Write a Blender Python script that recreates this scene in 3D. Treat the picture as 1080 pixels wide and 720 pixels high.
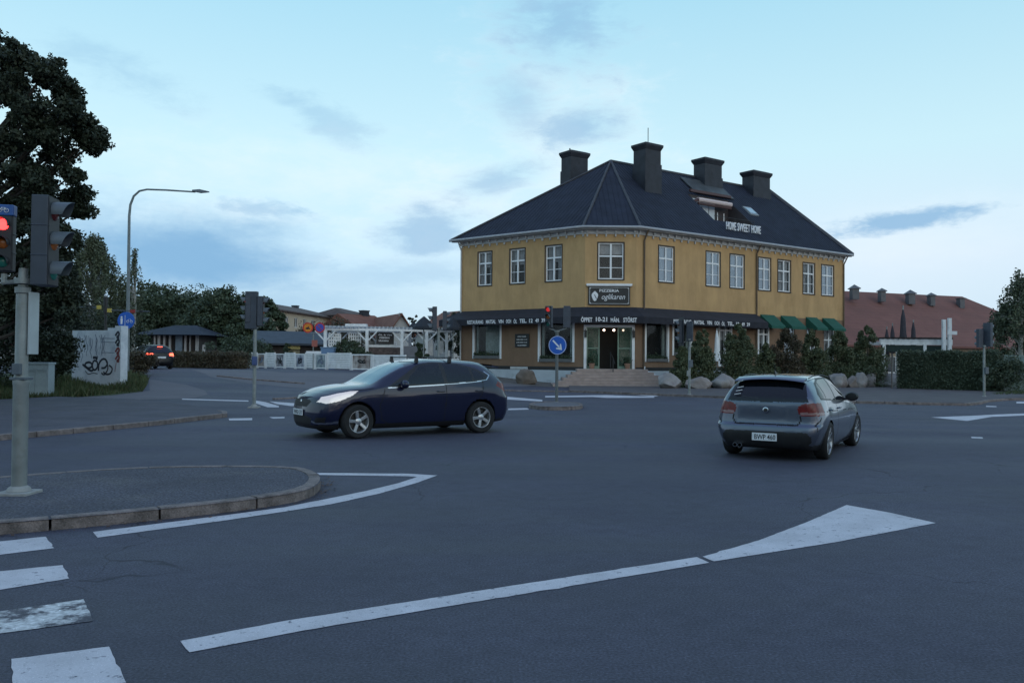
import bpy, bmesh, math, random
import numpy as np
from mathutils import Vector, Matrix, noise
R = math.radians
random.seed(7)
for o in list(bpy.data.objects): bpy.data.objects.remove(o)
scene = bpy.context.scene
COL = scene.collection

# ------------------------------------------------------------------ camera
F = 900.0; H = 1.62
PITCH = math.atan(18 / F); ROLL = R(0.45)
cam_d = bpy.data.cameras.new('camera'); cam = bpy.data.objects.new('camera', cam_d); COL.objects.link(cam)
cam_d.sensor_width = 36; cam_d.lens = 36 * F / 1080
cam_d.clip_start = 0.1; cam_d.clip_end = 5000
cam.matrix_world = Matrix.Translation((0, 0, H)) @ Matrix.Rotation(R(90) + PITCH, 4, 'X') @ Matrix.Rotation(ROLL, 4, 'Z')
scene.camera = cam

# ------------------------------------------------------------------ light
SUN_EL = R(14); SUN_AZ = R(150)      # azimuth measured clockwise from +Y (behind the camera, to the right)
scene.view_settings.view_transform = 'Standard'; scene.view_settings.look = 'None'
scene.view_settings.gamma = 1; scene.view_settings.use_curve_mapping = False
scene.view_settings.exposure = 0.0
world = bpy.data.worlds.new('World'); scene.world = world; world.use_nodes = True
def build_sky():
    nt = world.node_tree; N = nt.nodes; L = nt.links; N.clear()
    out = N.new('ShaderNodeOutputWorld'); bg = N.new('ShaderNodeBackground'); L.new(bg.outputs[0], out.inputs[0])
    bg.inputs[1].default_value = 0.15
    sky = N.new('ShaderNodeTexSky'); sky.sky_type = 'NISHITA'; sky.sun_disc = False
    sky.sun_elevation = SUN_EL; sky.sun_rotation = SUN_AZ; sky.altitude = 50; sky.air_density = 1.0; sky.dust_density = 1.0; sky.ozone_density = 2.0
    def m(op, a, b=None, c=None):
        n = N.new('ShaderNodeMath'); n.operation = op
        for i, v in enumerate((a, b, c)):
            if v is None: continue
            if isinstance(v, (int, float)): n.inputs[i].default_value = v
            else: L.new(v, n.inputs[i])
        return n.outputs[0]
    def ramp(v, pts):
        r = N.new('ShaderNodeValToRGB'); L.new(v, r.inputs[0]); e = r.color_ramp.elements
        while len(e) < len(pts): e.new(0.5)
        for i, (p, c) in enumerate(pts): e[i].position = p; e[i].color = (*c, 1)
        return r.outputs[0]
    def mix(f, a, b, t='MIX'):
        n = N.new('ShaderNodeMix'); n.data_type = 'RGBA'; n.blend_type = t
        for i, v in ((0, f), (6, a), (7, b)):
            if isinstance(v, (int, float)): n.inputs[i].default_value = v
            elif isinstance(v, tuple): n.inputs[i].default_value = (*v, 1)
            else: L.new(v, n.inputs[i])
        return n.outputs[2]
    tc = N.new('ShaderNodeTexCoord'); sp = N.new('ShaderNodeSeparateXYZ'); L.new(tc.outputs['Generated'], sp.inputs[0])
    az = m('ARCTAN2', sp.outputs[0], sp.outputs[1]); el = m('ARCSINE', sp.outputs[2])
    # thin high air: the evening sky is pale cyan overhead and whiter near the horizon
    air = ramp(m('DIVIDE', el, R(60)), [(0.0, (4.0, 5.3, 6.6)), (0.10, (4.4, 5.9, 7.0)), (0.22, (4.6, 6.5, 7.1)), (0.40, (3.0, 5.5, 6.7)), (1.0, (2.2, 3.1, 5.4))])
    base = mix(0.82, sky.outputs[0], air)
    # warm, pale band to the right of the building
    wb = m('MULTIPLY', m('SUBTRACT', 1.0, m('MINIMUM', m('ABSOLUTE', m('DIVIDE', m('SUBTRACT', el, R(6.5)), R(6.5))), 1.0)),
           m('SUBTRACT', 1.0, m('MINIMUM', m('ABSOLUTE', m('DIVIDE', m('SUBTRACT', az, R(24)), R(32))), 1.0)))
    base = mix(m('MULTIPLY', wb, 0.55), base, (5.7, 6.1, 6.8))
    nv = N.new('ShaderNodeCombineXYZ'); L.new(m('MULTIPLY', az, 1.0), nv.inputs[0]); L.new(m('MULTIPLY', el, 2.6), nv.inputs[1])
    def nz(scale, det, off=0.0, dist=0.0):
        n = N.new('ShaderNodeTexNoise'); n.noise_dimensions = '4D'; n.inputs['W'].default_value = off
        n.inputs['Scale'].default_value = scale; n.inputs['Detail'].default_value = det; n.inputs['Roughness'].default_value = 0.66
        n.inputs['Distortion'].default_value = dist; L.new(nv.outputs[0], n.inputs['Vector']); return n.outputs['Fac']
    n1 = nz(13, 10, 0.0, 0.25); n2 = nz(7.0, 8, 4.0); n3 = nz(30, 8, 9.0, 0.2)
    def blob(px, py, rx, ry, tilt, soft, amp, nz_, k):
        a0 = math.atan((px - 540) / F); e0 = math.atan((378 - py) / F * math.cos(a0))
        da = m('SUBTRACT', az, a0); de = m('SUBTRACT', el, e0)
        c, s = math.cos(tilt), math.sin(tilt)
        u = m('DIVIDE', m('ADD', m('MULTIPLY', da, c), m('MULTIPLY', de, s)), rx / F)
        v = m('DIVIDE', m('SUBTRACT', m('MULTIPLY', de, c), m('MULTIPLY', da, s)), ry / F)
        d = m('SQRT', m('ADD', m('MULTIPLY', u, u), m('MULTIPLY', v, v)))
        w = m('ADD', m('SUBTRACT', 1.0, d), m('MULTIPLY', m('SUBTRACT', nz_, 0.5), k))
        n = N.new('ShaderNodeMapRange'); n.interpolation_type = 'SMOOTHSTEP'; L.new(w, n.inputs[0]); n.inputs[1].default_value = 0.0; n.inputs[2].default_value = soft
        n.inputs[3].default_value = 0.0; n.inputs[4].default_value = amp
        return n.outputs[0]
    # bright edges first, darker blue-grey cloud bodies over them
    lit = None
    for a in [(600, 150, 190, 130, -1.0, 1.3, 0.50, n1, 3.2), (470, 215, 200, 75, 0.25, 1.3, 0.6, n1, 2.8), (330, 185, 330, 60, -0.05, 1.5, 0.45, n1, 2.4),
              (940, 250, 260, 50, 0.1, 1.4, 0.35, n1, 1.8), (250, 222, 170, 30, 0, 1.4, 0.5, n1, 2.0)]:
        b = blob(*a); lit = b if lit is None else m('MAXIMUM', lit, b)
    base = mix(lit, base, (5.9, 6.6, 7.0))
    dark = None
    for a in [(590, 25, 85, 62, 0.0, 1.0, 0.58, n1, 3.4), (545, 105, 62, 42, -0.5, 1.0, 0.42, n1, 3.2), (612, 132, 62, 30, 0.0, 0.9, 0.62, n1, 2.6),
              (520, 190, 75, 22, 0.3, 0.9, 0.52, n1, 2.6), (450, 243, 75, 36, 0.15, 0.8, 0.62, n1, 2.4), (955, 229, 92, 14, 0.09, 0.7, 0.80, n3, 1.6),
              (190, 275, 210, 72, -0.05, 0.9, 0.95, n2, 1.3), (270, 222, 70, 13, -0.05, 0.9, 0.50, n3, 2.2), (330, 122, 85, 24, -0.35, 1.0, 0.36, n1, 3.2),
              (130, 80, 85, 26, -0.35, 1.0, 0.30, n1, 3.0), (410, 290, 190, 26, 0.05, 1.0, 0.36, n1, 2.4), (300, 272, 70, 12, 0, 0.9, 0.36, n3, 2.0), (265, 318, 260, 46, 0, 1.3, 0.6, n2, 1.2)]:
        b = blob(*a); dark = b if dark is None else m('MAXIMUM', dark, b)
    base = mix(dark, base, (1.6, 3.15, 4.9))
    L.new(base, bg.inputs[0])
build_sky()
sun_d = bpy.data.lights.new('sun', 'SUN'); sun_d.energy = 0.55; sun_d.angle = R(70); sun_d.color = (1.0, 0.9, 0.8)
sun = bpy.data.objects.new('sun', sun_d); COL.objects.link(sun)
sd = Vector((math.sin(SUN_AZ) * math.cos(SUN_EL), math.cos(SUN_AZ) * math.cos(SUN_EL), math.sin(SUN_EL)))
sun.rotation_euler = sd.to_track_quat('Z', 'Y').to_euler()

# ------------------------------------------------------------------ terrain and measuring
def S(t):
    t = min(1.0, max(0.0, t)); return t * t * (3 - 2 * t)
def G(x, y):
    return 0.8 * S(-x * .055 + (y - 40) * .03 - .03) * S((y - 26) / 24) if x < 40 else 0.0
def G(x, y):
    a = S((-x * .055 + min(y - 40, 25) * .03 - .03))
    return 0.8 * a * S((y - 26) / 24)
def ray(px, py):
    u = (px - 540) / F; v = (360 - py) / F
    c, s = math.cos(ROLL), math.sin(ROLL)
    u, v = u * c - v * s, u * s + v * c
    y = math.cos(PITCH) - v * math.sin(PITCH); z = math.sin(PITCH) + v * math.cos(PITCH)
    return u / y, z / y
def P(px, py, z=0.0):
    """the point of the ground that the photograph shows at this pixel"""
    a, b = ray(px, py); t = (z - H) / b if b < 0 else 400
    for k in range(60):
        t2 = (G(a * t, t) + z - H) / b if b < -1e-4 else 400
        t = t * .5 + min(t2, 400) * .5
    return (a * t, t)
def at(px, py, Y):
    a, b = ray(px, py); return Vector((a * Y, Y, H + b * Y))
def X(px, Y, py=378): return ray(px, py)[0] * Y

# ------------------------------------------------------------------ materials
MATS = {}
def mat(name, col, rough=0.7, var=0.12, scale=3.0, bump=0.0, bscale=40.0, metal=0.0, spec=0.5, coat=0.0, emit=None, estr=0.0, island=None, alpha=1.0, det=4.0, col2=None, dirt=None):
    if name in MATS: return MATS[name]
    m = bpy.data.materials.new(name); m.use_nodes = True; nt = m.node_tree; N = nt.nodes; L = nt.links
    b = N['Principled BSDF']; b.inputs['Roughness'].default_value = rough; b.inputs['Metallic'].default_value = metal
    b.inputs['Specular IOR Level'].default_value = spec; b.inputs['Coat Weight'].default_value = coat; b.inputs['Coat Roughness'].default_value = 0.06
    tc = N.new('ShaderNodeTexCoord')
    n = N.new('ShaderNodeTexNoise'); n.inputs['Scale'].default_value = scale; n.inputs['Detail'].default_value = det; L.new(tc.outputs['Object'], n.inputs['Vector'])
    r = N.new('ShaderNodeValToRGB'); e = r.color_ramp.elements
    c2 = col2 or tuple(min(1, c * (1 + var)) for c in col)
    c1 = tuple(c * (1 - var) for c in col)
    e[0].position = 0.3; e[0].color = (*c1, 1); e[1].position = 0.7; e[1].color = (*c2, 1)
    L.new(n.outputs['Fac'], r.inputs[0]); src = r.outputs[0]
    if island:
        g = N.new('ShaderNodeNewGeometry'); r2 = N.new('ShaderNodeValToRGB'); e2 = r2.color_ramp.elements
        while len(e2) < len(island): e2.new(.5)
        for i, c in enumerate(island): e2[i].position = i / (len(island) - 1); e2[i].color = (*c, 1)
        L.new(g.outputs['Random Per Island'], r2.inputs[0])
        mx = N.new('ShaderNodeMix'); mx.data_type = 'RGBA'; mx.inputs[0].default_value = 0.65; L.new(src, mx.inputs[6]); L.new(r2.outputs[0], mx.inputs[7]); src = mx.outputs[2]
    if dirt:
        dc, ds, lo, hi = dirt
        n3 = N.new('ShaderNodeTexNoise'); n3.inputs['Scale'].default_value = ds; n3.inputs['Detail'].default_value = 8; n3.inputs['Roughness'].default_value = .7; L.new(tc.outputs['Object'], n3.inputs['Vector'])
        mr = N.new('ShaderNodeMapRange'); mr.inputs[1].default_value = lo; mr.inputs[2].default_value = hi; L.new(n3.outputs['Fac'], mr.inputs[0])
        mx = N.new('ShaderNodeMix'); mx.data_type = 'RGBA'; L.new(mr.outputs[0], mx.inputs[0]); L.new(src, mx.inputs[6]); mx.inputs[7].default_value = (*dc, 1); src = mx.outputs[2]
    L.new(src, b.inputs['Base Color'])
    if bump:
        n2 = N.new('ShaderNodeTexNoise'); n2.inputs['Scale'].default_value = bscale; n2.inputs['Detail'].default_value = 3; L.new(tc.outputs['Object'], n2.inputs['Vector'])
        bp = N.new('ShaderNodeBump'); bp.inputs['Strength'].default_value = bump; bp.inputs['Distance'].default_value = 0.02; L.new(n2.outputs['Fac'], bp.inputs['Height']); L.new(bp.outputs[0], b.inputs['Normal'])
    if emit: b.inputs['Emission Color'].default_value = (*emit, 1); b.inputs['Emission Strength'].default_value = estr
    b.inputs['Alpha'].default_value = alpha
    MATS[name] = m; return m
def stripes(m, axis, period, dark, depth=0.25, dist=0.02):
    """fine grooves (boards, tiles) in a material, by a wave along one object axis"""
    nt = m.node_tree; N = nt.nodes; L = nt.links; b = N['Principled BSDF']
    tc = N.new('ShaderNodeTexCoord'); w = N.new('ShaderNodeTexWave'); w.wave_type = 'BANDS'; w.bands_direction = axis; w.wave_profile = 'SAW'
    w.inputs['Scale'].default_value = 1 / (period * 3.1831) if False else 0.31415926 / period * 1.0
    w.inputs['Distortion'].default_value = 0; L.new(tc.outputs['Object'], w.inputs['Vector'])
    bp = N.new('ShaderNodeBump'); bp.inputs['Strength'].default_value = depth; bp.inputs['Distance'].default_value = dist; L.new(w.outputs['Fac'], bp.inputs['Height'])
    if b.inputs['Normal'].links: L.new(b.inputs['Normal'].links[0].from_socket, bp.inputs['Normal'])
    L.new(bp.outputs[0], b.inputs['Normal'])
    r = N.new('ShaderNodeValToRGB'); e = r.color_ramp.elements; e[0].position = 0.0; e[0].color = (dark,) * 3 + (1,); e[1].position = 0.14; e[1].color = (1, 1, 1, 1); L.new(w.outputs['Fac'], r.inputs[0])
    mx = N.new('ShaderNodeMix'); mx.data_type = 'RGBA'; mx.blend_type = 'MULTIPLY'; mx.inputs[0].default_value = 1
    L.new(b.inputs['Base Color'].links[0].from_socket, mx.inputs[6]); L.new(r.outputs[0], mx.inputs[7]); L.new(mx.outputs[2], b.inputs['Base Color'])
    return m
def glass(name, col=(0.02, 0.025, 0.03), alpha=0.5, rough=0.03):
    m = mat(name, col, rough, 0.05, 2, spec=0.9, alpha=alpha); return m

asphalt = mat('asphalt', (0.064, 0.065, 0.089), 0.72, 0.16, 0.35, 0.5, 130, spec=0.35, det=8, dirt=((0.048, 0.048, 0.072), 0.16, 0.52, 0.72))
def grain(m, amt=0.35, scale=90):
    nt = m.node_tree; N = nt.nodes; L = nt.links; b = N['Principled BSDF']
    tc = N.new('ShaderNodeTexCoord'); n = N.new('ShaderNodeTexNoise'); n.inputs['Scale'].default_value = scale; n.inputs['Detail'].default_value = 2; L.new(tc.outputs['Object'], n.inputs['Vector'])
    r = N.new('ShaderNodeMapRange'); r.inputs[1].default_value = .25; r.inputs[2].default_value = .75; r.inputs[3].default_value = 1 - amt; r.inputs[4].default_value = 1 + amt; L.new(n.outputs['Fac'], r.inputs[0])
    v = N.new('ShaderNodeTexVoronoi'); v.inputs['Scale'].default_value = scale * .8; L.new(tc.outputs['Object'], v.inputs['Vector'])
    r3 = N.new('ShaderNodeMapRange'); r3.inputs[1].default_value = .04; r3.inputs[2].default_value = .12; r3.inputs[3].default_value = 3.2; r3.inputs[4].default_value = 1.0; L.new(v.outputs['Distance'], r3.inputs[0])
    mu = N.new('ShaderNodeMath'); mu.operation = 'MULTIPLY'; L.new(r.outputs[0], mu.inputs[0]); L.new(r3.outputs[0], mu.inputs[1])
    mx = N.new('ShaderNodeMix'); mx.data_type = 'RGBA'; mx.blend_type = 'MULTIPLY'; mx.inputs[0].default_value = 1
    L.new(b.inputs['Base Color'].links[0].from_socket, mx.inputs[6]); L.new(mu.outputs[0], mx.inputs[7]); L.new(mx.outputs[2], b.inputs['Base Color'])
grain(asphalt, .55, 60)
def wear(m):
    """wheel-polished swathes, old repairs and hairline cracks in the road surface"""
    nt = m.node_tree; N = nt.nodes; L = nt.links; b = N['Principled BSDF']; tc = N.new('ShaderNodeTexCoord')
    def mp(sx, sy, rz):
        k = N.new('ShaderNodeMapping'); k.inputs['Scale'].default_value = (sx, sy, 1); k.inputs['Rotation'].default_value = (0, 0, R(rz)); L.new(tc.outputs['Object'], k.inputs[0]); return k.outputs[0]
    def rng(v, a, b_, c, d):
        r = N.new('ShaderNodeMapRange'); r.inputs[1].default_value = a; r.inputs[2].default_value = b_; r.inputs[3].default_value = c; r.inputs[4].default_value = d; L.new(v, r.inputs[0]); return r.outputs[0]
    def mul(a, b_):
        k = N.new('ShaderNodeMath'); k.operation = 'MULTIPLY'; L.new(a, k.inputs[0]); L.new(b_, k.inputs[1]); return k.outputs[0]
    n = N.new('ShaderNodeTexNoise'); n.inputs['Scale'].default_value = 1; n.inputs['Detail'].default_value = 5; L.new(mp(.12, .7, -18), n.inputs['Vector'])
    lane = rng(n.outputs['Fac'], .35, .65, .84, 1.14)
    n2 = N.new('ShaderNodeTexNoise'); n2.inputs['Scale'].default_value = 5; n2.inputs['Detail'].default_value = 6; n2.inputs['Roughness'].default_value = .75; L.new(tc.outputs['Object'], n2.inputs['Vector'])
    blot = rng(n2.outputs['Fac'], .3, .7, .82, 1.18)
    wv = N.new('ShaderNodeTexNoise'); wv.inputs['Scale'].default_value = .9; wv.inputs['Detail'].default_value = 6; L.new(tc.outputs['Object'], wv.inputs['Vector'])
    av = N.new('ShaderNodeVectorMath'); av.operation = 'MULTIPLY_ADD'; L.new(wv.outputs['Color'], av.inputs[0]); av.inputs[1].default_value = (1.6, 1.6, 0); L.new(tc.outputs['Object'], av.inputs[2])
    v = N.new('ShaderNodeTexVoronoi'); v.feature = 'DISTANCE_TO_EDGE'; v.inputs['Scale'].default_value = .22; L.new(av.outputs[0], v.inputs['Vector'])
    ck = rng(v.outputs['Distance'], 0.0008, 0.0026, 0.0, 1.0)
    mk = N.new('ShaderNodeTexNoise'); mk.inputs['Scale'].default_value = .35; L.new(tc.outputs['Object'], mk.inputs['Vector']); gate = rng(mk.outputs['Fac'], .50, .56, 1.0, 0.0)
    mxk = N.new('ShaderNodeMath'); mxk.operation = 'MAXIMUM'; L.new(ck, mxk.inputs[0]); L.new(gate, mxk.inputs[1]); crack = rng(mxk.outputs[0], 0, 1, .5, 1)
    f = mul(mul(lane, blot), crack)
    mx = N.new('ShaderNodeMix'); mx.data_type = 'RGBA'; mx.blend_type = 'MULTIPLY'; mx.inputs[0].default_value = 1
    L.new(b.inputs['Base Color'].links[0].from_socket, mx.inputs[6]); L.new(f, mx.inputs[7]); L.new(mx.outputs[2], b.inputs['Base Color'])
    L.new(rng(n.outputs['Fac'], .35, .65, .62, .82), b.inputs['Roughness'])
wear(asphalt)
def streaks(m, lo=.78):
    nt = m.node_tree; N = nt.nodes; L = nt.links; b = N['Principled BSDF']; tc = N.new('ShaderNodeTexCoord'); k = N.new('ShaderNodeMapping'); k.inputs['Scale'].default_value = (.8, .8, .22); L.new(tc.outputs['Object'], k.inputs[0])
    n = N.new('ShaderNodeTexNoise'); n.inputs['Scale'].default_value = 1.5; n.inputs['Detail'].default_value = 8; n.inputs['Roughness'].default_value = .7; L.new(k.outputs[0], n.inputs['Vector'])
    r = N.new('ShaderNodeMapRange'); r.inputs[1].default_value = .38; r.inputs[2].default_value = .62; r.inputs[3].default_value = 1.08; r.inputs[4].default_value = lo; L.new(n.outputs['Fac'], r.inputs[0])
    mx = N.new('ShaderNodeMix'); mx.data_type = 'RGBA'; mx.blend_type = 'MULTIPLY'; mx.inputs[0].default_value = 1
    L.new(b.inputs['Base Color'].links[0].from_socket, mx.inputs[6]); L.new(r.outputs[0], mx.inputs[7]); L.new(mx.outputs[2], b.inputs['Base Color'])
pavem = mat('pavement_asphalt', (0.062, 0.061, 0.080), 0.85, 0.22, 0.9, 0.6, 60, det=8, dirt=((.095, .088, .095), 1.4, .5, .75)); grain(pavem, .9, 40)
pave_light = mat('pavement_light', (0.115, 0.108, 0.122), 0.85, 0.12, 0.7, 0.3, 90, det=8)
paving = mat('paving_slabs', (0.12, 0.108, 0.10), 0.85, 0.2, 1.5, 0.4, 60)
granite = mat('granite_kerb', (0.185, 0.15, 0.14), 0.8, 0.32, 7, 0.6, 60, dirt=((0.06, 0.05, 0.045), 3, .5, .75)); grain(granite, .3, 60)
white_line = mat('road_paint', (0.53, 0.51, 0.54), 0.7, 0.12, 2.5, 0.3, 120, det=8, dirt=((0.10, 0.10, 0.13), 14, .585, .66)); grain(white_line, .1)
worn_line = mat('worn_road_paint', (0.55, 0.55, 0.55), 0.7, 0.1, 5, 0.3, 120, dirt=((0.066, 0.064, 0.08), 4, .46, .56)); grain(worn_line, .35, 30)
earth = mat('earth', (0.09, 0.08, 0.055), 0.95, 0.3, 1.2, 0.8, 12)
lawn = mat('lawn', (0.045, 0.062, 0.025), 0.95, 0.3, 1.0, 0.6, 20)
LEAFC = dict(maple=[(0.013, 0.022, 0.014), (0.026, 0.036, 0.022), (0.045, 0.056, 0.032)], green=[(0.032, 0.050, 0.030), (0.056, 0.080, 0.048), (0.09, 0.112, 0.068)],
             birch=[(0.05, 0.065, 0.04), (0.085, 0.105, 0.065), (0.12, 0.14, 0.085)], thuja=[(0.05, 0.07, 0.04), (0.085, 0.105, 0.055), (0.14, 0.14, 0.075)],
             hedge=[(0.040, 0.058, 0.040), (0.063, 0.083, 0.053), (0.09, 0.11, 0.068)], rusty=[(0.05, 0.045, 0.03), (0.08, 0.06, 0.04), (0.055, 0.07, 0.035)])
def leafm(k):
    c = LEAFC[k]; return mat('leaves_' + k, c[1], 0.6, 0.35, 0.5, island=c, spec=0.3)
bark = mat('bark', (0.06, 0.05, 0.042), 0.9, 0.3, 6, 0.8, 30)
galv = mat('galvanised_steel', (0.25, 0.27, 0.265), 0.55, 0.18, 5, 0.15, 40, metal=0.35, dirt=((0.2, 0.2, 0.18), 6, .5, .8))
black_metal = mat('black_metal', (0.02, 0.02, 0.022), 0.5, 0.2, 5)
sig_black = mat('signal_housing', (0.022, 0.024, 0.03), 0.5, 0.15, 5)
sig_grey = mat('signal_grey', (0.10, 0.12, 0.14), 0.5, 0.15, 5)
red_on = mat('red_lamp_lit', (0.8, 0.05, 0.03), 0.4, 0, 5, emit=(1.0, 0.03, 0.03), estr=6)
red_dim = mat('red_lamp_side', (0.6, 0.03, 0.03), 0.4, 0, 5, emit=(1.0, 0.05, 0.05), estr=.45)
amber_off = mat('amber_lens', (0.35, 0.10, 0.02), 0.25, 0.1, 5)
green_off = mat('green_lens', (0.02, 0.16, 0.13), 0.25, 0.1, 5)
red_off = mat('red_lens', (0.10, 0.01, 0.01), 0.25, 0.1, 5)
sign_blue = mat('sign_blue', (0.015, 0.11, 0.50), 0.4, 0.06, 5)
sign_white = mat('sign_white', (0.75, 0.76, 0.78), 0.5, 0.05, 5)
white_paint = mat('white_paint', (0.80, 0.80, 0.80), 0.6, 0.07, 3, dirt=((0.4, 0.4, 0.38), 2, .5, .9))
black_paint = mat('black_paint', (0.016, 0.016, 0.018), 0.5, 0.2, 3)
clear_glass = glass('window_glass', (0.02, 0.025, 0.028), 0.2)
dark_glass = mat('tinted_glass', (0.006, 0.009, 0.015), 0.04, 0.05, 2, spec=.55, alpha=.92)
curtain_m = mat('curtain', (0.55, 0.55, 0.56), 0.9, 0.12, 4)
warm_lamp = mat('warm_lamp', (1, .8, .6), 0.4, 0, 5, emit=(1.0, 0.78, 0.60), estr=7)

# ------------------------------------------------------------------ mesh helpers
def link(name, me, m, parent, smooth=None):
    o = bpy.data.objects.new(name, me); COL.objects.link(o)
    if m is not None:
        for q in (m if isinstance(m, (list, tuple)) else [m]): me.materials.append(q)
    if parent: o.parent = parent
    if smooth is not None and len(me.polygons):
        me.polygons.foreach_set('use_smooth', [True] * len(me.polygons)); me.set_sharp_from_angle(angle=R(smooth))
    return o
class MB:
    def __init__(s): s.v = []; s.f = []; s.mi = []
    def add(s, vs, fs, mi=0):
        k = len(s.v); s.v += [tuple(q) for q in vs]; s.f += [tuple(i + k for i in f) for f in fs]; s.mi += [mi] * len(fs); return s
    def box(s, x0, x1, y0, y1, z0, z1, mi=0):
        return s.add([(x0, y0, z0), (x1, y0, z0), (x1, y1, z0), (x0, y1, z0), (x0, y0, z1), (x1, y0, z1), (x1, y1, z1), (x0, y1, z1)],
                     [(0, 3, 2, 1), (4, 5, 6, 7), (0, 1, 5, 4), (1, 2, 6, 5), (2, 3, 7, 6), (3, 0, 4, 7)], mi)
    def cbox(s, c, d, mi=0): return s.box(c[0] - d[0] / 2, c[0] + d[0] / 2, c[1] - d[1] / 2, c[1] + d[1] / 2, c[2] - d[2] / 2, c[2] + d[2] / 2, mi)
    def tube(s, pts, rad, n=10, cap=True, mi=0):
        pts = [Vector(p) for p in pts]; rs = rad if isinstance(rad, (list, tuple)) else [rad] * len(pts); k0 = len(s.v); vs = []; fs = []
        d = (pts[1] - pts[0]).normalized(); u = d.orthogonal().normalized()
        for i, p in enumerate(pts):
            d = ((pts[min(i + 1, len(pts) - 1)] - pts[max(i - 1, 0)])).normalized(); u = (u - d * u.dot(d)).normalized(); w = d.cross(u)
            for j in range(n):
                a = 2 * math.pi * j / n; vs.append(p + (u * math.cos(a) + w * math.sin(a)) * rs[i])
        for i in range(len(pts) - 1):
            for j in range(n): fs.append((i * n + j, i * n + (j + 1) % n, (i + 1) * n + (j + 1) % n, (i + 1) * n + j))
        if cap: fs.append(tuple(range(n))[::-1]); fs.append(tuple((len(pts) - 1) * n + j for j in range(n)))
        return s.add(vs, fs, mi)
    def lathe(s, prof, M=Matrix.Identity(4), n=24, mi=0, closed=False):
        """prof: (radius, height) pairs round local Z"""
        vs = []; fs = []
        for r_, h in prof:
            for j in range(n):
                a = 2 * math.pi * j / n; vs.append(M @ Vector((r_ * math.cos(a), r_ * math.sin(a), h)))
        m_ = len(prof)
        for i in range(m_ if closed else m_ - 1):
            i2 = (i + 1) % m_
            for j in range(n): fs.append((i * n + j, i * n + (j + 1) % n, i2 * n + (j + 1) % n, i2 * n + j))
        if not closed: fs.append(tuple(range(n))[::-1]); fs.append(tuple((m_ - 1) * n + j for j in range(n)))
        return s.add(vs, fs, mi)
    def prism(s, poly, h0, h1, M=Matrix.Identity(4), mi=0):
        n = len(poly); vs = [M @ Vector((p[0], p[1], h0)) for p in poly] + [M @ Vector((p[0], p[1], h1)) for p in poly]
        return s.add(vs, [tuple(range(n))[::-1], tuple(range(n, 2 * n))] + [(i, (i + 1) % n, n + (i + 1) % n, n + i) for i in range(n)], mi)
    def build(s, name, m, parent=None, smooth=None, bevel=0, world=False):
        vs = s.v
        if world and parent is not None:
            l = parent.location; vs = [(a - l[0], b - l[1], c - l[2]) for a, b, c in vs]
        me = bpy.data.meshes.new(name); me.from_pydata(vs, [], s.f); me.polygons.foreach_set('material_index', s.mi); me.update()
        bm = bmesh.new(); bm.from_mesh(me); bmesh.ops.recalc_face_normals(bm, faces=bm.faces); bm.to_mesh(me); bm.free()
        o = link(name, me, m, parent, smooth)
        if bevel:
            b = o.modifiers.new('b', 'BEVEL'); b.width = bevel; b.segments = 2; b.limit_method = 'ANGLE'; b.angle_limit = R(40)
        return o
def thing(name, label, cat, loc=(0, 0, 0), rz=0, group=None):
    o = bpy.data.objects.new(name, None); COL.objects.link(o); o.location = loc; o.rotation_euler = (0, 0, rz); o.empty_display_size = .2
    o['label'] = label; o['category'] = cat
    if group: o['group'] = group
    return o
def tag(o, label, cat, group=None, kind=None):
    o['label'] = label; o['category'] = cat
    if group: o['group'] = group
    if kind: o['kind'] = kind
    return o
def struct(o): o['kind'] = 'structure'; return o
def copy_tree(o, parent=None):
    c = o.copy(); COL.objects.link(c); c.parent = parent
    for ch in list(o.children): copy_tree(ch, c)
    return c
def text(body, size, m, parent, M, name='lettering', width=None, extrude=0.004, shear=0.0, height=None, bold=0.0):
    cu = bpy.data.curves.new(name, 'FONT'); cu.body = body; cu.size = size; cu.extrude = extrude; cu.align_x = 'CENTER'; cu.align_y = 'CENTER'; cu.shear = shear; cu.offset = bold
    cu.resolution_u = 2
    t = bpy.data.objects.new(name, cu); COL.objects.link(t); bpy.context.view_layer.update()
    me = bpy.data.meshes.new_from_object(t); bpy.data.objects.remove(t)
    xs = [v.co.x for v in me.vertices]; ys = [v.co.y for v in me.vertices]; w = max(xs) - min(xs); cx = (max(xs) + min(xs)) / 2; cy = (max(ys) + min(ys)) / 2; hh = max(ys) - min(ys)
    sx = width / w if width else 1; sy = height / hh if height else (1)
    for v in me.vertices: v.co = M @ Vector(((v.co.x - cx) * sx, (v.co.y - cy) * sy, v.co.z))
    return link(name, me, m, parent)

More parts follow.
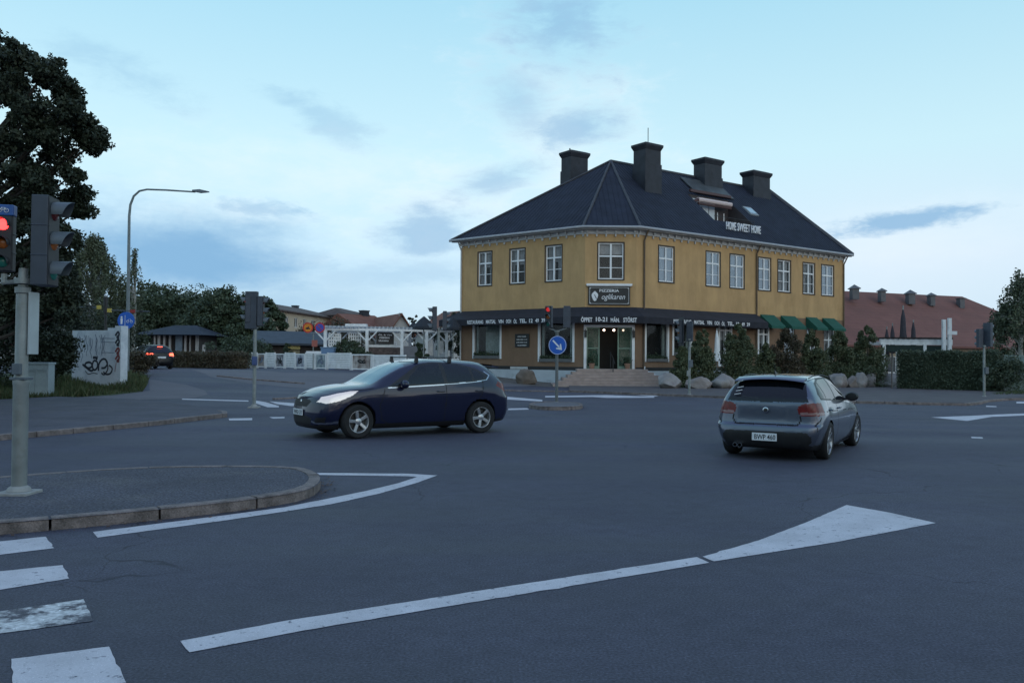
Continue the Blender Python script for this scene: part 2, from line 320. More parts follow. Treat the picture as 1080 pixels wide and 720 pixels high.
# ------------------------------------------------------------------ ground
def drape(poly, off, name, m, step=1.0, skirt=0.0, flat=False):
    bm = bmesh.new(); vs = [bm.verts.new((p[0], p[1], 0)) for p in poly]; bm.faces.new(vs)
    x0 = min(p[0] for p in poly); x1 = max(p[0] for p in poly); y0 = min(p[1] for p in poly); y1 = max(p[1] for p in poly)
    if y1 > 24 and not flat:
        k = math.ceil(x0 / step) * step
        while k < min(x1, 20):
            bmesh.ops.bisect_plane(bm, geom=bm.verts[:] + bm.edges[:] + bm.faces[:], plane_co=(k, 0, 0), plane_no=(1, 0, 0)); k += step
        k = max(math.ceil(y0 / step) * step, 24)
        while k < min(y1, 70):
            bmesh.ops.bisect_plane(bm, geom=bm.verts[:] + bm.edges[:] + bm.faces[:], plane_co=(0, k, 0), plane_no=(0, 1, 0)); k += step
    for v in bm.verts: v.co.z = G(v.co.x, v.co.y) + off
    bmesh.ops.recalc_face_normals(bm, faces=bm.faces)
    for f in bm.faces:
        if f.normal.z < 0: f.normal_flip()
    if skirt:
        ed = [e for e in bm.edges if e.is_boundary]
        r = bmesh.ops.extrude_edge_only(bm, edges=ed)
        for v in [g for g in r['geom'] if isinstance(g, bmesh.types.BMVert)]: v.co.z -= skirt
    me = bpy.data.meshes.new(name); bm.to_mesh(me); bm.free()
    return struct(link(name, me, m, None))
def ground():
    xs = [-1500, -400, -200, -120, -90, -70, -60] + [(-50 + k) for k in range(0, 71)] + [30, 50, 90, 200, 500, 1500]
    ys = [-600, -100, -20, 0, 12, 20] + [24 + k for k in range(0, 47)] + [80, 100, 150, 300, 700, 2500]
    vs = [(x, y, G(x, y)) for y in ys for x in xs]; n = len(xs)
    fs = [(j * n + i, j * n + i + 1, (j + 1) * n + i + 1, (j + 1) * n + i) for j in range(len(ys) - 1) for i in range(n - 1)]
    me = bpy.data.meshes.new('road'); me.from_pydata(vs, [], fs); struct(link('road', me, asphalt, None, 60))
ground()
def smooth_poly(pts, it=2, closed=True):
    for _ in range(it):
        q = []; n = len(pts)
        for i in range(n if closed else n - 1):
            a = pts[i]; b = pts[(i + 1) % n]
            q += [(a[0] * .75 + b[0] * .25, a[1] * .75 + b[1] * .25), (a[0] * .25 + b[0] * .75, a[1] * .25 + b[1] * .75)]
        if not closed: q = [pts[0]] + q + [pts[-1]]
        pts = q
    return pts
def kerb(path, w=0.14, h=0.12, seg=1.0, name='kerb', closed=False):
    """granite kerb stones along a ground path; the path is the outer foot of the kerb"""
    pts = [Vector((p[0], p[1])) for p in path]
    if closed: pts.append(pts[0])
    L_ = [0]
    for a, b in zip(pts, pts[1:]): L_.append(L_[-1] + (b - a).length)
    def pt(d):
        d = min(max(d, 0), L_[-1])
        for i in range(len(L_) - 1):
            if L_[i + 1] >= d: t = (d - L_[i]) / max(1e-6, L_[i + 1] - L_[i]); return pts[i].lerp(pts[i + 1], t)
        return pts[-1]
    mb = MB(); d = 0; rr = random.Random(len(path))
    while d < L_[-1] - .05:
        e = min(d + seg * rr.uniform(.85, 1.15), L_[-1]); g = 0.012; ns = 4; lv = []; dh = rr.uniform(-.006, .006)
        for k in range(ns + 1):
            q = d + g + (e - d - 2 * g) * k / ns; p = pt(q); t = (pt(q + .05) - pt(q - .05)).normalized(); n = Vector((-t.y, t.x)); z = G(p.x, p.y)
            o = p + n * w
            lv += [(p.x, p.y, z - .15), (p.x + n.x * .01, p.y + n.y * .01, z + h + dh - .012), (p.x + n.x * .028, p.y + n.y * .028, z + h + dh), (o.x, o.y, z + h + dh), (o.x, o.y, z - .15)]
        fs = []
        for k in range(ns):
            for j in range(4): fs.append((k * 5 + j, k * 5 + j + 1, (k + 1) * 5 + j + 1, (k + 1) * 5 + j))
        fs += [(0, 1, 2, 3, 4), tuple(ns * 5 + j for j in (4, 3, 2, 1, 0))]
        mb.add(lv, fs); d = e
    return struct(mb.build(name, granite))
def mark(pix, name='road_marking', m=None, off=0.004, st=1.0):
    pts = [P(*p) for p in pix]; rj = random.Random(len(pix) + int(pix[0][0])); q = []
    for i, a in enumerate(pts):           # ragged, slightly broken paint edges
        b = pts[(i + 1) % len(pts)]; L_ = math.dist(a, b); n = min(60, max(1, int(L_ / .07))) if min(a[1], b[1]) < 14 else 1
        nx, ny = -(b[1] - a[1]) / max(L_, 1e-6), (b[0] - a[0]) / max(L_, 1e-6)
        for k in range(n):
            j = rj.gauss(0, .0022) + (rj.uniform(0, .012) if rj.random() < .06 else 0) if k else 0; q.append((a[0] + (b[0] - a[0]) * k / n + nx * j, a[1] + (b[1] - a[1]) * k / n + ny * j))
    return drape(q, off, name, m or white_line, st)

# near traffic island, left
isl = [P(*p) for p in [(-260, 572), (-120, 572), (0, 564), (80, 557), (170, 548), (260, 538), (322, 528), (337, 519), (340, 511), (330, 504), (312, 500), (270, 498.5), (200, 499), (130, 501), (60, 506), (0, 511), (-80, 517), (-260, 524)]]
isl = smooth_poly(isl, 2)
drape(isl, 0.105, 'traffic_island', pavem)
kerb(isl, 0.15, 0.115, 0.95, closed=True)
# markings
mark([(98, 561), (240, 543), (300, 535), (345, 526), (385, 518), (420, 509.5), (440, 503), (430, 502.2), (315, 500.5), (315, 498.5), (430, 499.5), (461, 501.3), (440, 509), (400, 520.5), (350, 531.5), (300, 539.5), (240, 548.5), (103, 567)])
mark([(-60, 578), (0, 571), (48, 566), (57, 578), (0, 585), (-60, 592)]); mark([(-60, 610), (0, 602.5), (66, 596), (73, 610), (0, 622), (-60, 630)])
mark([(-50, 654), (0, 645), (88, 632), (98, 655), (0, 668), (-50, 675)], m=worn_line); mark([(12, 695), (115, 682), (133, 720), (70, 727), (16, 735)])
mark([(190, 676), (300, 655), (735, 587.5), (748, 593.5), (320, 665), (200, 688)])
mark([(741, 587), (800, 570), (850, 551), (893, 532.5), (940, 541), (987, 551.5), (880, 572), (753, 592)])
mark([(-80, 506), (0, 505.5), (11, 506), (11, 510), (0, 511), (-80, 512)])
mark([(982, 440), (1022, 438.5), (1050, 437), (1140, 434), (1140, 435.6), (1046, 439.5), (1020, 443.8)]); mark([(1024, 460.5), (1036, 461), (1037, 462.5), (1025, 462)])
mark([(1040, 427.8), (1051, 428.2), (1051, 429.2), (1040, 428.9)]); mark([(1072, 423.5), (1100, 423.5), (1100, 425.5), (1072, 425.3)])
mark([(241, 441.3), (266, 440.8), (266, 443), (242, 443.3)]); mark([(284, 439.8), (300, 439.5), (300, 441), (288, 441.3)])
mark([(192, 420.2), (262, 422.2), (262, 423.4), (192, 421.3)]); mark([(268, 422), (280, 424), (294, 428), (294, 429.5), (282, 429.3), (268, 424.5)]); mark([(284, 423.2), (310, 425), (318, 428.5), (306, 428), (292, 426)])
mark([(535, 418.3), (572, 421.5), (572, 423.3), (535, 421.2)]); mark([(536, 430.7), (556, 430.2), (558, 431.8), (536, 432.3)])
mark([(575, 417.5), (640, 416.5), (690, 418.3), (690, 419.3), (640, 419.5), (625, 418.5), (575, 419)]); mark([(645, 413.6), (655, 413.6), (695, 417.5), (688, 418.2)])
# left pavement behind its kerb, and the light forecourt paths
lp = [P(*p) for p in [(-300, 486), (-100, 473.5), (0, 464.5), (100, 455), (170, 448), (225, 441.5), (240, 440), (240, 437.5), (234, 436.5)]]
drape([P(*p) for p in [(-300, 484), (-100, 472.5), (0, 463.5), (100, 454), (170, 447), (225, 441), (238, 438.5), (238, 437), (200, 430), (140, 423.5), (60, 421), (0, 424), (-300, 428)]], 0.10, 'pavement', pavem)
kerb(lp, 0.15, 0.11, 1.0)
drape([P(*p) for p in [(60, 423.5), (120, 422), (170, 421), (205, 419.5), (219, 416), (216, 411.5), (196, 405.5), (165, 401), (157, 400), (158, 412), (120, 416.5), (60, 419)]], 0.006, 'forecourt_path', pave_light)
drape([P(*p) for p in [(222, 397.5), (262, 404), (320, 409.5), (360, 412), (420, 412), (515, 408), (560, 407), (560, 396), (420, 394), (300, 393), (250, 390), (200, 390)]], 0.006, 'forecourt', pave_light)
drape([P(*p) for p in [(118, 417), (150, 413), (156, 405), (157, 399), (150, 392), (135, 389), (40, 391), (-40, 400), (-300, 405), (-300, 432), (0, 424.5), (60, 420)]], 0.012, 'grass_verge', lawn)
drape([(-4, 58), (-4, 53.0), (-2, 50.8), (1, 49.0), (6, 47.2), (9, 46.2), (14, 45.6), (19, 45.0), (24, 44.6), (33, 44.2), (33, 70), (18, 72), (2, 68)], 0.004 * 2, 'paving', paving)
# far kerb in front of the restaurant and right pavement
rp = [P(*p) for p in [(600, 413.5), (700, 417.5), (800, 421.5), (890, 424.5), (960, 426), (1020, 427), (1034, 425.5), (1042, 423)]]
drape(rp + [P(*p) for p in [(1062, 421.3), (1100, 420.6), (1200, 419.8), (1200, 412), (1050, 411), (940, 408), (690, 407), (600, 408)]], 0.085, 'pavement', mat('brownish_pavement', (.088, .078, .082), .88, .2, .8, .4, 90, det=8))
kerb([P(600, 413.5), P(700, 417.5), P(800, 421.5), P(890, 425), P(960, 426.8), P(1020, 428), P(1034, 426.5), P(1043, 424), P(1062, 422.3), P(1100, 421.8), P(1200, 421)], 0.15, 0.10, 1.0)
kerb([P(290, 421.5), P(325, 419.5), P(420, 416), P(530, 412), P(600, 413.5)], 0.15, 0.06, 1.0)
kerb([P(228, 397), P(262, 400.5), P(320, 405)], 0.15, 0.07, 1.0)
# small median with the keep-right sign
md = smooth_poly([P(*p) for p in [(556, 430.5), (575, 432.8), (606, 432.5), (617, 430.5), (610, 427.3), (580, 426.3), (560, 427.8)]], 2)
drape(md, 0.11, 'traffic_island', pave_light); kerb(md, .13, .12, .8, closed=True)
drape([P(*p) for p in [(1045, 416), (1062, 414), (1100, 412), (1160, 411.5), (1160, 416), (1090, 416.8)]], 0.093, 'grass_verge', lawn)
# ------------------------------------------------------------------ the corner restaurant building
class Facade:
    """a wall plane: s runs to the right along it, o outwards from it, z up"""
    def __init__(s, p, q): s.p = Vector(p); s.q = Vector(q); s.d = (s.q - s.p).normalized(); s.n = Vector((s.d.y, -s.d.x)); s.len = (s.q - s.p).length
    def pt(s, a, o, z): v = s.p + s.d * a + s.n * o; return (v.x, v.y, z)
    def box(s, mb, a0, a1, z0, z1, o0, o1, mi=0):
        vs = [s.pt(a, o, z) for z in (z0, z1) for a, o in ((a0, o0), (a1, o0), (a1, o1), (a0, o1))]
        return mb.add(vs, [(0, 3, 2, 1), (4, 5, 6, 7), (0, 1, 5, 4), (1, 2, 6, 5), (2, 3, 7, 6), (3, 0, 4, 7)], mi)
    def s_at(s, px, py=330, o=0.0):
        a, _ = ray(px, py); p = s.p + s.n * o       # X = a*Y
        return (a * p.y - p.x) / (s.d.x - a * s.d.y)
    def z_at(s, px, py, o=0.0):
        k = s.s_at(px, py, o); y = (s.p + s.d * k + s.n * o).y; return H + ray(px, py)[1] * y
    def M(s, a, o, z, tilt=0.0):
        """matrix that puts text (x right, y up, z out) on the wall"""
        p = s.pt(a, o, z); m = Matrix(((s.d.x, 0, s.n.x, p[0]), (s.d.y, 0, s.n.y, p[1]), (0, 1, 0, p[2]), (0, 0, 0, 1))); return m @ Matrix.Rotation(tilt, 4, 'X')
    def wall(s, mb, a0, a1, z0, z1, holes, depth=0.16):
        xs = sorted({a0, a1} | {h[0] for h in holes} | {h[1] for h in holes}); zs = sorted({z0, z1} | {h[2] for h in holes} | {h[3] for h in holes})
        xs = [x for x in xs if a0 <= x <= a1]; zs = [z for z in zs if z0 <= z <= z1]
        for i in range(len(xs) - 1):
            for j in range(len(zs) - 1):
                cx = (xs[i] + xs[i + 1]) / 2; cz = (zs[j] + zs[j + 1]) / 2
                if any(h[0] < cx < h[1] and h[2] < cz < h[3] for h in holes): continue
                mb.add([s.pt(xs[i], 0, zs[j]), s.pt(xs[i + 1], 0, zs[j]), s.pt(xs[i + 1], 0, zs[j + 1]), s.pt(xs[i], 0, zs[j + 1])], [(0, 1, 2, 3)])
        for h in holes:
            c = [(h[0], h[2]), (h[1], h[2]), (h[1], h[3]), (h[0], h[3])]
            for k in range(4):
                a, b = c[k], c[(k + 1) % 4]
                mb.add([s.pt(a[0], 0, a[1]), s.pt(b[0], 0, b[1]), s.pt(b[0], -depth, b[1]), s.pt(a[0], -depth, a[1])], [(0, 1, 2, 3)])
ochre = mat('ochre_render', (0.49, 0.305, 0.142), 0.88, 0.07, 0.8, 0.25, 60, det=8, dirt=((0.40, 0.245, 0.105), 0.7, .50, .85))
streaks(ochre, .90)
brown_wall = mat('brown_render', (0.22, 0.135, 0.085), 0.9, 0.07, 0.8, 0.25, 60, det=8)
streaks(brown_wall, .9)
plinth_m = mat('plinth_paint', (0.46, 0.50, 0.54), 0.85, 0.1, 1.5, 0.3, 30, dirt=((0.25, 0.26, 0.27), 1.2, .55, .8))
roof_m = mat('dark_roof_tile', (0.018, 0.023, 0.039), 0.7, 0.25, 1.2, 0.2, 30, spec=0.3, det=8)
stripes(roof_m, 'Z', .26, .70, .5, .02)
chim_m = mat('dark_sheet_metal', (0.024, 0.026, 0.036), 0.6, 0.3, 2, 0.1, 20, spec=0.4)
trim_m = mat('grey_white_trim', (0.50, 0.50, 0.50), 0.7, 0.1, 3, dirt=((0.3, 0.3, 0.29), 2, .5, .8))
frame_m = mat('window_frame_paint', (0.78, 0.78, 0.79), 0.6, 0.06, 3)
casing_m = mat('dark_casing', (0.035, 0.028, 0.026), 0.7, 0.2, 3)
canopy_m = mat('dark_canopy_cloth', (0.017, 0.017, 0.026), 0.85, 0.25, 2.5, 0.2, 10)
green_cloth = mat('green_canopy_cloth', (0.010, 0.085, 0.060), 0.85, 0.12, 2.5)
letter_m = mat('white_letters', (0.72, 0.72, 0.74), 0.6, 0.04, 3)
door_green = mat('pale_green_door_paint', (0.19, 0.27, 0.21), 0.5, 0.06, 3)
pipe_m = mat('brown_downpipe', (0.13, 0.09, 0.06), 0.5, 0.15, 3)
step_m = mat('stone_steps', (0.34, 0.265, 0.235), 0.85, 0.15, 3, 0.4, 30)
inside_m = mat('dark_interior', (0.02, 0.017, 0.015), 0.9, 0.2, 1)
pink_m = mat('faded_pink_cassette', (0.62, 0.50, 0.48), 0.6, 0.06, 3)
plant_m = leafm('green')

upper_glass = mat('sky_reflecting_glass', (.34, .37, .42), .05, .05, 2, spec=1.0, metal=.6, alpha=.55)
def solve(p, d, px, py=300):
    a, _ = ray(px, py); k = (a * p[1] - p[0]) / (d[0] - a * d[1]); return (p[0] + d[0] * k, p[1] + d[1] * k)
YC = 52.0
LD = Vector((-0.783, 0.622)).normalized(); RD = Vector((0.812, 0.584)).normalized()
pB = (X(617, YC, 300), YC); pC = (X(671, YC, 300), YC)
pA = solve(pB, LD, 486.2); pD = solve(pC, RD, 889.8)
FL = Facade(pA, pB); FC = Facade(pB, pC); FR = Facade(pC, pD)
k_ = (Vector(pD) - Vector(pA)).dot(RD)          # back corner: a parallelogram closed through A and D
den = RD.x * (-LD.y) + RD.y * LD.x
dv = Vector(pD) - Vector(pA)
tE = (dv.x * (-LD.y) + dv.y * LD.x) / den
pE = Vector(pA) + RD * tE
FE = Facade(pD, pE); FB = Facade(pE, pA)
ZE = 9.60; ZG = 4.70; ZB = 1.12
B0 = thing('corner_building', 'two-storey ochre corner building with a pizzeria, dark awnings and a dark hipped roof', 'building', (pB[0], pB[1], 0))
def bpart(mb, name, m, parent=B0, smooth=None, bevel=0):
    vs = [(a - B0.location[0], b - B0.location[1], c) for a, b, c in mb.v]; q = MB(); q.v = vs; q.f = mb.f; q.mi = mb.mi
    return q.build(name, m, parent, smooth, bevel)
TB = Matrix.Translation((-pB[0], -pB[1], 0))
def window(Fc, s0, s1, z0, z1, parent=B0, cols=2, bars=(0.66,), curtain=0.6, big=False, rr=random.Random(3), blind=False, casing=True, name='window'):
    f = MB(); t = 0.07 if not big else 0.15; o0, o1 = -0.13, -0.05
    if big: o0, o1 = -0.12, 0.03
    Fc.box(f, s0, s0 + t, z0, z1, o0, o1); Fc.box(f, s1 - t, s1, z0, z1, o0, o1); Fc.box(f, s0 + t, s1 - t, z1 - t, z1, o0, o1); Fc.box(f, s0 + t, s1 - t, z0, z0 + t, o0, o1)
    for c in range(1, cols): x = s0 + (s1 - s0) * c / cols; Fc.box(f, x - .055, x + .055, z0 + t, z1 - t, o0 + .01, o1 + .012)
    for b in bars:
        z = z0 + (z1 - z0) * b; w = .05 if b > .5 else .02
        Fc.box(f, s0 + t, s1 - t, z - w, z + w, o0 + .014, o1 - .004)
    w = bpart(f, name, frame_m, parent, bevel=0.006)
    p = MB(); Fc.box(p, s0 + t * .7, s1 - t * .7, z0 + t * .7, z1 - t * .7, -0.105, -0.095); bpart(p, 'pane', clear_glass if big or Fc is not FR or rr.random() < .3 else upper_glass, w)
    if casing:
        c = MB(); e = 0.07
        Fc.box(c, s0 - e, s0, z0 - e, z1 + e, -.01, .025); Fc.box(c, s1, s1 + e, z0 - e, z1 + e, -.01, .025); Fc.box(c, s0, s1, z1, z1 + e, -.01, .025); Fc.box(c, s0, s1, z0 - e, z0, -.01, .045)
        bpart(c, 'casing', casing_m, w)
    if curtain:
        n = 26; ws = (s1 - s0 - 2 * t)
        def cloth(a0, a1, zt, zb, amp=.03):
            vs = []; fs = []
            for i in range(n + 1):
                x = a0 + (a1 - a0) * i / n; o = -.24 + amp * math.sin(i * 1.7) + rr.uniform(-.006, .006); vs += [Fc.pt(x, o, zb), Fc.pt(x, o, zt)]
                if i: k = 2 * i; fs.append((k - 2, k, k + 1, k - 1))
            return vs, fs
        cm = MB()
        if blind:
            cm.add(*cloth(s0 + t, s1 - t, z1 - .02, z0 + (z1 - z0) * .70, .004))
        else:
            wd = ws * .5 * curtain
            cm.add(*cloth(s0 + t, s0 + t + wd, z1 - .02, z0 + .03)); cm.add(*cloth(s1 - t - wd, s1 - t, z1 - .02, z0 + .03))
            cm.add(*cloth(s0 + t + wd, s1 - t - wd, z1 - .02, z1 - .45 * (z1 - z0), .012)) if curtain < .95 else None
        bpart(cm, 'curtain', curtain_m, w)
    return w
# openings
def sp(Fc, a, b, py=285): return Fc.s_at(a, py), Fc.s_at(b, py)
WZ0, WZ1 = 6.50, 8.72
upL = [sp(FL, a, b) for a, b in ((504.5, 518.5), (538, 553.5), (575.5, 592.3))]
upC = [sp(FC, 631, 657.5)]
upR = [sp(FR, a, b) for a, b in ((694.8, 710.5), (744.8, 759.3), (770, 784.6), (800, 812.6), (820.5, 833.6), (847, 859), (866.5, 879))]
def zr(Fc, px, y): return Fc.z_at(px, y)
gL = [(*sp(FL, 498.5, 529, 360), FL.z_at(529, 378.2), 4.45), (*sp(FL, 567.5, 606, 360), FL.z_at(606, 381.8), 4.45)]
gR = [(*sp(FR, 679.8, 705.5, 360), FR.z_at(690, 381.5), 4.45), (*sp(FR, 709, 730, 360), 1.9, 4.45), (*sp(FR, 757.5, 772, 360), 1.2, 4.4), (*sp(FR, 799, 811, 360), 1.1, 4.2), (*sp(FR, 827, 838, 360), 1.6, 4.0), (*sp(FR, 851, 860, 360), 1.6, 4.0), (*sp(FR, 869, 880, 360), 1.6, 4.0)]
door = (FC.s_at(618.6, 365), FC.s_at(666.3, 365), 1.04, FC.z_at(643, 345.2))
up = MB(); lo = MB()
for Fc, wins, g in ((FL, upL, gL), (FC, upC, [door]), (FR, upR, gR)):
    Fc.wall(up, 0, Fc.len, ZG, ZE, [(a, b, WZ0, WZ1) for a, b in wins])
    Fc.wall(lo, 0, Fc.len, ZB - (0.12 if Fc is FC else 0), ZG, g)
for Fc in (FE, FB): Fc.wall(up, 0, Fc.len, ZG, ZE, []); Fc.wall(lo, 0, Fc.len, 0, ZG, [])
ov = 0.55; CAP = 15.25
# gable triangle over the right end
midE = (Vector(pD) + Vector(pE)) / 2
# apex of the hip and end of the ridge
M0 = None
half = (Vector(pE) - Vector(pD)).length / 2
midA = Vector(pD) - LD * 0
Kc = Vector(pB); den2 = (-LD.x) * (-RD.y) - (-LD.y) * (-RD.x)
# corner K where both street facades would meet
def isect(p, d, q, e):
    det = d[0] * -e[1] + e[0] * d[1]; r = (q[0] - p[0], q[1] - p[1]); return (r[0] * -e[1] + e[0] * r[1]) / det
kk = isect(pB, (-LD.x, -LD.y), pC, (-RD.x, -RD.y)); pK = Vector(pB) - LD * kk
Mid = (Vector(pA) + pK) / 2
Tx = solve(Mid, RD, 644.2, 172); Rx = solve(Mid, RD, 815, 206)
T_ = Vector((Tx[0], Tx[1], CAP)); R_ = Vector((Rx[0], Rx[1], CAP))
endD = Vector(pD); R_end = (Vector(pD) + Vector(pE)) / 2
R_ = Vector((R_end.x + RD.x * .25, R_end.y + RD.y * .25, CAP))
up.add([(pD[0], pD[1], ZE), (pE[0], pE[1], ZE), (R_end.x, R_end.y, CAP - .15)], [(0, 1, 2)])
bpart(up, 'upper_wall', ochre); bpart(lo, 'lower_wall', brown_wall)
# plinth and dark band
pl = MB(); bd = MB()
FL.box(pl, 0, FL.len, -.3, ZB - .2, -.3, .05); FR.box(pl, 0, FR.len, -.3, ZB - .2, -.3, .05); FC.box(pl, 0, FC.len, -.3, .9, -.3, .04)
FL.box(bd, 0, FL.len, ZB - .2, ZB + .02, -.1, .035); FR.box(bd, 0, FR.len, ZB - .2, ZB + .02, -.1, .035)
bpart(pl, 'plinth', plinth_m); bpart(bd, 'plinth_band', black_paint)
# a closed dark core keeps the rooms behind the panes dark
core = MB(); ins = []
c_ = (Vector(pA) + Vector(pK) + Vector(pD) + Vector(pE)) / 4
poly = [Vector(q) + (c_ - Vector(q)).normalized() * 1.3 for q in (pA, pB, pC, pD, pE)]
core.prism([(q.x, q.y) for q in poly], .2, ZE - .2); bpart(core, 'inner_rooms', inside_m)
fl = MB(); fl.prism([(q.x, q.y) for q in (Vector(pA).lerp(c_, .02), Vector(pB).lerp(c_, .02), Vector(pC).lerp(c_, .02), Vector(pD).lerp(c_, .02), Vector(pE).lerp(c_, .02))], 4.9, 5.1); bpart(fl, 'inner_floor', inside_m)
for i, (a, b) in enumerate(upL): window(FL, a, b, WZ0, WZ1, curtain=(.5, .3, .62)[i], bars=(.66, .33), rr=random.Random(i))
for a, b in upC: window(FC, a, b, WZ0, WZ1, bars=(.64, .32), blind=True)
for i, (a, b) in enumerate(upR): window(FR, a, b, WZ0, WZ1, curtain=(.98, .75, .6, .75, .98, .9, .98)[i], bars=(.66, .33), rr=random.Random(i + 9))
# shop windows with planted sills
def shop(Fc, g, arch=True):
    w = window(Fc, g[0], g[1], g[2], g[3], cols=1, bars=(), curtain=0, big=True, casing=False, name='shop_window')
    inn = MB(); t = .17; s0, s1 = g[0] + t, g[1] - t; k = random.Random(int(g[0] * 10))
    q_ = (s1 - s0) * (.62 if Fc is FL and g[0] < 3 else .12); Fc.box(inn, s0, s0 + .16, g[2] + t, g[3] - .1, -.30, -.2); Fc.box(inn, s1 - q_, s1, g[2] + t, g[3] - .1, -.30, -.2)
    bpart(inn, 'curtain', mat('green_grey_drape', (0.34, 0.42, 0.40), .9, .2, 6), w)
    bx = MB(); Fc.box(bx, s0 - .02, s1 + .02, g[2] + .02, g[2] + .2, -.11, .12)
    b = bpart(bx, 'planter', mat('planter', (.12, .12, .12), .7), w)
    lf = MB()
    for _ in range(420):
        x = k.uniform(s0, s1); z = g[2] + .2 + abs(k.gauss(0, .11)); o = k.uniform(-.09, .12); a = k.uniform(0, 6.28); r = .05
        d1 = Vector((math.cos(a), math.sin(a), k.uniform(-.5, .5))) * r; d2 = Vector((k.uniform(-1, 1), k.uniform(-1, 1), 1)).normalized() * r
        p = Vector(Fc.pt(x, o, z)); lf.add([p - d1, p - d2 * .6, p + d1, p + d2], [(0, 1, 2, 3)])
    bpart(lf, 'sill_plants', plant_m, w)
for g in gL: shop(FL, g)
shop(FR, gR[0]); shop(FR, gR[1])
window(FR, *gR[2], cols=2, bars=(.75,), curtain=.5, big=True, casing=False); window(FR, *gR[3], cols=2, bars=(.4, .75), curtain=.4, big=True, casing=False)
for g in gR[4:]: window(FR, *g, cols=2, bars=(.66,), curtain=.7, casing=False)
# entrance
def entrance():
    s0, s1, z0, z1 = door
    f = MB(); w = .17
    FC.box(f, s0 - w, s0 - .003, z0, z1 + w, -.1, .09); FC.box(f, s1 + .003, s1 + w, z0, z1 + w, -.1, .09); FC.box(f, s0 - .003, s1 + .003, z1 + .003, z1 + w, -.1, .09)
    e = bpart(f, 'entrance', frame_m, bevel=.01)
    L_ = s1 - s0
    def leaf(a0, a1, swing=0.0, hinge=None):
        g = MB(); t = .07; pts = MB()
        for x0, x1, za, zb in ((a0, a0 + t, z0, z1), (a1 - t, a1, z0, z1), (a0 + t, a1 - t, z1 - t, z1), (a0 + t, a1 - t, z0, z0 + .16), (a0 + t, a1 - t, z0 + 1.22, z0 + 1.28)):
            FC.box(g, x0, x1, za, zb, -.12, -.06)
        FC.box(pts, a0 + t, a1 - t, z0 + .16, z1 - t, -.095, -.088)
        if swing:
            hp = Vector(FC.pt(hinge, -.09, 0)); Rm = Matrix.Translation(hp) @ Matrix.Rotation(swing, 4, 'Z') @ Matrix.Translation(-hp)
            g.v = [tuple(Rm @ Vector(v)) for v in g.v]; pts.v = [tuple(Rm @ Vector(v)) for v in pts.v]
        d = bpart(g, 'door', door_green); 
        bpart(pts, 'pane', mat('green_tinted_glass', (.05, .10, .07), .05, .05, 2, spec=.9, alpha=.55), d)
        h = MB(); x = a1 - .11 if hinge is None or hinge < (a0 + a1) / 2 else a0 + .11
        h.tube([FC.pt(x, -.03, z0 + .9), FC.pt(x, -.03, z0 + 1.3)], .015, 6)
        if swing: h.v = [tuple(Rm @ Vector(v)) for v in h.v]
        bpart(h, 'handle', galv, d)
    a = s0 + L_ * .29; b = s0 + L_ * .40; c = s0 + L_ * .69
    leaf(s0, a); leaf(c, s1)
    # porch room behind with three ceiling lamps
    r = MB(); FC.box(r, s0 + .02, s1 - .02, z0 - .05, z0 - .003, -1.1, -.12); bpart(r, 'porch_floor', inside_m, e)
    for t in (.40, .62, .83):
        q = MB(); p = FC.pt(s0 + L_ * t, -.42, z1 - .15); q.lathe([(0.0, -.07), (.05, -.05), (.07, 0), (.05, .05), (0.0, .07)], Matrix.Translation(p), 10); bpart(q, 'ceiling_lamp', warm_lamp, e)
    for x, sg in ((s0 - w / 2, -1), (s1 + w / 2, 1)):
        q = MB(); FC.box(q, x - .07, x + .07, z1 - .62, z1 - .25, .12, .26); FC.box(q, x - .09, x + .09, z1 - .25, z1 - .2, .10, .28); FC.box(q, x - .02, x + .02, z1 - .5, z1 - .1, .09, .13)
        bpart(q, 'wall_lantern', black_metal, e)
    # potted plants left and right of the open doors
    for x in (s0 + .3, s1 - .3):
        q = MB(); p = FC.pt(x, .3, z0); q.lathe([(.13, 0), (.19, .32), (.2, .34), (.16, .34)], Matrix.Translation(p), 12)
        t = tag(q.build('plant_pot', mat('terracotta', (.28, .16, .11), .8)), 'small clay planter %s of the pizzeria entrance on the top step' % ('at the left jamb' if x < (s0 + s1) / 2 else 'at the right jamb'), 'plant pot')
        lf = MB(); k = random.Random(int(x * 9))
        for _ in range(160):
            c = Vector(p) + Vector((k.gauss(0, .11), k.gauss(0, .11), .4 + abs(k.gauss(0, .22)))); d1 = Vector((k.uniform(-1, 1), k.uniform(-1, 1), k.uniform(-1, 1))).normalized() * .06; d2 = d1.orthogonal().normalized() * .035
            lf.add([c - d1, c - d2, c + d1, c + d2], [(0, 1, 2, 3)])
        lf.build('foliage', plant_m, t)
entrance()
def steps():
    st = MB(); n = 6; zt = 1.04
    for i in range(n):
        d = .85 + .32 * (i + 1) - .32; z1 = zt - i * zt / n; z0 = z1 - zt / n if i < n - 1 else -.05
        a0 = -.55 - .30 * i; a1 = FC.len + .55 + .30 * i
        FC.box(st, a0, a1, z0 if i == n - 1 else z0, z1, -.0 - (0.0 if i else 0), d + .4)
    return bpart(st, 'entrance_steps', step_m, bevel=.02)
steps()
rl = thing('handrail', 'black iron handrail post in the middle of the pizzeria steps', 'handrail', (FC.pt(FC.len * .5, 1.5, 0)[0], FC.pt(FC.len * .5, 1.5, 0)[1], .6))
q = MB(); q.tube([(0, 0, -.1), (0, 0, 1.15)], .03, 8); q.tube([(0, 1.3, .5), (0, 1.3, 1.5)], .03, 8); q.build('post', black_metal, rl, 40)
q = MB(); q.tube([(0, 1.3, 1.45), (0, 0, 1.1), (0, -.9, .75)], .025, 8); q.build('rail', black_metal, rl, 40)
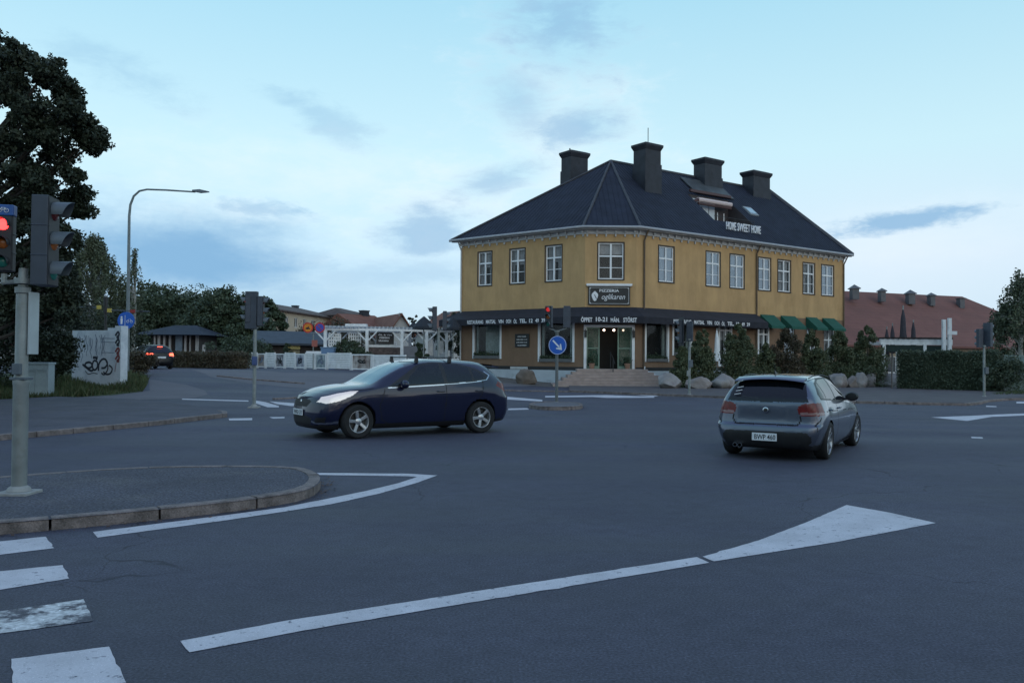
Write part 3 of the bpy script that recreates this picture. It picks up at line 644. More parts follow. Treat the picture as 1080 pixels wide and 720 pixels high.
# cornice, brackets, gutter
def offset_line(o):
    pts = []
    fs = [FL, FC, FR]
    pts.append(Vector(FL.pt(-o, o, 0)[:2]))
    for f, g in ((FL, FC), (FC, FR)):
        p = f.p + f.n * o; q2 = g.p + g.n * o; t = isect(p, f.d, q2, g.d); pts.append(p + f.d * t)
    pts.append(Vector(FR.pt(FR.len + (.35 if o > .2 else 0), o, 0)[:2])); return pts
def band(o0, o1, z0, z1, name, m, parent=B0, zi=None):
    a = offset_line(o0); b = offset_line(o1); mb = MB()
    for i in range(3):
        vs = [(p.x, p.y, z) for z in (z0, z1) for p in (a[i], a[i + 1], b[i + 1], b[i])]
        mb.add(vs, [(0, 3, 2, 1), (4, 5, 6, 7), (0, 1, 5, 4), (1, 2, 6, 5), (2, 3, 7, 6), (3, 0, 4, 7)])
    return bpart(mb, name, m, parent)
band(-.02, .07, ZE - .34, ZE - .10, 'frieze', trim_m)
soffit = band(-.05, ov - .08, ZE - .10, ZE - .02, 'soffit', trim_m)
def gutter():
    mb = MB(); ln = offset_line(ov + .02)
    mb.tube([(p.x, p.y, ZE + .02) for p in ln], .085, 10); return bpart(mb, 'gutter', mat('gutter', (.34, .35, .37), .5, .1, 3), smooth=50)
gutter()
for Fc in (FL, FC, FR):
    n = max(3, int(Fc.len / .62)); 
    for i in range(n + 1):
        a = .12 + (Fc.len - .24) * i / n; br = MB(); Fc.box(br, a - .045, a + .045, ZE - .26, ZE - .102, .072, .22); Fc.box(br, a - .045, a + .045, ZE - .50, ZE - .345, .0, .09)
        Fc.box(br, a - .03, a + .03, ZE - .35, ZE - .25, .0, .085); bpart(br, 'bracket', trim_m, soffit)
# roof
EA, EB, EC, ED = [Vector((p.x, p.y, ZE)) for p in offset_line(ov)]
nE = Facade(pE, pA).n
EE = Vector((pE.x + nE.x * ov + RD.x * .35, pE.y + nE.y * ov + RD.y * .35, ZE))
EA2 = Vector((pA[0] + nE.x * ov - RD.x * .0, pA[1] + nE.y * ov, ZE))
slope_s = RD.to_3d(); foot = EC + slope_s * (R_ - EC).dot(slope_s); upv = R_ - foot
sT = (T_ - EC).dot(slope_s); sR = (R_ - EC).dot(slope_s); sD = (ED - EC).dot(slope_s)
def RQ(s, w, off=0.0):
    nn = slope_s.cross(upv).normalized(); nn = nn if nn.z > 0 else -nn
    return EC + slope_s * s + upv * w + nn * off
def rsw(px, py):
    a, b = ray(px, py); d = Vector((a, 1, b)); o = Vector((0, 0, H)); nn = slope_s.cross(upv); t = (EC - o).dot(nn) / d.dot(nn); p = o + d * t - EC
    return p.dot(slope_s), p.dot(upv) / upv.length_squared
ta = rsw(735, 214)[0]; tb = rsw(783, 226)[0]; wa = rsw(760, 233)[1]; wb = rsw(760, 210.5)[1]
rf = MB()
def rq(*sw): rf.add([RQ(a, b) for a, b in sw], [tuple(range(len(sw)))])
rq((0, 0), (ta, 0), (ta, 1), (sT, 1)); rq((ta, 0), (tb, 0), (tb, wa), (ta, wa)); rq((ta, wb), (tb, wb), (tb, 1), (ta, 1)); rq((tb, 0), (sD, 0), (sR, 1), (tb, 1))
T2 = RQ(sT, 1)
rf.add([EA, EB, T2], [(0, 1, 2)]); rf.add([EB, EC, T2], [(0, 1, 2)])
rf.add([ED, EE, R_], []) ; k0 = len(rf.v)
rf.add([EE, EA2, T2, R_], [(0, 1, 2, 3)]); rf.add([EA2, EA, T2], [(0, 1, 2)])
rf.v = [tuple(v) for v in rf.v]
roof = bpart(rf, 'roof', roof_m)
# ridge and hip caps, verge
rc = MB()
for a, b in ((EA, T2), (EB, T2), (EC, T2), (T2, R_)): rc.tube([a + Vector((0, 0, .03)), b + Vector((0, 0, .03))], .09, 6)
rc.tube([ED + Vector((0, 0, .05)), R_ + Vector((0, 0, .05))], .16, 4); rc.tube([EE + Vector((0, 0, .05)), R_ + Vector((0, 0, .05))], .16, 4)
bpart(rc, 'ridge_caps', mat('ridge_tile', (.05, .052, .06), .6, .2, 3), roof, smooth=60)
# tile courses: slender ribs running up the slopes
tl = MB()
def ribs(P0, P1, Q0, Q1, step, r=.022):
    L0 = (P1 - P0).length; n = int(L0 / step)
    for i in range(1, n):
        t = i / n; a = P0.lerp(P1, t); b = Q0.lerp(Q1, t)
        if (b - a).length > .4: tl.tube([a, b], r, 4, cap=False)
def ribs_dir(tri, base, updir, step):
    """ribs straight up a face: from its eaves edge to whichever other edge they meet"""
    a, b = base; L0 = (b - a).length; n = int(L0 / step); d = (b - a).normalized()
    u = (updir - d * updir.dot(d)).normalized()
    for i in range(1, n):
        p = a + d * (L0 * i / n); best = None
        for e0, e1 in tri:
            # intersect p + u t with the edge in the (d,u) plane
            x0, y0 = (e0 - p).dot(d), (e0 - p).dot(u); x1, y1 = (e1 - p).dot(d), (e1 - p).dot(u)
            if (x0 <= 0 <= x1) or (x1 <= 0 <= x0):
                if abs(x1 - x0) < 1e-6: continue
                y = y0 + (y1 - y0) * (-x0) / (x1 - x0)
                if y > .05: best = y if best is None else min(best, y)
        if best: tl.tube([p + Vector((0, 0, .005)), p + u * best + Vector((0, 0, .005))], .024, 4, cap=False)
ribs_dir([(EA, T2), (EB, T2)], (EA, EB), T2 - EA, .30); ribs_dir([(EB, T2), (EC, T2)], (EB, EC), T2 - EB, .30)
n = int(sD / .30)
for i in range(1, n):
    s = sD * i / n; top = 1.0
    if s < sT: top = s / sT
    if s > sR and sD > sR: top = (sD - s) / (sD - sR)
    segs = [(0, top)]
    if ta - .05 < s < tb + .05: segs = [(0, wa), (wb, top)]
    for a, b in segs:
        if b > a + .02: tl.tube([RQ(s, a, .005), RQ(s, b, .005)], .024, 4, cap=False)
bpart(tl, 'tile_ribs', roof_m, roof)
def slopez(x, y):
    """height of the roof over a point (whichever slope is lower)"""
    p = Vector((x, y, 0)); s = (p - EC).dot(slope_s); h = Vector((upv.x, upv.y, 0)); w = (p - EC - slope_s * s).dot(h) / h.length_squared
    return ZE + (CAP - ZE) * min(w, 2 - w)
def chimney(px, Y, wl, wd, ztop, cap=True):
    x = X(px, Y, 180); c = MB(); zb = ZE + .5
    Mx = Matrix.Translation((x, Y, 0)) @ Matrix.Rotation(math.atan2(RD.y, RD.x), 4, 'Z')
    def bx(hw, hd, z0, z1, hw2=None, hd2=None):
        hw2 = hw if hw2 is None else hw2; hd2 = hd if hd2 is None else hd2
        vs = [Mx @ Vector(v) for v in ((-hw, -hd, z0), (hw, -hd, z0), (hw, hd, z0), (-hw, hd, z0), (-hw2, -hd2, z1), (hw2, -hd2, z1), (hw2, hd2, z1), (-hw2, hd2, z1))]
        c.add(vs, [(0, 3, 2, 1), (4, 5, 6, 7), (0, 1, 5, 4), (1, 2, 6, 5), (2, 3, 7, 6), (3, 0, 4, 7)])
    hw, hd = wl / 2, wd / 2
    bx(hw * 1.0, hd * 1.0, zb, ztop - 1.35); bx(hw * .93, hd * .93, ztop - 1.353, ztop - .42); bx(hw * .93, hd * .93, ztop - .42, ztop - .16, hw * 1.1, hd * 1.12); bx(hw * 1.1, hd * 1.12, ztop - .16, ztop - .02); bx(hw * 1.1, hd * 1.12, ztop - .02, ztop + .06, hw * .8, hd * .8)
    return bpart(c, 'chimney', chim_m, roof, bevel=.015), Mx
chimney(606, 60.6, 1.7, 1.15, H + (380 - 162) / F * 60.6)
c2, _ = chimney(682.5, 57.6, 1.55, 1.25, H + (380.3 - 153.5) / F * 57.6)
chimney(746.5, 63.6, 2.0, 1.2, H + (381 - 169.5) / F * 63.6); chimney(797.5, 66.8, 2.15, 1.2, H + (381.4 - 183) / F * 66.8)
q = MB(); p = at(683.5, 152, 57.6); q.tube([(p.x, p.y, p.z - .2), (p.x, p.y, p.z + 1.1)], .025, 6); bpart(q, 'antenna', black_metal, c2)
q = MB(); p = at(601, 161, 60.6); q.tube([(p.x, p.y, p.z - .2), (p.x, p.y, p.z + .3)], .05, 6); bpart(q, 'flue', black_metal, roof)
# flat box behind the terrace and the terrace itself
def terrace():
    t = MB(); a, b, c, d = RQ(ta, wa), RQ(tb, wa), RQ(tb, wb), RQ(ta, wb)
    hn = Vector((upv.x, upv.y, 0)); hn2 = hn.normalized(); run = (d - a).dot(hn2)
    fa, fb = a - Vector((0, 0, .35)), b - Vector((0, 0, .35)); ga, gb = fa + hn2 * run, fb + hn2 * run
    t.add([fa, fb, gb, ga], [(0, 1, 2, 3)]); t.add([a, fa, ga, d], [(0, 1, 2, 3)]); t.add([b, c, gb, fb], [(0, 1, 2, 3)]); t.add([a, b, fb, fa], [(0, 1, 2, 3)])
    t.add([ga, gb, c, d], [(0, 1, 2, 3)])
    tr = bpart(t, 'roof_terrace', mat('terrace_cladding', (.05, .04, .042), .7, .2, 3))
    g = MB(); e = MB(); nf = 5
    out = -hn2 * .02
    out = -hn2 * .06
    for k in range(4):
        p0 = ga.lerp(gb, .02 + .16 * k); p1 = ga.lerp(gb, .02 + .16 * (k + 1) - .02); u = Vector((0, 0, (d.z - ga.z) * .9))
        g.add([p0 + out, p1 + out, p1 + u + out, p0 + u + out, p0 - out, p1 - out, p1 + u - out, p0 + u - out], [(0, 1, 2, 3), (7, 6, 5, 4), (0, 4, 5, 1), (1, 5, 6, 2), (2, 6, 7, 3), (3, 7, 4, 0)])
    bpart(g, 'railing_panels', mat('frosted_panel', (.52, .56, .60), .3, .05, 3), tr)
    for k in range(5):
        p = a.lerp(b, .03 + .235 * k); e.tube([p - Vector((0, 0, .3)), p + Vector((0, 0, .3))], .018, 6)
    e.tube([a + Vector((0, 0, .3)), b + Vector((0, 0, .3))], .018, 6); bpart(e, 'railing', black_metal, tr)
    k = MB(); p0 = d.lerp(c, .10) - hn2 * .55 + Vector((0, 0, -.42)); p1 = d.lerp(c, .92) - hn2 * .55 + Vector((0, 0, -.42))
    k.tube([p0, p1], .17, 8); bpart(k, 'awning_cassette', pink_m, tr, smooth=40)
    k = MB(); p2 = d - hn2 * .2 + Vector((0, 0, .22)); p3 = c - hn2 * .2 + Vector((0, 0, .22))
    k.tube([p2, p3], .13, 4); k.tube([p0 - slope_s * .5 - Vector((0, 0, .2)), p0 + slope_s * .1], .12, 6); k.tube([p0 - Vector((0, 0, .27)), p1 - Vector((0, 0, .27))], .09, 6)
    bpart(k, 'awning_rail', mat('dark_red_brown', (.07, .03, .03), .6), tr)
    # person sized door frames in the back wall
    k = MB()
    for i in range(2):
        q0 = ga.lerp(gb, .72 + .16 * i) - hn2 * .03; k.tube([q0, q0 + Vector((0, 0, 1.5))], .045, 4)
    bpart(k, 'door_frames', frame_m, tr)
    h = MB(); h0 = RQ(rsw(727, 212)[0], rsw(760, 209)[1], .02); 
    s0 = rsw(729, 200)[0]; s1 = rsw(768, 206)[0]; w0 = wb + .03; w1 = min(.97, wb + .27)
    for sa, sb, wa_, wb_ in ((s0, s1, w0, w1),):
        h.add([RQ(sa, wa_, .05), RQ(sb, wa_, .05), RQ(sb, wb_, .05), RQ(sa, wb_, .05), RQ(sa, wa_, .12), RQ(sb, wa_, .12), RQ(sb, wb_, .12), RQ(sa, wb_, .12)], [(0, 3, 2, 1), (4, 5, 6, 7), (0, 1, 5, 4), (1, 2, 6, 5), (2, 3, 7, 6), (3, 0, 4, 7)])
    bpart(h, 'sheet_metal_cover', mat('weathered_sheet', (.05, .055, .058), .55, .4, 1.5), roof)
terrace()
s0, w0 = rsw(783, 219); s1, w1 = rsw(797, 226)
sk = MB()
a, b, c, d = rsw(780.5, 218.5), rsw(787, 219), rsw(801.5, 228.5), rsw(796, 228)
for off0, off1, m_, nm, k in ((.0, .10, frame_m, 'skylight', 0),):
    sa, sb = min(a[0], d[0]), max(b[0], c[0]); sa = (a[0] + d[0]) / 2 - .1; sb = (b[0] + c[0]) / 2 + .1; wl, wh = (c[1] + d[1]) / 2, (a[1] + b[1]) / 2
    sk.add([RQ(sa, wl, off0), RQ(sb, wl, off0), RQ(sb, wh, off0), RQ(sa, wh, off0), RQ(sa, wl, off1), RQ(sb, wl, off1), RQ(sb, wh, off1), RQ(sa, wh, off1)], [(0, 3, 2, 1), (4, 5, 6, 7), (0, 1, 5, 4), (1, 2, 6, 5), (2, 3, 7, 6), (3, 0, 4, 7)])
    s_ = bpart(sk, 'skylight', mat('skylight_frame', (.25, .27, .29), .5), roof)
    g = MB(); g.add([RQ(sa + .08, wl + .02, .12), RQ(sb - .08, wl + .02, .12), RQ(sb - .08, wh - .02, .12), RQ(sa + .08, wh - .02, .12)], [(0, 1, 2, 3)])
bpart(g, 'skylight_pane', mat('sky_mirror_glass', (.45, .5, .55), .12, .05, 2, spec=1.0, metal=.6), roof)
# HOME SWEET HOME in standing white letters on the roof
h0 = rsw(765.5, 243); h1 = rsw(801.5, 247.5); hs = (h0[0] + h1[0]) / 2; hw = (h0[1] + h1[1]) / 2
pc = RQ(hs, hw, 0.0); fr = Facade((pc.x, pc.y), (pc.x + RD.x, pc.y + RD.y))
hl = thing('roof_letters', 'white standing letters reading HOME SWEET HOME on the dark roof below the terrace', 'letters', (pc.x, pc.y, pc.z))
wd = (h1[0] - h0[0])
Th = Matrix.Translation(-Vector(pc))
for k, (wrd, cx, ww) in enumerate((('HOME', -.355, .27), ('SWEET', .0, .36), ('HOME', .36, .27))):
    text(wrd, .7, letter_m, hl, Th @ fr.M(cx * wd - .1, .12, pc.z + .30), name='word', width=ww * wd, height=.55, extrude=.03, bold=.006)
q = MB()
for k in range(9):
    v0 = Th @ Vector(fr.pt((-.48 + .12 * k) * wd - .1, .08, pc.z + .5)); q.tube([v0, v0 - Vector((0, 0, .75))], .012, 4)
q.build('stand', black_metal, hl)
# canopies
def canopy():
    a = offset_line(.02); b = offset_line(1.05); zt, zf, zv = 4.80, 4.18, 3.76; m = MB()
    # cut the right end at the downpipe
    sr = FR.s_at(797, 335); a[3] = Vector(FR.pt(sr, .02, 0)[:2]); b[3] = Vector(FR.pt(sr, 1.05, 0)[:2])
    for i in range(3):
        A0, A1, B0_, B1 = a[i], a[i + 1], b[i], b[i + 1]; n = max(2, int((B1 - B0_).length / .35)); L = []
        for k in range(n + 1):
            t = k / n; p = A0.lerp(A1, t); q = B0_.lerp(B1, t); sag = .03 * math.sin(k * 1.9 + i) if 0 < k < n else 0; o = (q - p).normalized() * sag
            L.append([(p.x, p.y, zt), ((p.x + q.x) / 2, (p.y + q.y) / 2, (zt + zf) / 2 - .03), (q.x, q.y, zf), (q.x + o.x, q.y + o.y, zv + (.035 * abs(math.sin(k * 1.3))))])
        for k in range(n):
            for j in range(3): m.add([L[k][j], L[k + 1][j], L[k + 1][j + 1], L[k][j + 1]], [(0, 1, 2, 3)])
    for A0, B_ in ((a[0], b[0]), (a[3], b[3])):
        m.add([(A0.x, A0.y, zt), (B_.x, B_.y, zf), (B_.x, B_.y, zv), (A0.x, A0.y, zv)], [(0, 1, 2, 3)])
    c = bpart(m, 'awning', canopy_m, smooth=30)
    for Fc, i, (t0, t1), s in ((FL, 0, (492.5, 575), 'RESTAURANG  MATSAL  VIN  OCH  ÖL   TEL. 12 49 39'), (FC, 1, (612.5, 672), 'ÖPPET 10-21 MÅN. STÖRST'), (FR, 2, (710, 791), 'RESTAURANG  MATSAL  VIN  OCH  ÖL   TEL. 12 49 39')):
        x0, x1 = Fc.s_at(t0, 337, 1.08), Fc.s_at(t1, 337, 1.08)
        ws_ = s.split(); tot = sum(len(w) for w in ws_) + 1.3 * (len(ws_) - 1); u = (x1 - x0) / tot; q0 = x0
        for w in ws_:
            ww = u * len(w); text(w, .3, letter_m, c, TB @ Fc.M(q0 + ww / 2, 1.085, 3.99 if Fc is not FC else 4.0), width=ww * .96, height=(.25 if Fc is not FC else .28) * (1.18 if ('Ö' in w or 'Å' in w) else 1), extrude=.002, bold=.008, name='lettering_word'); q0 += ww + 1.3 * u
canopy()
for k, (x0, x1) in enumerate(((801.5, 816), (823, 838), (849.5, 861), (867, 879.5))):
    s0, s1 = FR.s_at(x0, 335), FR.s_at(x1, 335); zt = 4.80; m = MB(); nn = 6
    for i in range(nn):
        a = s0 + (s1 - s0) * i / nn; b = s0 + (s1 - s0) * (i + 1) / nn
        m.add([FR.pt(a, .04, zt), FR.pt(b, .04, zt), FR.pt(b, 1.0, 4.0), FR.pt(a, 1.0, 4.0), FR.pt(b, 1.01, 3.82), FR.pt(a, 1.01, 3.82)], [(0, 1, 2, 3), (3, 2, 4, 5)])
    for a in (s0, s1): m.add([FR.pt(a, .04, zt), FR.pt(a, 1.0, 4.0), FR.pt(a, 1.0, 3.82), FR.pt(a, .04, 4.0)], [(0, 1, 2, 3)])
    bpart(m, 'green_awning', green_cloth)['label'] = 'bright green cloth awning'
# downpipes
def pipe(Fc, s, z1=ZE - .02, foot=True, m=pipe_m):
    q = MB(); q.tube([Fc.pt(s, ov - .1, z1), Fc.pt(s, ov - .2, z1 - .2), Fc.pt(s, .10, z1 - .65), Fc.pt(s, .10, .9)], .055, 8); bpart(q, 'downpipe', m, smooth=50)
pipe(FR, FR.s_at(679, 300) - .05); pipe(FR, FR.s_at(797, 300)); pipe(FR, FR.len - .12); pipe(FL, .1, m=trim_m)
q = MB(); s = FR.s_at(679, 380) - .05; q.tube([FR.pt(s, .1, 1.2), FR.pt(s, .12, .95), FR.pt(s + .9, 1.0, .35), FR.pt(s + 1.3, 1.4, .2)], .07, 8); bpart(q, 'downpipe_foot', frame_m, smooth=50)
# sign board over the door
def signboard():
    s0, s1 = FC.s_at(620.5, 312, .1), FC.s_at(664.5, 312, .1); z0, z1 = FC.z_at(643, 321.6, .1), FC.z_at(643, 302, .1)
    b = MB(); FC.box(b, s0, s1, z0, z1, .0, .12); sb = bpart(b, 'signboard', black_paint)
    c = MB(); FC.box(c, s0 - .12, s1 + .12, z1 + .04, z1 + .16, .0, .24); FC.box(c, s0 - .06, s1 + .06, z1, z1 + .04, .0, .18); bpart(c, 'sign_ledge', frame_m, sb)
    e = MB(); t = .025; m = .07
    FC.box(e, s0 + m, s1 - m, z0 + m, z0 + m + t, .12, .13); FC.box(e, s0 + m, s1 - m, z1 - m - t, z1 - m, .12, .13); FC.box(e, s0 + m, s0 + m + t, z0 + m + t, z1 - m - t, .12, .13); FC.box(e, s1 - m - t, s1 - m, z0 + m + t, z1 - m - t, .12, .13)
    for sx in (s0 + m, s1 - m):
        for sz in (z0 + m, z1 - m):
            dx = .13 * (1 if sx < (s0 + s1) / 2 else -1); dz = .13 * (1 if sz < (z0 + z1) / 2 else -1)
            e.add([FC.pt(sx, .133, sz), FC.pt(sx + dx, .133, sz), FC.pt(sx, .133, sz + dz)], [(0, 1, 2)])
    bpart(e, 'sign_border', trim_m, sb)
    cx = (s0 + s1) / 2; w = s1 - s0; hh = z1 - z0
    text('PIZZERIA', .2, letter_m, sb, TB @ FC.M(cx + w * .0, .13, z0 + hh * .77), width=w * .47, height=hh * .15, bold=.004, name='sign_lettering')
    text('oglikaren', .3, letter_m, sb, TB @ FC.M(cx + w * .10, .13, z0 + hh * .40), width=w * .56, height=hh * .38, shear=.35, name='sign_lettering')
    # chef-like white emblem: a blob with a slanting stroke
    e = MB(); ex = s0 + w * .155; ez = z0 + hh * .47
    pts = [(math.cos(a) * w * .075 * (1 + .12 * math.sin(3 * a)), math.sin(a) * hh * .25 * (1 + .1 * math.cos(4 * a))) for a in [i * math.pi / 12 for i in range(24)]]
    e.prism(pts, 0, .012, FC.M(ex, .125, ez)); bpart(e, 'sign_emblem', letter_m, sb)
    e = MB(); e.tube([FC.pt(ex - w * .01, .14, ez + hh * .08), FC.pt(ex + w * .03, .14, ez - hh * .1), FC.pt(ex + w * .055, .14, ez - hh * .16)], .02, 5); bpart(e, 'emblem_stroke', black_paint, sb)
signboard()
# menu board
s0, s1 = FL.s_at(543.8, 359), FL.s_at(558.5, 359); z1 = FL.z_at(551, 352); z0 = FL.z_at(551, 366)
b = MB(); FL.box(b, s0, s1, z0, z1, 0, .07); mb_ = bpart(b, 'menu_board', black_paint)
for i, (t, w) in enumerate((('ÖPPETTIDER', .62), ('MÅN-FRE 11-21', .74), ('LÖR-SÖN 12-22', .74), ('VÄLKOMMEN', .66))):
    text(t, .1, letter_m, mb_, TB @ FL.M((s0 + s1) / 2, .08, z1 - .17 - i * (z1 - z0) * .22), width=(s1 - s0) * w, height=.075, bold=.003, name='menu_lettering')
b = MB(); FL.box(b, FL.s_at(538, 386, .1), FL.s_at(556, 386, .1), ZB - .18, ZB - .02, .04, .09); bpart(b, 'vent_sign', trim_m)
# ------------------------------------------------------------------ cars
def pchip(xs, ys, x):
    xs = np.asarray(xs, float); ys = np.asarray(ys, float); h = np.diff(xs); d = np.diff(ys) / h; n = len(xs); m = np.zeros(n)
    for i in range(1, n - 1):
        if d[i - 1] * d[i] > 0:
            w1 = 2 * h[i] + h[i - 1]; w2 = h[i] + 2 * h[i - 1]; m[i] = (w1 + w2) / (w1 / d[i - 1] + w2 / d[i])
    m[0] = d[0]; m[-1] = d[-1]; i = np.clip(np.searchsorted(xs, x) - 1, 0, n - 2); t = (x - xs[i]) / h[i]
    return (2 * t**3 - 3 * t**2 + 1) * ys[i] + (t**3 - 2 * t**2 + t) * h[i] * m[i] + (-2 * t**3 + 3 * t**2) * ys[i + 1] + (t**3 - t**2) * h[i] * m[i + 1]
def inpoly(px, py, poly):
    r = np.zeros(px.shape, bool); n = len(poly); j = n - 1
    for i in range(n):
        xi, yi = poly[i]; xj, yj = poly[j]
        c = ((yi > py) != (yj > py)) & (px < (xj - xi) * (py - yi) / (yj - yi + 1e-12) + xi); r ^= c; j = i
    return r
def nearline(px, py, pts, w):
    r = np.zeros(px.shape, bool)
    for (x0, y0), (x1, y1) in zip(pts, pts[1:]):
        dx, dy = x1 - x0, y1 - y0; l = dx * dx + dy * dy + 1e-12; t = np.clip(((px - x0) * dx + (py - y0) * dy) / l, 0, 1)
        r |= (px - x0 - t * dx)**2 + (py - y0 - t * dy)**2 < w * w
    return r
def car_surface(sp, res):
    """grid of points: stations along the car x a closed half section, closed by end caps"""
    T = sp['table']; ts = [r[0] for r in T]; Lc = ts[-1]; ns = int(Lc / res)
    t = np.unique(np.concatenate([np.linspace(0, .14, 22), np.linspace(.14, Lc - .14, ns), np.linspace(Lc - .14, Lc, 22)])); ns = len(t)
    K = [pchip(ts, [r[k] for r in T], t) for k in range(1, 10)]
    zb, ys, ym, zm, yb, zbl, yr, zr_, zt = K
    # rounding of the corners in plan at both ends
    cr = sp.get('corner', .12)
    sh = np.ones(ns)
    keyY = [0 * t, ys - .10, ys, ym, yb, yr, yr * .62, 0 * t]
    keyZ = [zb, zb, zb + .09, zm, zbl, zr_, zr_ + (zt - zr_) * .78, zt]
    cnt = [max(2, int(c * .016 / res)) for c in (14, 5, 18, 24, 30, 18, 26)]
    vv = []
    for i, c in enumerate(cnt): vv += [i + k / c for k in range(c)]
    vv.append(7.0); vv = np.array(vv)
    Y = np.zeros((ns, len(vv))); Z = np.zeros((ns, len(vv)))
    for i in range(ns):
        ky = np.array([k[i] for k in keyY]); kz = np.array([k[i] for k in keyZ])
        Y[i] = pchip(range(8), ky, vv); Z[i] = pchip(range(8), kz, vv)
        e = min(t[i], Lc - t[i]); cr_ = sp.get('round', .10)
        if e < cr_:
            q = 1 - math.sqrt(max(0, 1 - (1 - e / cr_)**2)); Y[i] *= 1 - q * cr_ * 1.05 / .8; zc = (Z[i].min() + Z[i].max()) / 2; Z[i] = zc + (Z[i] - zc) * (1 - q * cr_ * .35 / .55)
    Tt = np.repeat(t[:, None], len(vv), 1)
    # end caps
    def cap(Yr, Zr, e):
        n = max(6, int(.75 / (res * 1.6))); out = []
        zc = (Zr.min() + Zr.max()) / 2
        for k in range(1, n + 1):
            s = 1 - k / n; out.append((Yr * s, zc + (Zr - zc) * (s if True else 1)))
        return out
    f = cap(Y[0], Z[0], 0); r = cap(Y[-1], Z[-1], 1)
    YY = np.vstack([np.array([a for a, b in f[::-1]]), Y, np.array([a for a, b in r])]); ZZ = np.vstack([np.array([b for a, b in f[::-1]]), Z, np.array([b for a, b in r])])
    TT = np.vstack([np.zeros((len(f), len(vv))), Tt, np.full((len(r), len(vv)), Lc)])
    region = np.array([0] * len(f) + [1] * ns + [2] * len(r))
    # bend the ends: profile in z and roundness in plan
    dF = pchip([p[0] for p in sp['front']], [p[1] for p in sp['front']], np.clip(ZZ, sp['front'][0][0], sp['front'][-1][0])) + sp['fplan'] * np.clip(YY / .85, 0, 1.1)**sp.get('fpow', 3)
    dR = pchip([p[0] for p in sp['rear']], [p[1] for p in sp['rear']], np.clip(ZZ, sp['rear'][0][0], sp['rear'][-1][0])) + sp['rplan'] * np.clip(YY / .85, 0, 1.1)**sp.get('rpow', 3)
    wf = np.clip(1 - TT / sp.get('flen', 1.0), 0, 1)**1.5; wr = np.clip(1 - (Lc - TT) / sp.get('rlen', 1.0), 0, 1)**1.5
    XX = TT + wf * dF - wr * dR
    return XX, YY, ZZ, TT, vv, region
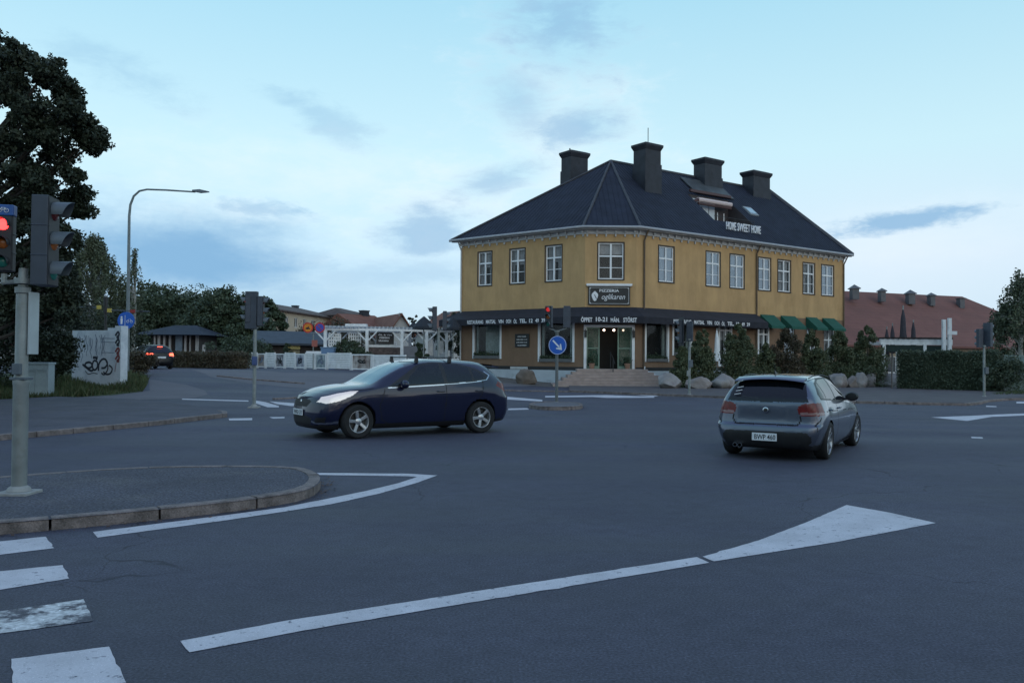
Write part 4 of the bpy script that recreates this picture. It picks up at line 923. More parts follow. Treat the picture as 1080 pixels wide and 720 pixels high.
def make_car(sp, name, label, loc, heading, paint, seed=1):
    res = sp.get('res', .016)
    root = thing(name, label, 'car', loc, heading); root.scale = (sp.get('scale', 1),) * 3
    XX, YY, ZZ, TT, vv, reg = car_surface(sp, res)
    ni, nj = XX.shape; ax = sp['front_axle']; wb = sp['wheelbase']
    def xc(t): return ax + wb / 2 - t      # local x: forward positive, origin midway between the axles
    P_ = np.stack([xc(XX), YY, ZZ], -1)
    # faces on the left half (y>0); the right half is mirrored
    i, j = np.meshgrid(np.arange(ni - 1), np.arange(nj - 1), indexing='ij'); i = i.ravel(); j = j.ravel()
    def av(A): return (A[i, j] + A[i + 1, j] + A[i, j + 1] + A[i + 1, j + 1]) / 4
    fx, fy, fz = av(XX), av(YY), av(ZZ); fv = (vv[j] + vv[j + 1]) / 2; fr = reg[i]
    a = P_[i + 1, j + 1] - P_[i, j]; b = P_[i, j + 1] - P_[i + 1, j]; nn = np.cross(a, b); ln = np.linalg.norm(nn, axis=1) + 1e-12; nn = nn / ln[:, None]
    lab = np.zeros(len(i), int)       # 0 paint
    names = ['body']; mats_ = [paint]; 
    def cls(nm, m, mask):
        if nm in names: k = names.index(nm)
        else: names.append(nm); mats_.append(m); k = len(names) - 1
        lab[mask] = k
    side = (np.abs(nn[:, 1]) > .35) & (fy > .3)
    env = dict(fx=fx, fy=fy, fz=fz, fv=fv, fr=fr, nn=nn, side=side, inp=inpoly, near=nearline, cls=cls, np=np, Lc=sp['table'][-1][0], lab=lab)
    sp['classify'](env)
    # wheel openings
    ra = sp['arch']; keep = np.ones(len(i), bool)
    for t0 in (ax, ax + wb):
        d = (fx - t0)**2 + (fz - sp['wheel_r'] - .01)**2
        keep &= ~((d < ra * ra) & (fy > .42) & (fv < 4.2))
        if sp.get('lip'): lab[(d < (ra + .035)**2) & (fy > .5) & (fv < 4.0)] = 0
    idx = (i * nj + j)
    quads = np.stack([idx, idx + nj, idx + nj + 1, idx + 1], 1)
    V = P_.reshape(-1, 3); Vm = V * np.array([1, -1, 1])
    objs = {}
    body_mats = [paint, black_seam]
    seam_k = names.index('seam') if 'seam' in names else -1
    def make(nm, mask, both, m, parent, extra=None):
        vs = []; fs = []; mi = []
        for sgn, VV in ((1, V), (-1, Vm)):
            if both is not None and sgn != both: continue
            q = quads[mask]; 
            if sgn < 0: q = q[:, ::-1]
            q = q[:, ::-1]
            u, inv = np.unique(q.ravel(), return_inverse=True); base = len(vs)
            vs += VV[u].tolist(); fs += (inv.reshape(-1, 4) + base).tolist()
            mi += [1 if (extra is not None and e) else 0 for e in (extra[mask] if extra is not None else np.zeros(mask.sum()))]
        if not fs: return None
        me = bpy.data.meshes.new(nm); me.from_pydata(vs, [], fs); 
        bm = bmesh.new(); bm.from_mesh(me)
        for f_, mm in zip(bm.faces, mi): f_.material_index = mm
        bmesh.ops.remove_doubles(bm, verts=bm.verts, dist=.0004); bm.to_mesh(me); bm.free()
        o = link(nm, me, m, parent, 50); return o
    seam = (lab == seam_k) if seam_k > 0 else np.zeros(len(lab), bool)
    lab2 = lab.copy(); lab2[seam] = 0
    # doors are cut out of the painted side as parts of their own
    body_mask = (lab2 == 0) & keep
    doors = []
    for poly in sp['doors']:
        dm = body_mask & side & inpoly(fx, fz, poly); doors.append(dm); body_mask = body_mask & ~dm
    body = make('body', body_mask, None, [paint, black_seam], root, seam)
    for dm, poly in zip(doors, sp['doors']):
        xs = [p[0] for p in poly]; hx = max(p[0] for p in poly if p[1] > .7) - .13; hz = sp['handle_z']
        for sg in (1, -1):
            d = make('door', dm, sg, [paint, black_seam], root, seam)
            if d:
                k = np.argmin((fx - hx)**2 + (fz - hz)**2 + 10 * (~side)); h = MB(); y = fy[k]
                h.tube([(xc(hx + .09), sg * (y + .0), hz), (xc(hx + .06), sg * (y + .028), hz + .004), (xc(hx - .06), sg * (y + .028), hz + .006), (xc(hx - .09), sg * y, hz + .004)], .013, 6)
                h.build('handle', sp.get('handle_mat', paint), d, 40)
    for k in range(1, len(names)):
        if k == seam_k: continue
        nm = names[k]; m = mats_[k]; mask = (lab2 == k) & keep
        if not mask.any(): continue
        if nm.split(':')[0] in ('headlight', 'taillight', 'side_window', 'rear_side_window', 'quarter_window', 'fog_lamp_bezel', 'sill_trim', 'chrome_trim', 'chrome_strip', 'pillar_trim'):
            for sg in (1, -1): make(nm.split(':')[0], mask, sg, m, root)
        else: make(nm.split(':')[0], mask, None, m, root)
    # wheel wells and floor
    w = MB()
    for t0 in (ax, ax + wb):
        for sg in (1, -1):
            vs = []; n = 20; r_ = ra - .003
            for k in range(n + 1):
                an = -.35 + (math.pi + .7) * k / n; vs += [(xc(t0) + r_ * math.cos(an), sg * .42, sp['wheel_r'] + .01 + r_ * math.sin(an)), (xc(t0) + r_ * math.cos(an), sg * .80, sp['wheel_r'] + .01 + r_ * math.sin(an))]
            w.add(vs, [(2 * k, 2 * k + 1, 2 * k + 3, 2 * k + 2) for k in range(n)] + [tuple(2 * k for k in range(n + 1))])
    w.build('wheel_wells', rubber, root)
    # wheels
    rt = sp['wheel_r']; rim_r = sp['rim_r']; tw = sp['tyre_w']
    for t0, st in ((ax, sp.get('steer', 0)), (ax + wb, 0)):
        for sg in (1, -1):
            Mw = Matrix.Translation((xc(t0), sg * (sp['track'] / 2), rt)) @ Matrix.Rotation(st, 4, 'Z') @ Matrix.Rotation(-sg * sp.get('camber', 0), 4, 'X') @ Matrix.Rotation(-sg * math.pi / 2, 4, 'X') @ Matrix.Rotation(.3 * sg + t0, 4, 'Z')
            wh = bpy.data.objects.new('wheel', None); COL.objects.link(wh); wh.parent = root; wh.empty_display_size = .1
            t = MB(); h = tw / 2; r0 = rim_r
            t.lathe([(r0 - .012, -h * .9), (r0 + .03, -h), (rt - .03, -h * .98), (rt - .004, -h * .72), (rt, -h * .3), (rt, h * .3), (rt - .004, h * .72), (rt - .03, h * .98), (r0 + .03, h), (r0 - .012, h * .9)], Mw, 40, closed=True)
            t.build('tyre', rubber, wh, 40)
            rm = MB()
            rm.lathe([(r0, -h * .85), (r0, h * .88), (r0 - .018, h * .9), (r0 - .03, h * .7), (r0 - .04, -h * .85)], Mw, 40, closed=True)
            rm.lathe([(0.001, h * .35), (.07, h * .35), (.07, h * .62), (.055, h * .72), (0.001, h * .74)], Mw, 20)
            nsp = sp['spokes']
            for k in range(nsp):
                an = 2 * math.pi * k / nsp
                for dd in (sp.get('split', 0), -sp.get('split', 0)) if sp.get('split') else (0,):
                    wi, wo = sp['spoke_w']; c0, s0_ = math.cos(an), math.sin(an); c1, s1_ = math.cos(an + dd), math.sin(an + dd)
                    rr0, rr1 = .04, r0 - .02; tx, ty = -s0_, c0; tx1, ty1 = -s1_, c1
                    vs = []
                    for z0_, z1_ in ((h * .42, h * .55),):
                        vs = [(c0 * rr0 + tx * wi, s0_ * rr0 + ty * wi, h * .40), (c1 * rr1 + tx1 * wo, s1_ * rr1 + ty1 * wo, h * .58), (c1 * rr1 - tx1 * wo, s1_ * rr1 - ty1 * wo, h * .58), (c0 * rr0 - tx * wi, s0_ * rr0 - ty * wi, h * .40),
                              (c0 * rr0 + tx * wi * .8, s0_ * rr0 + ty * wi * .8, h * .68), (c1 * rr1 + tx1 * wo * .7, s1_ * rr1 + ty1 * wo * .7, h * .84), (c1 * rr1 - tx1 * wo * .7, s1_ * rr1 - ty1 * wo * .7, h * .84), (c0 * rr0 - tx * wi * .8, s0_ * rr0 - ty * wi * .8, h * .68)]
                    rm.add([Mw @ Vector(v) for v in vs], [(0, 3, 2, 1), (4, 5, 6, 7), (0, 1, 5, 4), (1, 2, 6, 5), (2, 3, 7, 6), (3, 0, 4, 7)])
            rm.build('rim', sp.get('rim_mat', alloy), wh, 40, bevel=.003)
            br = MB(); br.lathe([(.03, -h * .2), (r0 * .78, -h * .2), (r0 * .78, h * .05), (.03, h * .05)], Mw, 28); br.lathe([(.02, -h * .8), (r0 - .05, -h * .8), (r0 - .05, -h * .7), (.02, -h * .7)], Mw, 28)
            br.build('brake_disc', mat('brake_disc', (.06, .06, .06), .4, .2, 8, metal=.5), wh, 40)
    # interior: seats, dash, floor
    it = MB(); sx = sp['seat_t']
    for sg in (1, -1):
        for t0 in (sx, sx + .95):
            it.cbox((xc(t0), sg * .36, .42), (.5, .50, .22)); M1 = Matrix.Translation((xc(t0 + .30), sg * .36, .75)) @ Matrix.Rotation(R(-14), 4, 'Y')
            k0 = len(it.v); it.cbox((0, 0, 0), (.13, .48, .62)); it.v[k0:] = [tuple(M1 @ Vector(v)) for v in it.v[k0:]]
            k0 = len(it.v); it.cbox((-.02, 0, .40), (.10, .26, .17)); it.v[k0:] = [tuple(M1 @ Vector(v)) for v in it.v[k0:]]
    it.build('seats', mat('seat_cloth', (.035, .035, .038), .9, .2, 8), root, 40, bevel=.03)
    d = MB(); d.cbox((xc(sx - .75), 0, .78), (.35, 1.3, .26)); d.cbox((xc(sx + .4), 0, .24), (2.3, 1.3, .04)); d.build('dashboard', mat('dashboard', (.02, .02, .022), .8), root, bevel=.04)
    s = MB(); Ms = Matrix.Translation((xc(sx - .42), .36, .86)) @ Matrix.Rotation(R(-65), 4, 'Y'); s.tube([Ms @ Vector((.18 * math.cos(k * math.pi / 10), .18 * math.sin(k * math.pi / 10), 0)) for k in range(21)], .014, 6, cap=False); s.tube([Ms @ Vector((-.17, 0, 0)), Ms @ Vector((.17, 0, 0))], .015, 5); s.build('steering_wheel', black_metal, root, 50)
    # mirrors
    mt, mz, my = sp['mirror']
    for sg in (1, -1):
        m = MB(); pts = []
        Mm = Matrix.Translation((xc(mt), sg * (my + .115), mz))
        m.lathe([(.02, -.055), (.065, -.05), (.085, -.01), (.08, .04), (.05, .065), (.01, .07)], Mm @ Matrix.Scale(1.35, 4, (0, 1, 0)) @ Matrix.Rotation(R(90), 4, 'Y'), 16)
        k = m.build('mirror', sp.get('mirror_mat', paint), root, 50)
        a = MB(); a.tube([(xc(mt + .02), sg * (my - .04), mz - .05), (xc(mt + .01), sg * (my + .07), mz - .03)], .022, 6); a.build('mirror_arm', black_metal, k)
    sp['extras'](root, xc, env)
    return root
rubber = mat('tyre_rubber', (.014, .014, .015), .85, .2, 20, .2, 60)
black_seam = mat('panel_gap', (.004, .004, .005), .8)
alloy = mat('alloy_wheel', (.50, .51, .53), .28, .06, 8, metal=.75)
alloy_pol = mat('polished_alloy', (.33, .34, .36), .3, .06, 8, metal=.85)
chrome = mat('chrome', (.50, .52, .56), .22, .03, 8, metal=1.0)
trim_black = mat('black_trim', (.012, .012, .013), .45, .2, 8)
grille_m = mat('grille', (.008, .008, .009), .6, .2, 60)
lamp_clear = mat('headlight_lens', (.42, .43, .46), .12, .1, 14, metal=.35, coat=1, emit=(1, .92, .85), estr=.4)
lamp_red = mat('taillight_lens', (.13, .003, .004), .3, .3, 18, coat=.35, spec=.3)
lamp_red_on = mat('taillight_lit', (.7, .05, .03), .3, 0, 5, emit=(1, .10, .05), estr=4.5)
plate_m = mat('number_plate', (.66, .68, .70), .4, .04, 8)
blue_paint = mat('dark_blue_car_paint', (.005, .008, .034), .45, .05, 2, coat=1.0, spec=.2)
grey_paint = mat('grey_car_paint', (.085, .102, .145), .28, .05, 2, metal=.6, coat=1.0)
dark_paint = mat('black_car_paint', (.006, .006, .008), .4, .05, 2, coat=.25, spec=.3)
def plate(root, M, txt, w=.50, h=.112, name='number_plate'):
    p = MB(); k = 6; pts = [(-w / 2, -h / 2), (w / 2, -h / 2), (w / 2, h / 2), (-w / 2, h / 2)]; p.prism(pts, 0, .01, M); o = p.build(name, plate_m, root, bevel=.004)
    if txt: text(txt, .1, black_paint, o, M @ Matrix.Translation((.01, 0, .0115)), width=w * .84, height=h * .66, extrude=.001, name='plate_characters', bold=.001)
    return o
def MR(x, y, z, face):  # face +1 looks forward (+x), -1 looks back
    if face > 0: return Matrix(((0, 0, 1, x), (1, 0, 0, y), (0, 1, 0, z), (0, 0, 0, 1)))
    return Matrix(((0, 0, -1, x), (-1, 0, 0, y), (0, 1, 0, z), (0, 0, 0, 1)))
# --- the dark blue hatchback
def cls_blue(e):
    
    fx, fy, fz, fv, fr, side, inp, near, cls, np_, nn, Lc = (e[k] for k in ('fx', 'fy', 'fz', 'fv', 'fr', 'side', 'inp', 'near', 'cls', 'np', 'nn', 'Lc'))
    cls('sill_trim', trim_black, (fz < .27) & (fv < 2.6))
    # glasshouse band with black pillars, then panes
    cls('pillar_trim', trim_black, side & inp(fx, fz, [(1.47, .965), (1.72, 1.12), (2.18, 1.40), (2.55, 1.455), (3.1, 1.43), (3.50, 1.33), (3.76, 1.19), (3.70, 1.10), (3.4, 1.055), (2.5, 1.0)]))
    cls('side_window', dark_glass, side & inp(fx, fz, [(1.83, 1.01), (1.98, 1.18), (2.22, 1.365), (2.52, 1.425), (2.66, 1.43), (2.70, 1.035)]))
    cls('rear_side_window', dark_glass, side & inp(fx, fz, [(2.78, 1.04), (2.76, 1.43), (3.12, 1.405), (3.34, 1.34), (3.36, 1.075), (3.3, 1.068)]))
    cls('quarter_window', dark_glass, side & inp(fx, fz, [(3.41, 1.085), (3.40, 1.325), (3.54, 1.26), (3.68, 1.175), (3.63, 1.12)]))
    cls('quarter_window:f', dark_glass, side & inp(fx, fz, [(1.50, .98), (1.77, 1.005), (1.86, 1.10), (1.68, 1.05)]))
    cls('chrome_strip', chrome, side & near(fx, fz, [(1.47, .955), (2.5, .995), (3.4, 1.05), (3.70, 1.095), (3.80, 1.185), (3.70, 1.26)], .009))
    cls('windscreen', mat('windscreen', (.22, .30, .36), .06, .05, 2, spec=1.0, metal=.7, alpha=.85), (fr == 1) & (fv > 5.12) & (fx > 1.16) & (fx < 2.0 - .12 * fy) & (nn[:, 2] > .2))
    cls('rear_window', dark_glass, (fr == 2) & (fz > 1.02) & (fz < 1.36) & (fy < .56) | ((fr == 1) & (fx > 4.1) & (fv > 5.4) & (fz > 1.02) & (fz < 1.36)))
    cls('headlight', lamp_clear, inp(fx, fz, [(.14, .70), (.26, .67), (.50, .72), (.74, .82), (.86, .905), (.72, .90), (.48, .86), (.22, .79)]) & (fy > .46) & (fv < 5.3))
    cls('grille', grille_m, (fr == 0) & inp(fy, fz, [(-.1, .60), (.34, .60), (.44, .70), (.36, .735), (-.1, .735)]))
    cls('grille', grille_m, (fx < .5) & inp(fy, fz, [(-.1, .25), (.42, .25), (.52, .40), (.30, .44), (-.1, .44)]) & (fv < 4))
    cls('fog_lamp_bezel', trim_black, (fx < .7) & inp(fy, fz, [(.56, .30), (.72, .30), (.78, .42), (.60, .40)]) & (fr < 2))
    cls('chrome_trim', chrome, (fx < .8) & near(fy, fz, [(.50, .335), (.60, .30), (.72, .295), (.80, .32)], .016) & (fr < 2))
    cls('taillight', lamp_red, inp(fx, fz, [(3.92, .98), (4.0, 1.06), (4.18, 1.00), (4.40, .90), (4.40, .78), (4.16, .84)]) & (fy > .40) & (fv < 5.6))
    s = side & (near(fx, fz, [(1.40, .92), (1.30, .62), (1.36, .34), (1.5, .27)], .008) | near(fx, fz, [(2.735, 1.03), (2.72, .30)], .008) | near(fx, fz, [(3.60, 1.08), (3.58, .85), (3.45, .62), (3.12, .30)], .008))
    s |= (fr == 1) & (fv > 4.1) & (fv < 4.25) & (fx > .5) & (fx < 1.18)
    cls('seam', black_seam, s & (e['lab'] == 0))
def ext_blue(root, xc, e):
    plate(root, MR(xc(-.008), 0, .49, 1), 'WKD 271', .52, .115)
    q = MB(); q.lathe([(.001, 0), (.055, 0), (.055, .02), (.04, .028), (.001, .028)], MR(xc(.065), 0, .675, 1), 20); q.tube([(xc(.095), -.26, .715), (xc(.035), -.09, .62), (xc(.03), 0, .615), (xc(.035), .09, .62), (xc(.095), .26, .715)], .012, 6); q.build('badge', chrome, root, 40)
    for t in (2.20, 2.95):
        q = MB(); z = 1.545
        q.tube([(xc(t), -.60, z), (xc(t), .60, z)], .013, 8)
        for sg in (1, -1):
            q.add([(xc(t) - .04, sg * .55, 1.44), (xc(t) + .04, sg * .55, 1.44), (xc(t) + .04, sg * .60, 1.44), (xc(t) - .04, sg * .60, 1.44), (xc(t) - .025, sg * .56, z + .02), (xc(t) + .025, sg * .56, z + .02), (xc(t) + .025, sg * .61, z + .02), (xc(t) - .025, sg * .61, z + .02)], [(0, 3, 2, 1), (4, 5, 6, 7), (0, 1, 5, 4), (1, 2, 6, 5), (2, 3, 7, 6), (3, 0, 4, 7)])
        q.build('roof_bar', black_metal, root, 40)
    q = MB(); q.add([(xc(4.02), y, 1.425 - abs(y) * .05) for y in (-.5, 0, .5)] + [(xc(4.22), y, 1.385 - abs(y) * .08) for y in (-.46, 0, .46)] + [(xc(4.02), y, 1.39 - abs(y) * .05) for y in (-.5, 0, .5)] + [(xc(4.20), y, 1.365 - abs(y) * .08) for y in (-.46, 0, .46)], [(0, 1, 4, 3), (1, 2, 5, 4), (6, 9, 10, 7), (7, 10, 11, 8), (3, 4, 10, 9), (4, 5, 11, 10), (0, 3, 9, 6), (2, 8, 11, 5)]); q.build('spoiler', blue_paint, root, 50)
BLUE = dict(
    table=[  # t, zbot, ysill, ymax, zmid, ybelt, zbelt, yrail, zrail, ztop
        (0.00, .19, .64, .77, .50, .75, .70, .52, .785, .81), (0.12, .18, .70, .82, .52, .79, .775, .57, .85, .875), (.45, .17, .77, .87, .60, .825, .85, .61, .925, .955), (.86, .17, .79, .885, .72, .845, .90, .635, .975, 1.005),
        (1.05, .17, .79, .882, .76, .85, .915, .655, .99, 1.02), (1.18, .17, .79, .882, .76, .852, .93, .665, 1.015, 1.045), (1.50, .17, .79, .886, .76, .852, .96, .655, 1.175, 1.225), (1.86, .17, .79, .888, .77, .852, .98, .625, 1.335, 1.40), (2.2, .17, .79, .888, .77, .85, .995, .59, 1.425, 1.485), (2.55, .17, .79, .888, .78, .848, 1.01, .575, 1.455, 1.52),
        (3.1, .17, .79, .89, .79, .842, 1.035, .565, 1.44, 1.51), (3.55, .18, .79, .892, .81, .835, 1.07, .56, 1.415, 1.49), (3.95, .20, .77, .878, .80, .80, 1.10, .54, 1.385, 1.46), (4.22, .22, .73, .842, .76, .745, 1.10, .52, 1.355, 1.425), (4.385, .25, .68, .79, .64, .69, 1.08, .50, 1.32, 1.39)],
    front=[(.15, .10), (.30, .02), (.48, 0.0), (.62, .02), (.76, .07), (.88, .16)], fplan=.25, fpow=2.6, flen=.9,
    rear=[(.2, .06), (.45, 0.0), (.72, .01), (.80, .06), (.98, .10), (1.2, .30), (1.38, .50)], rplan=.16, rpow=3, rlen=.9,
    front_axle=.86, wheelbase=2.70, wheel_r=.325, rim_r=.222, tyre_w=.205, arch=.372, track=1.56, spokes=5, split=.0, spoke_w=(.030, .040), seat_t=2.2, mirror=(1.78, 1.02, .83), handle_z=.87, camber=0,
    doors=[[(1.31, .28), (1.31, .64), (1.41, .95), (2.735, 1.06), (2.72, .28)], [(2.72, .28), (2.735, 1.06), (3.62, 1.10), (3.58, .85), (3.45, .62), (3.12, .28)]],
    classify=cls_blue, extras=ext_blue, scale=1.055, steer=.12, mirror_mat=blue_paint)
# --- the grey lowered hatchback seen from behind
def cls_grey(e):
    fx, fy, fz, fv, fr, side, inp, near, cls, np_, nn, Lc = (e[k] for k in ('fx', 'fy', 'fz', 'fv', 'fr', 'side', 'inp', 'near', 'cls', 'np', 'nn', 'Lc'))
    cls('pillar_trim', trim_black, side & inp(fx, fz, [(1.62, .90), (1.80, 1.02), (2.25, 1.285), (2.6, 1.335), (3.2, 1.33), (3.60, 1.25), (3.80, 1.08), (3.78, .99), (2.7, .925)]))
    cls('side_window', dark_glass, side & inp(fx, fz, [(1.85, .935), (2.0, 1.09), (2.27, 1.25), (2.55, 1.305), (2.66, 1.308), (2.68, .955)]))
    cls('rear_side_window', dark_glass, side & inp(fx, fz, [(2.76, .958), (2.75, 1.308), (3.18, 1.30), (3.40, 1.265), (3.42, .992)]))
    cls('quarter_window', dark_glass, side & inp(fx, fz, [(3.47, .996), (3.46, 1.25), (3.58, 1.21), (3.74, 1.06), (3.72, 1.012)]))
    cls('windscreen', mat('windscreen', (.22, .30, .36), .06, .05, 2, spec=1.0, metal=.7, alpha=.85), (fr == 1) & (fv > 5.12) & (fx > 1.42) & (fx < 2.12 - .12 * fy) & (nn[:, 2] > .2))
    rw = inp(fy, fz, [(-.1, .945), (.64, .955), (.62, 1.07), (.56, 1.29), (-.1, 1.31)]) & (fx > 3.5) & (nn[:, 0] < -.25)
    cls('rear_window', mat('privacy_glass', (.004, .005, .007), .05, .05, 2, spec=.5, alpha=.97), rw)
    cls('spoiler_shade', trim_black, inp(fy, fz, [(-.1, 1.27), (.52, 1.26), (.51, 1.31), (-.1, 1.325)]) & (fx > 3.5) & (nn[:, 0] < -.25))
    cls('headlight', lamp_clear, inp(fx, fz, [(.05, .58), (.35, .62), (.62, .70), (.66, .76), (.30, .74), (.05, .68)]) & (fy > .42) & (fv < 5.3))
    cls('grille', grille_m, (fr == 0) & (fy < .32) & (fz > .55) & (fz < .68))
    tl = inp(fy, fz, [(.50, .775), (.50, .885), (.60, .935), (1.0, .955), (1.0, .77), (.78, .735), (.56, .735)]) & (fx > 3.82) & (fv < 5.6)
    cls('taillight', lamp_red, tl)
    cls('taillight_white_band:x', mat('smoked_lens', (.22, .12, .12), .2, .1, 8, coat=.5), tl & (fz > .752) & (fz < .792) & (fy > .54))
    cls('bumper_insert', trim_black, inp(fy, fz, [(-.1, .22), (.62, .22), (.72, .33), (.70, .43), (.62, .475), (-.1, .475)]) & (fx > 3.8) & (fv < 5))
    cls('diffuser', trim_black, (fz < .265) & (fx > 3.6) & (fv < 3))
    s = (fx > 3.7) & (near(fy, fz, [(-.05, .585), (.50, .585), (.545, .66), (.545, .735)], .011))
    s |= side & (near(fx, fz, [(1.48, .86), (1.42, .60), (1.46, .30), (1.55, .22)], .008) | near(fx, fz, [(2.72, .95), (2.70, .26)], .008) | near(fx, fz, [(3.47, .99), (3.45, .80), (3.30, .58), (3.0, .26)], .008) | near(fx, fz, [(3.95, .71), (4.1, .58), (4.1, .5)], .008))
    s |= side & near(fx, fz, [(1.0, .735), (2.5, .77), (3.9, .80)], .004)
    cls('seam', black_seam, s & (e['lab'] == 0))
    cls('sill_trim', trim_black, (fz < .19) & (fv < 2.6))
def ext_grey(root, xc, e):
    plate(root, MR(xc(4.262), 0, .385, -1), 'BWP 460', .40, .125)
    q = MB(); M1 = MR(xc(4.165), 0, .815, -1); q.lathe([(.001, 0), (.048, 0), (.048, .022), (.040, .026), (.001, .026)], M1, 24); b = q.build('badge', chrome, root, 40)
    q = MB(); q.lathe([(.001, .026), (.032, .026), (.032, .030), (.001, .030)], M1, 20); q.build('badge_centre', black_paint, b)
    # spoiler over the rear window
    q = MB(); n = 9; vs = []
    for k in range(n):
        y = -.56 + 1.12 * k / (n - 1); c = abs(y) ** 2 * .10
        vs += [(xc(3.74), y, 1.375 - c * 1.1), (xc(3.98), y, 1.335 - c * 1.4), (xc(4.00), y, 1.315 - c * 1.4), (xc(3.76), y, 1.325 - c)]
    q.add(vs, [(4 * k + a, 4 * k + (a + 1) % 4, 4 * k + 4 + (a + 1) % 4, 4 * k + 4 + a) for k in range(n - 1) for a in range(4)] + [(0, 1, 2, 3), (4 * n - 4, 4 * n - 1, 4 * n - 2, 4 * n - 3)]); q.build('spoiler', grey_paint, root, 45)
    q = MB(); q.add([(xc(3.45), y * s, z) for y, z, s in ((.02, 1.40, 1), (-.02, 1.40, 1))] + [(xc(3.60), .018, 1.385), (xc(3.60), -.018, 1.385), (xc(3.60), 0, 1.46)], [(0, 1, 4), (0, 4, 2), (1, 3, 4), (2, 4, 3)]); q.tube([(xc(3.5), 0, 1.40), (xc(3.62), 0, 1.56)], .006, 5); q.build('roof_antenna', black_metal, root)
    q = MB(); q.tube([(xc(4.10), .0, 1.0), (xc(4.10), .30, 1.01), (xc(4.08), .42, 1.03)], .009, 5); q.build('rear_wiper', black_metal, root)
    for y in (.48, .40):
        q = MB(); q.lathe([(.036, 0), (.036, .12), (.030, .12), (.030, 0)], MR(xc(4.15), y, .235, -1), 16, closed=True); q.build('exhaust_pipe', chrome, root, 40)
    q = MB(); q.tube([(xc(1.5), .66, 1.0), (xc(1.75), .655, 1.13), (xc(2.2), .60, 1.335), (xc(2.7), .575, 1.375), (xc(3.3), .56, 1.365), (xc(3.6), .55, 1.33)], .010, 5); q.v += [(a, -b, c) for a, b, c in q.v[:]]; n0 = len(q.v) // 2; q.f += [tuple(i + n0 for i in f) for f in q.f[:]]; q.mi *= 2; q.build('roof_trim', black_metal, root)
    # stickers on the left of the rear window
    q = MB()
    for k in range(3): q.add([(xc(4.10 - .035 * k), .50 - .03 * k, 1.06 + .05 * k), (xc(4.10 - .035 * k), .40 - .03 * k, 1.07 + .05 * k), (xc(4.09 - .035 * k), .40 - .03 * k, 1.09 + .05 * k), (xc(4.09 - .035 * k), .50 - .03 * k, 1.08 + .05 * k)], [(0, 1, 2, 3)])
    for k in range(3): q.tube([(xc(4.107 - .05 * k), .535 - .01 * k, 1.055 + .055 * k), (xc(4.10 - .05 * k), .43 - .01 * k, 1.075 + .055 * k)], .008, 4)
    q.f = q.f[3:]; q.mi = q.mi[3:]; q.build('window_sticker', sign_white, root)
GREY = dict(
    table=[
        (0.00, .15, .60, .72, .42, .70, .60, .50, .68, .70), (0.12, .14, .66, .79, .45, .76, .68, .56, .745, .765), (.45, .13, .76, .855, .50, .80, .76, .60, .82, .85), (.76, .13, .79, .872, .55, .82, .80, .63, .87, .90),
        (1.25, .13, .79, .862, .58, .825, .86, .66, .93, .965), (1.48, .13, .79, .862, .58, .826, .885, .67, .965, .995), (1.80, .13, .79, .865, .58, .826, .905, .65, 1.12, 1.165), (2.08, .13, .79, .867, .58, .824, .92, .61, 1.245, 1.305), (2.35, .13, .79, .868, .58, .822, .93, .585, 1.315, 1.37), (2.7, .13, .79, .87, .59, .818, .94, .575, 1.34, 1.395),
        (3.2, .13, .79, .872, .60, .812, .96, .56, 1.33, 1.385), (3.55, .14, .79, .878, .63, .81, .975, .565, 1.305, 1.36), (3.85, .16, .78, .872, .65, .785, .985, .555, 1.275, 1.33), (4.08, .18, .75, .85, .60, .755, .975, .545, 1.25, 1.30), (4.24, .20, .72, .82, .55, .72, .955, .535, 1.22, 1.27)],
    front=[(.15, .10), (.30, .02), (.45, 0.0), (.60, .04), (.74, .16)], fplan=.28, fpow=2.6, flen=.9,
    rear=[(.16, .10), (.30, .02), (.44, 0.0), (.56, .02), (.60, .07), (.92, .10), (.98, .12), (1.28, .34)], rplan=.13, rpow=4, rlen=.8,
    front_axle=.76, wheelbase=2.66, wheel_r=.310, rim_r=.238, tyre_w=.225, arch=.332, track=1.515, spokes=10, split=.0, spoke_w=(.016, .013), seat_t=2.15, mirror=(1.80, .985, .82), handle_z=.81, camber=.06, lip=True,
    doors=[[(1.43, .22), (1.43, .60), (1.49, .90), (2.72, .95), (2.70, .22)], [(2.70, .22), (2.72, .95), (3.48, .985), (3.45, .80), (3.30, .58), (3.0, .22)]],
    classify=cls_grey, extras=ext_grey, rim_mat=alloy_pol, mirror_mat=trim_black, steer=-.05)
hd = math.atan2(-.545, -.84)
blue_car = make_car(BLUE, 'parked_car' if False else 'hatchback_car', 'dark blue five-door hatchback with roof bars, crossing the junction towards the left', (-2.34, 18.52, 0), hd, blue_paint)
grey_car = make_car(GREY, 'hatchback_car', 'grey lowered hatchback seen from behind, driving away to the right', (5.22, 15.72, 0), R(59), grey_paint)
# far dark car on the side street
def cls_far(e):
    cls_blue(e)
    fx, fy, fz, fv = e['fx'], e['fy'], e['fz'], e['fv']
    e['cls']('taillight:lit', lamp_red_on, (fx > 4.0) & (fy > .50) & (fz > .80) & (fz < .98) & (fv < 5.6))
def ext_far(root, xc, e):
    plate(root, MR(xc(4.40), 0, .72, -1), '', .5, .12)
    q = MB(); q.cbox((xc(4.02), 0, 1.37), (.03, .3, .03)); q.build('brake_light', lamp_red_on, root)
FAR = dict(BLUE); FAR.update(scale=1.0, res=.035, classify=cls_far, extras=ext_far, steer=0)
cp = P(161, 388)
far_car = make_car(FAR, 'hatchback_car', 'black car with lit red tail lights driving off along the side street on the left', (-22.9, 54.0, G(-22.9, 54.0)), R(131), dark_paint)
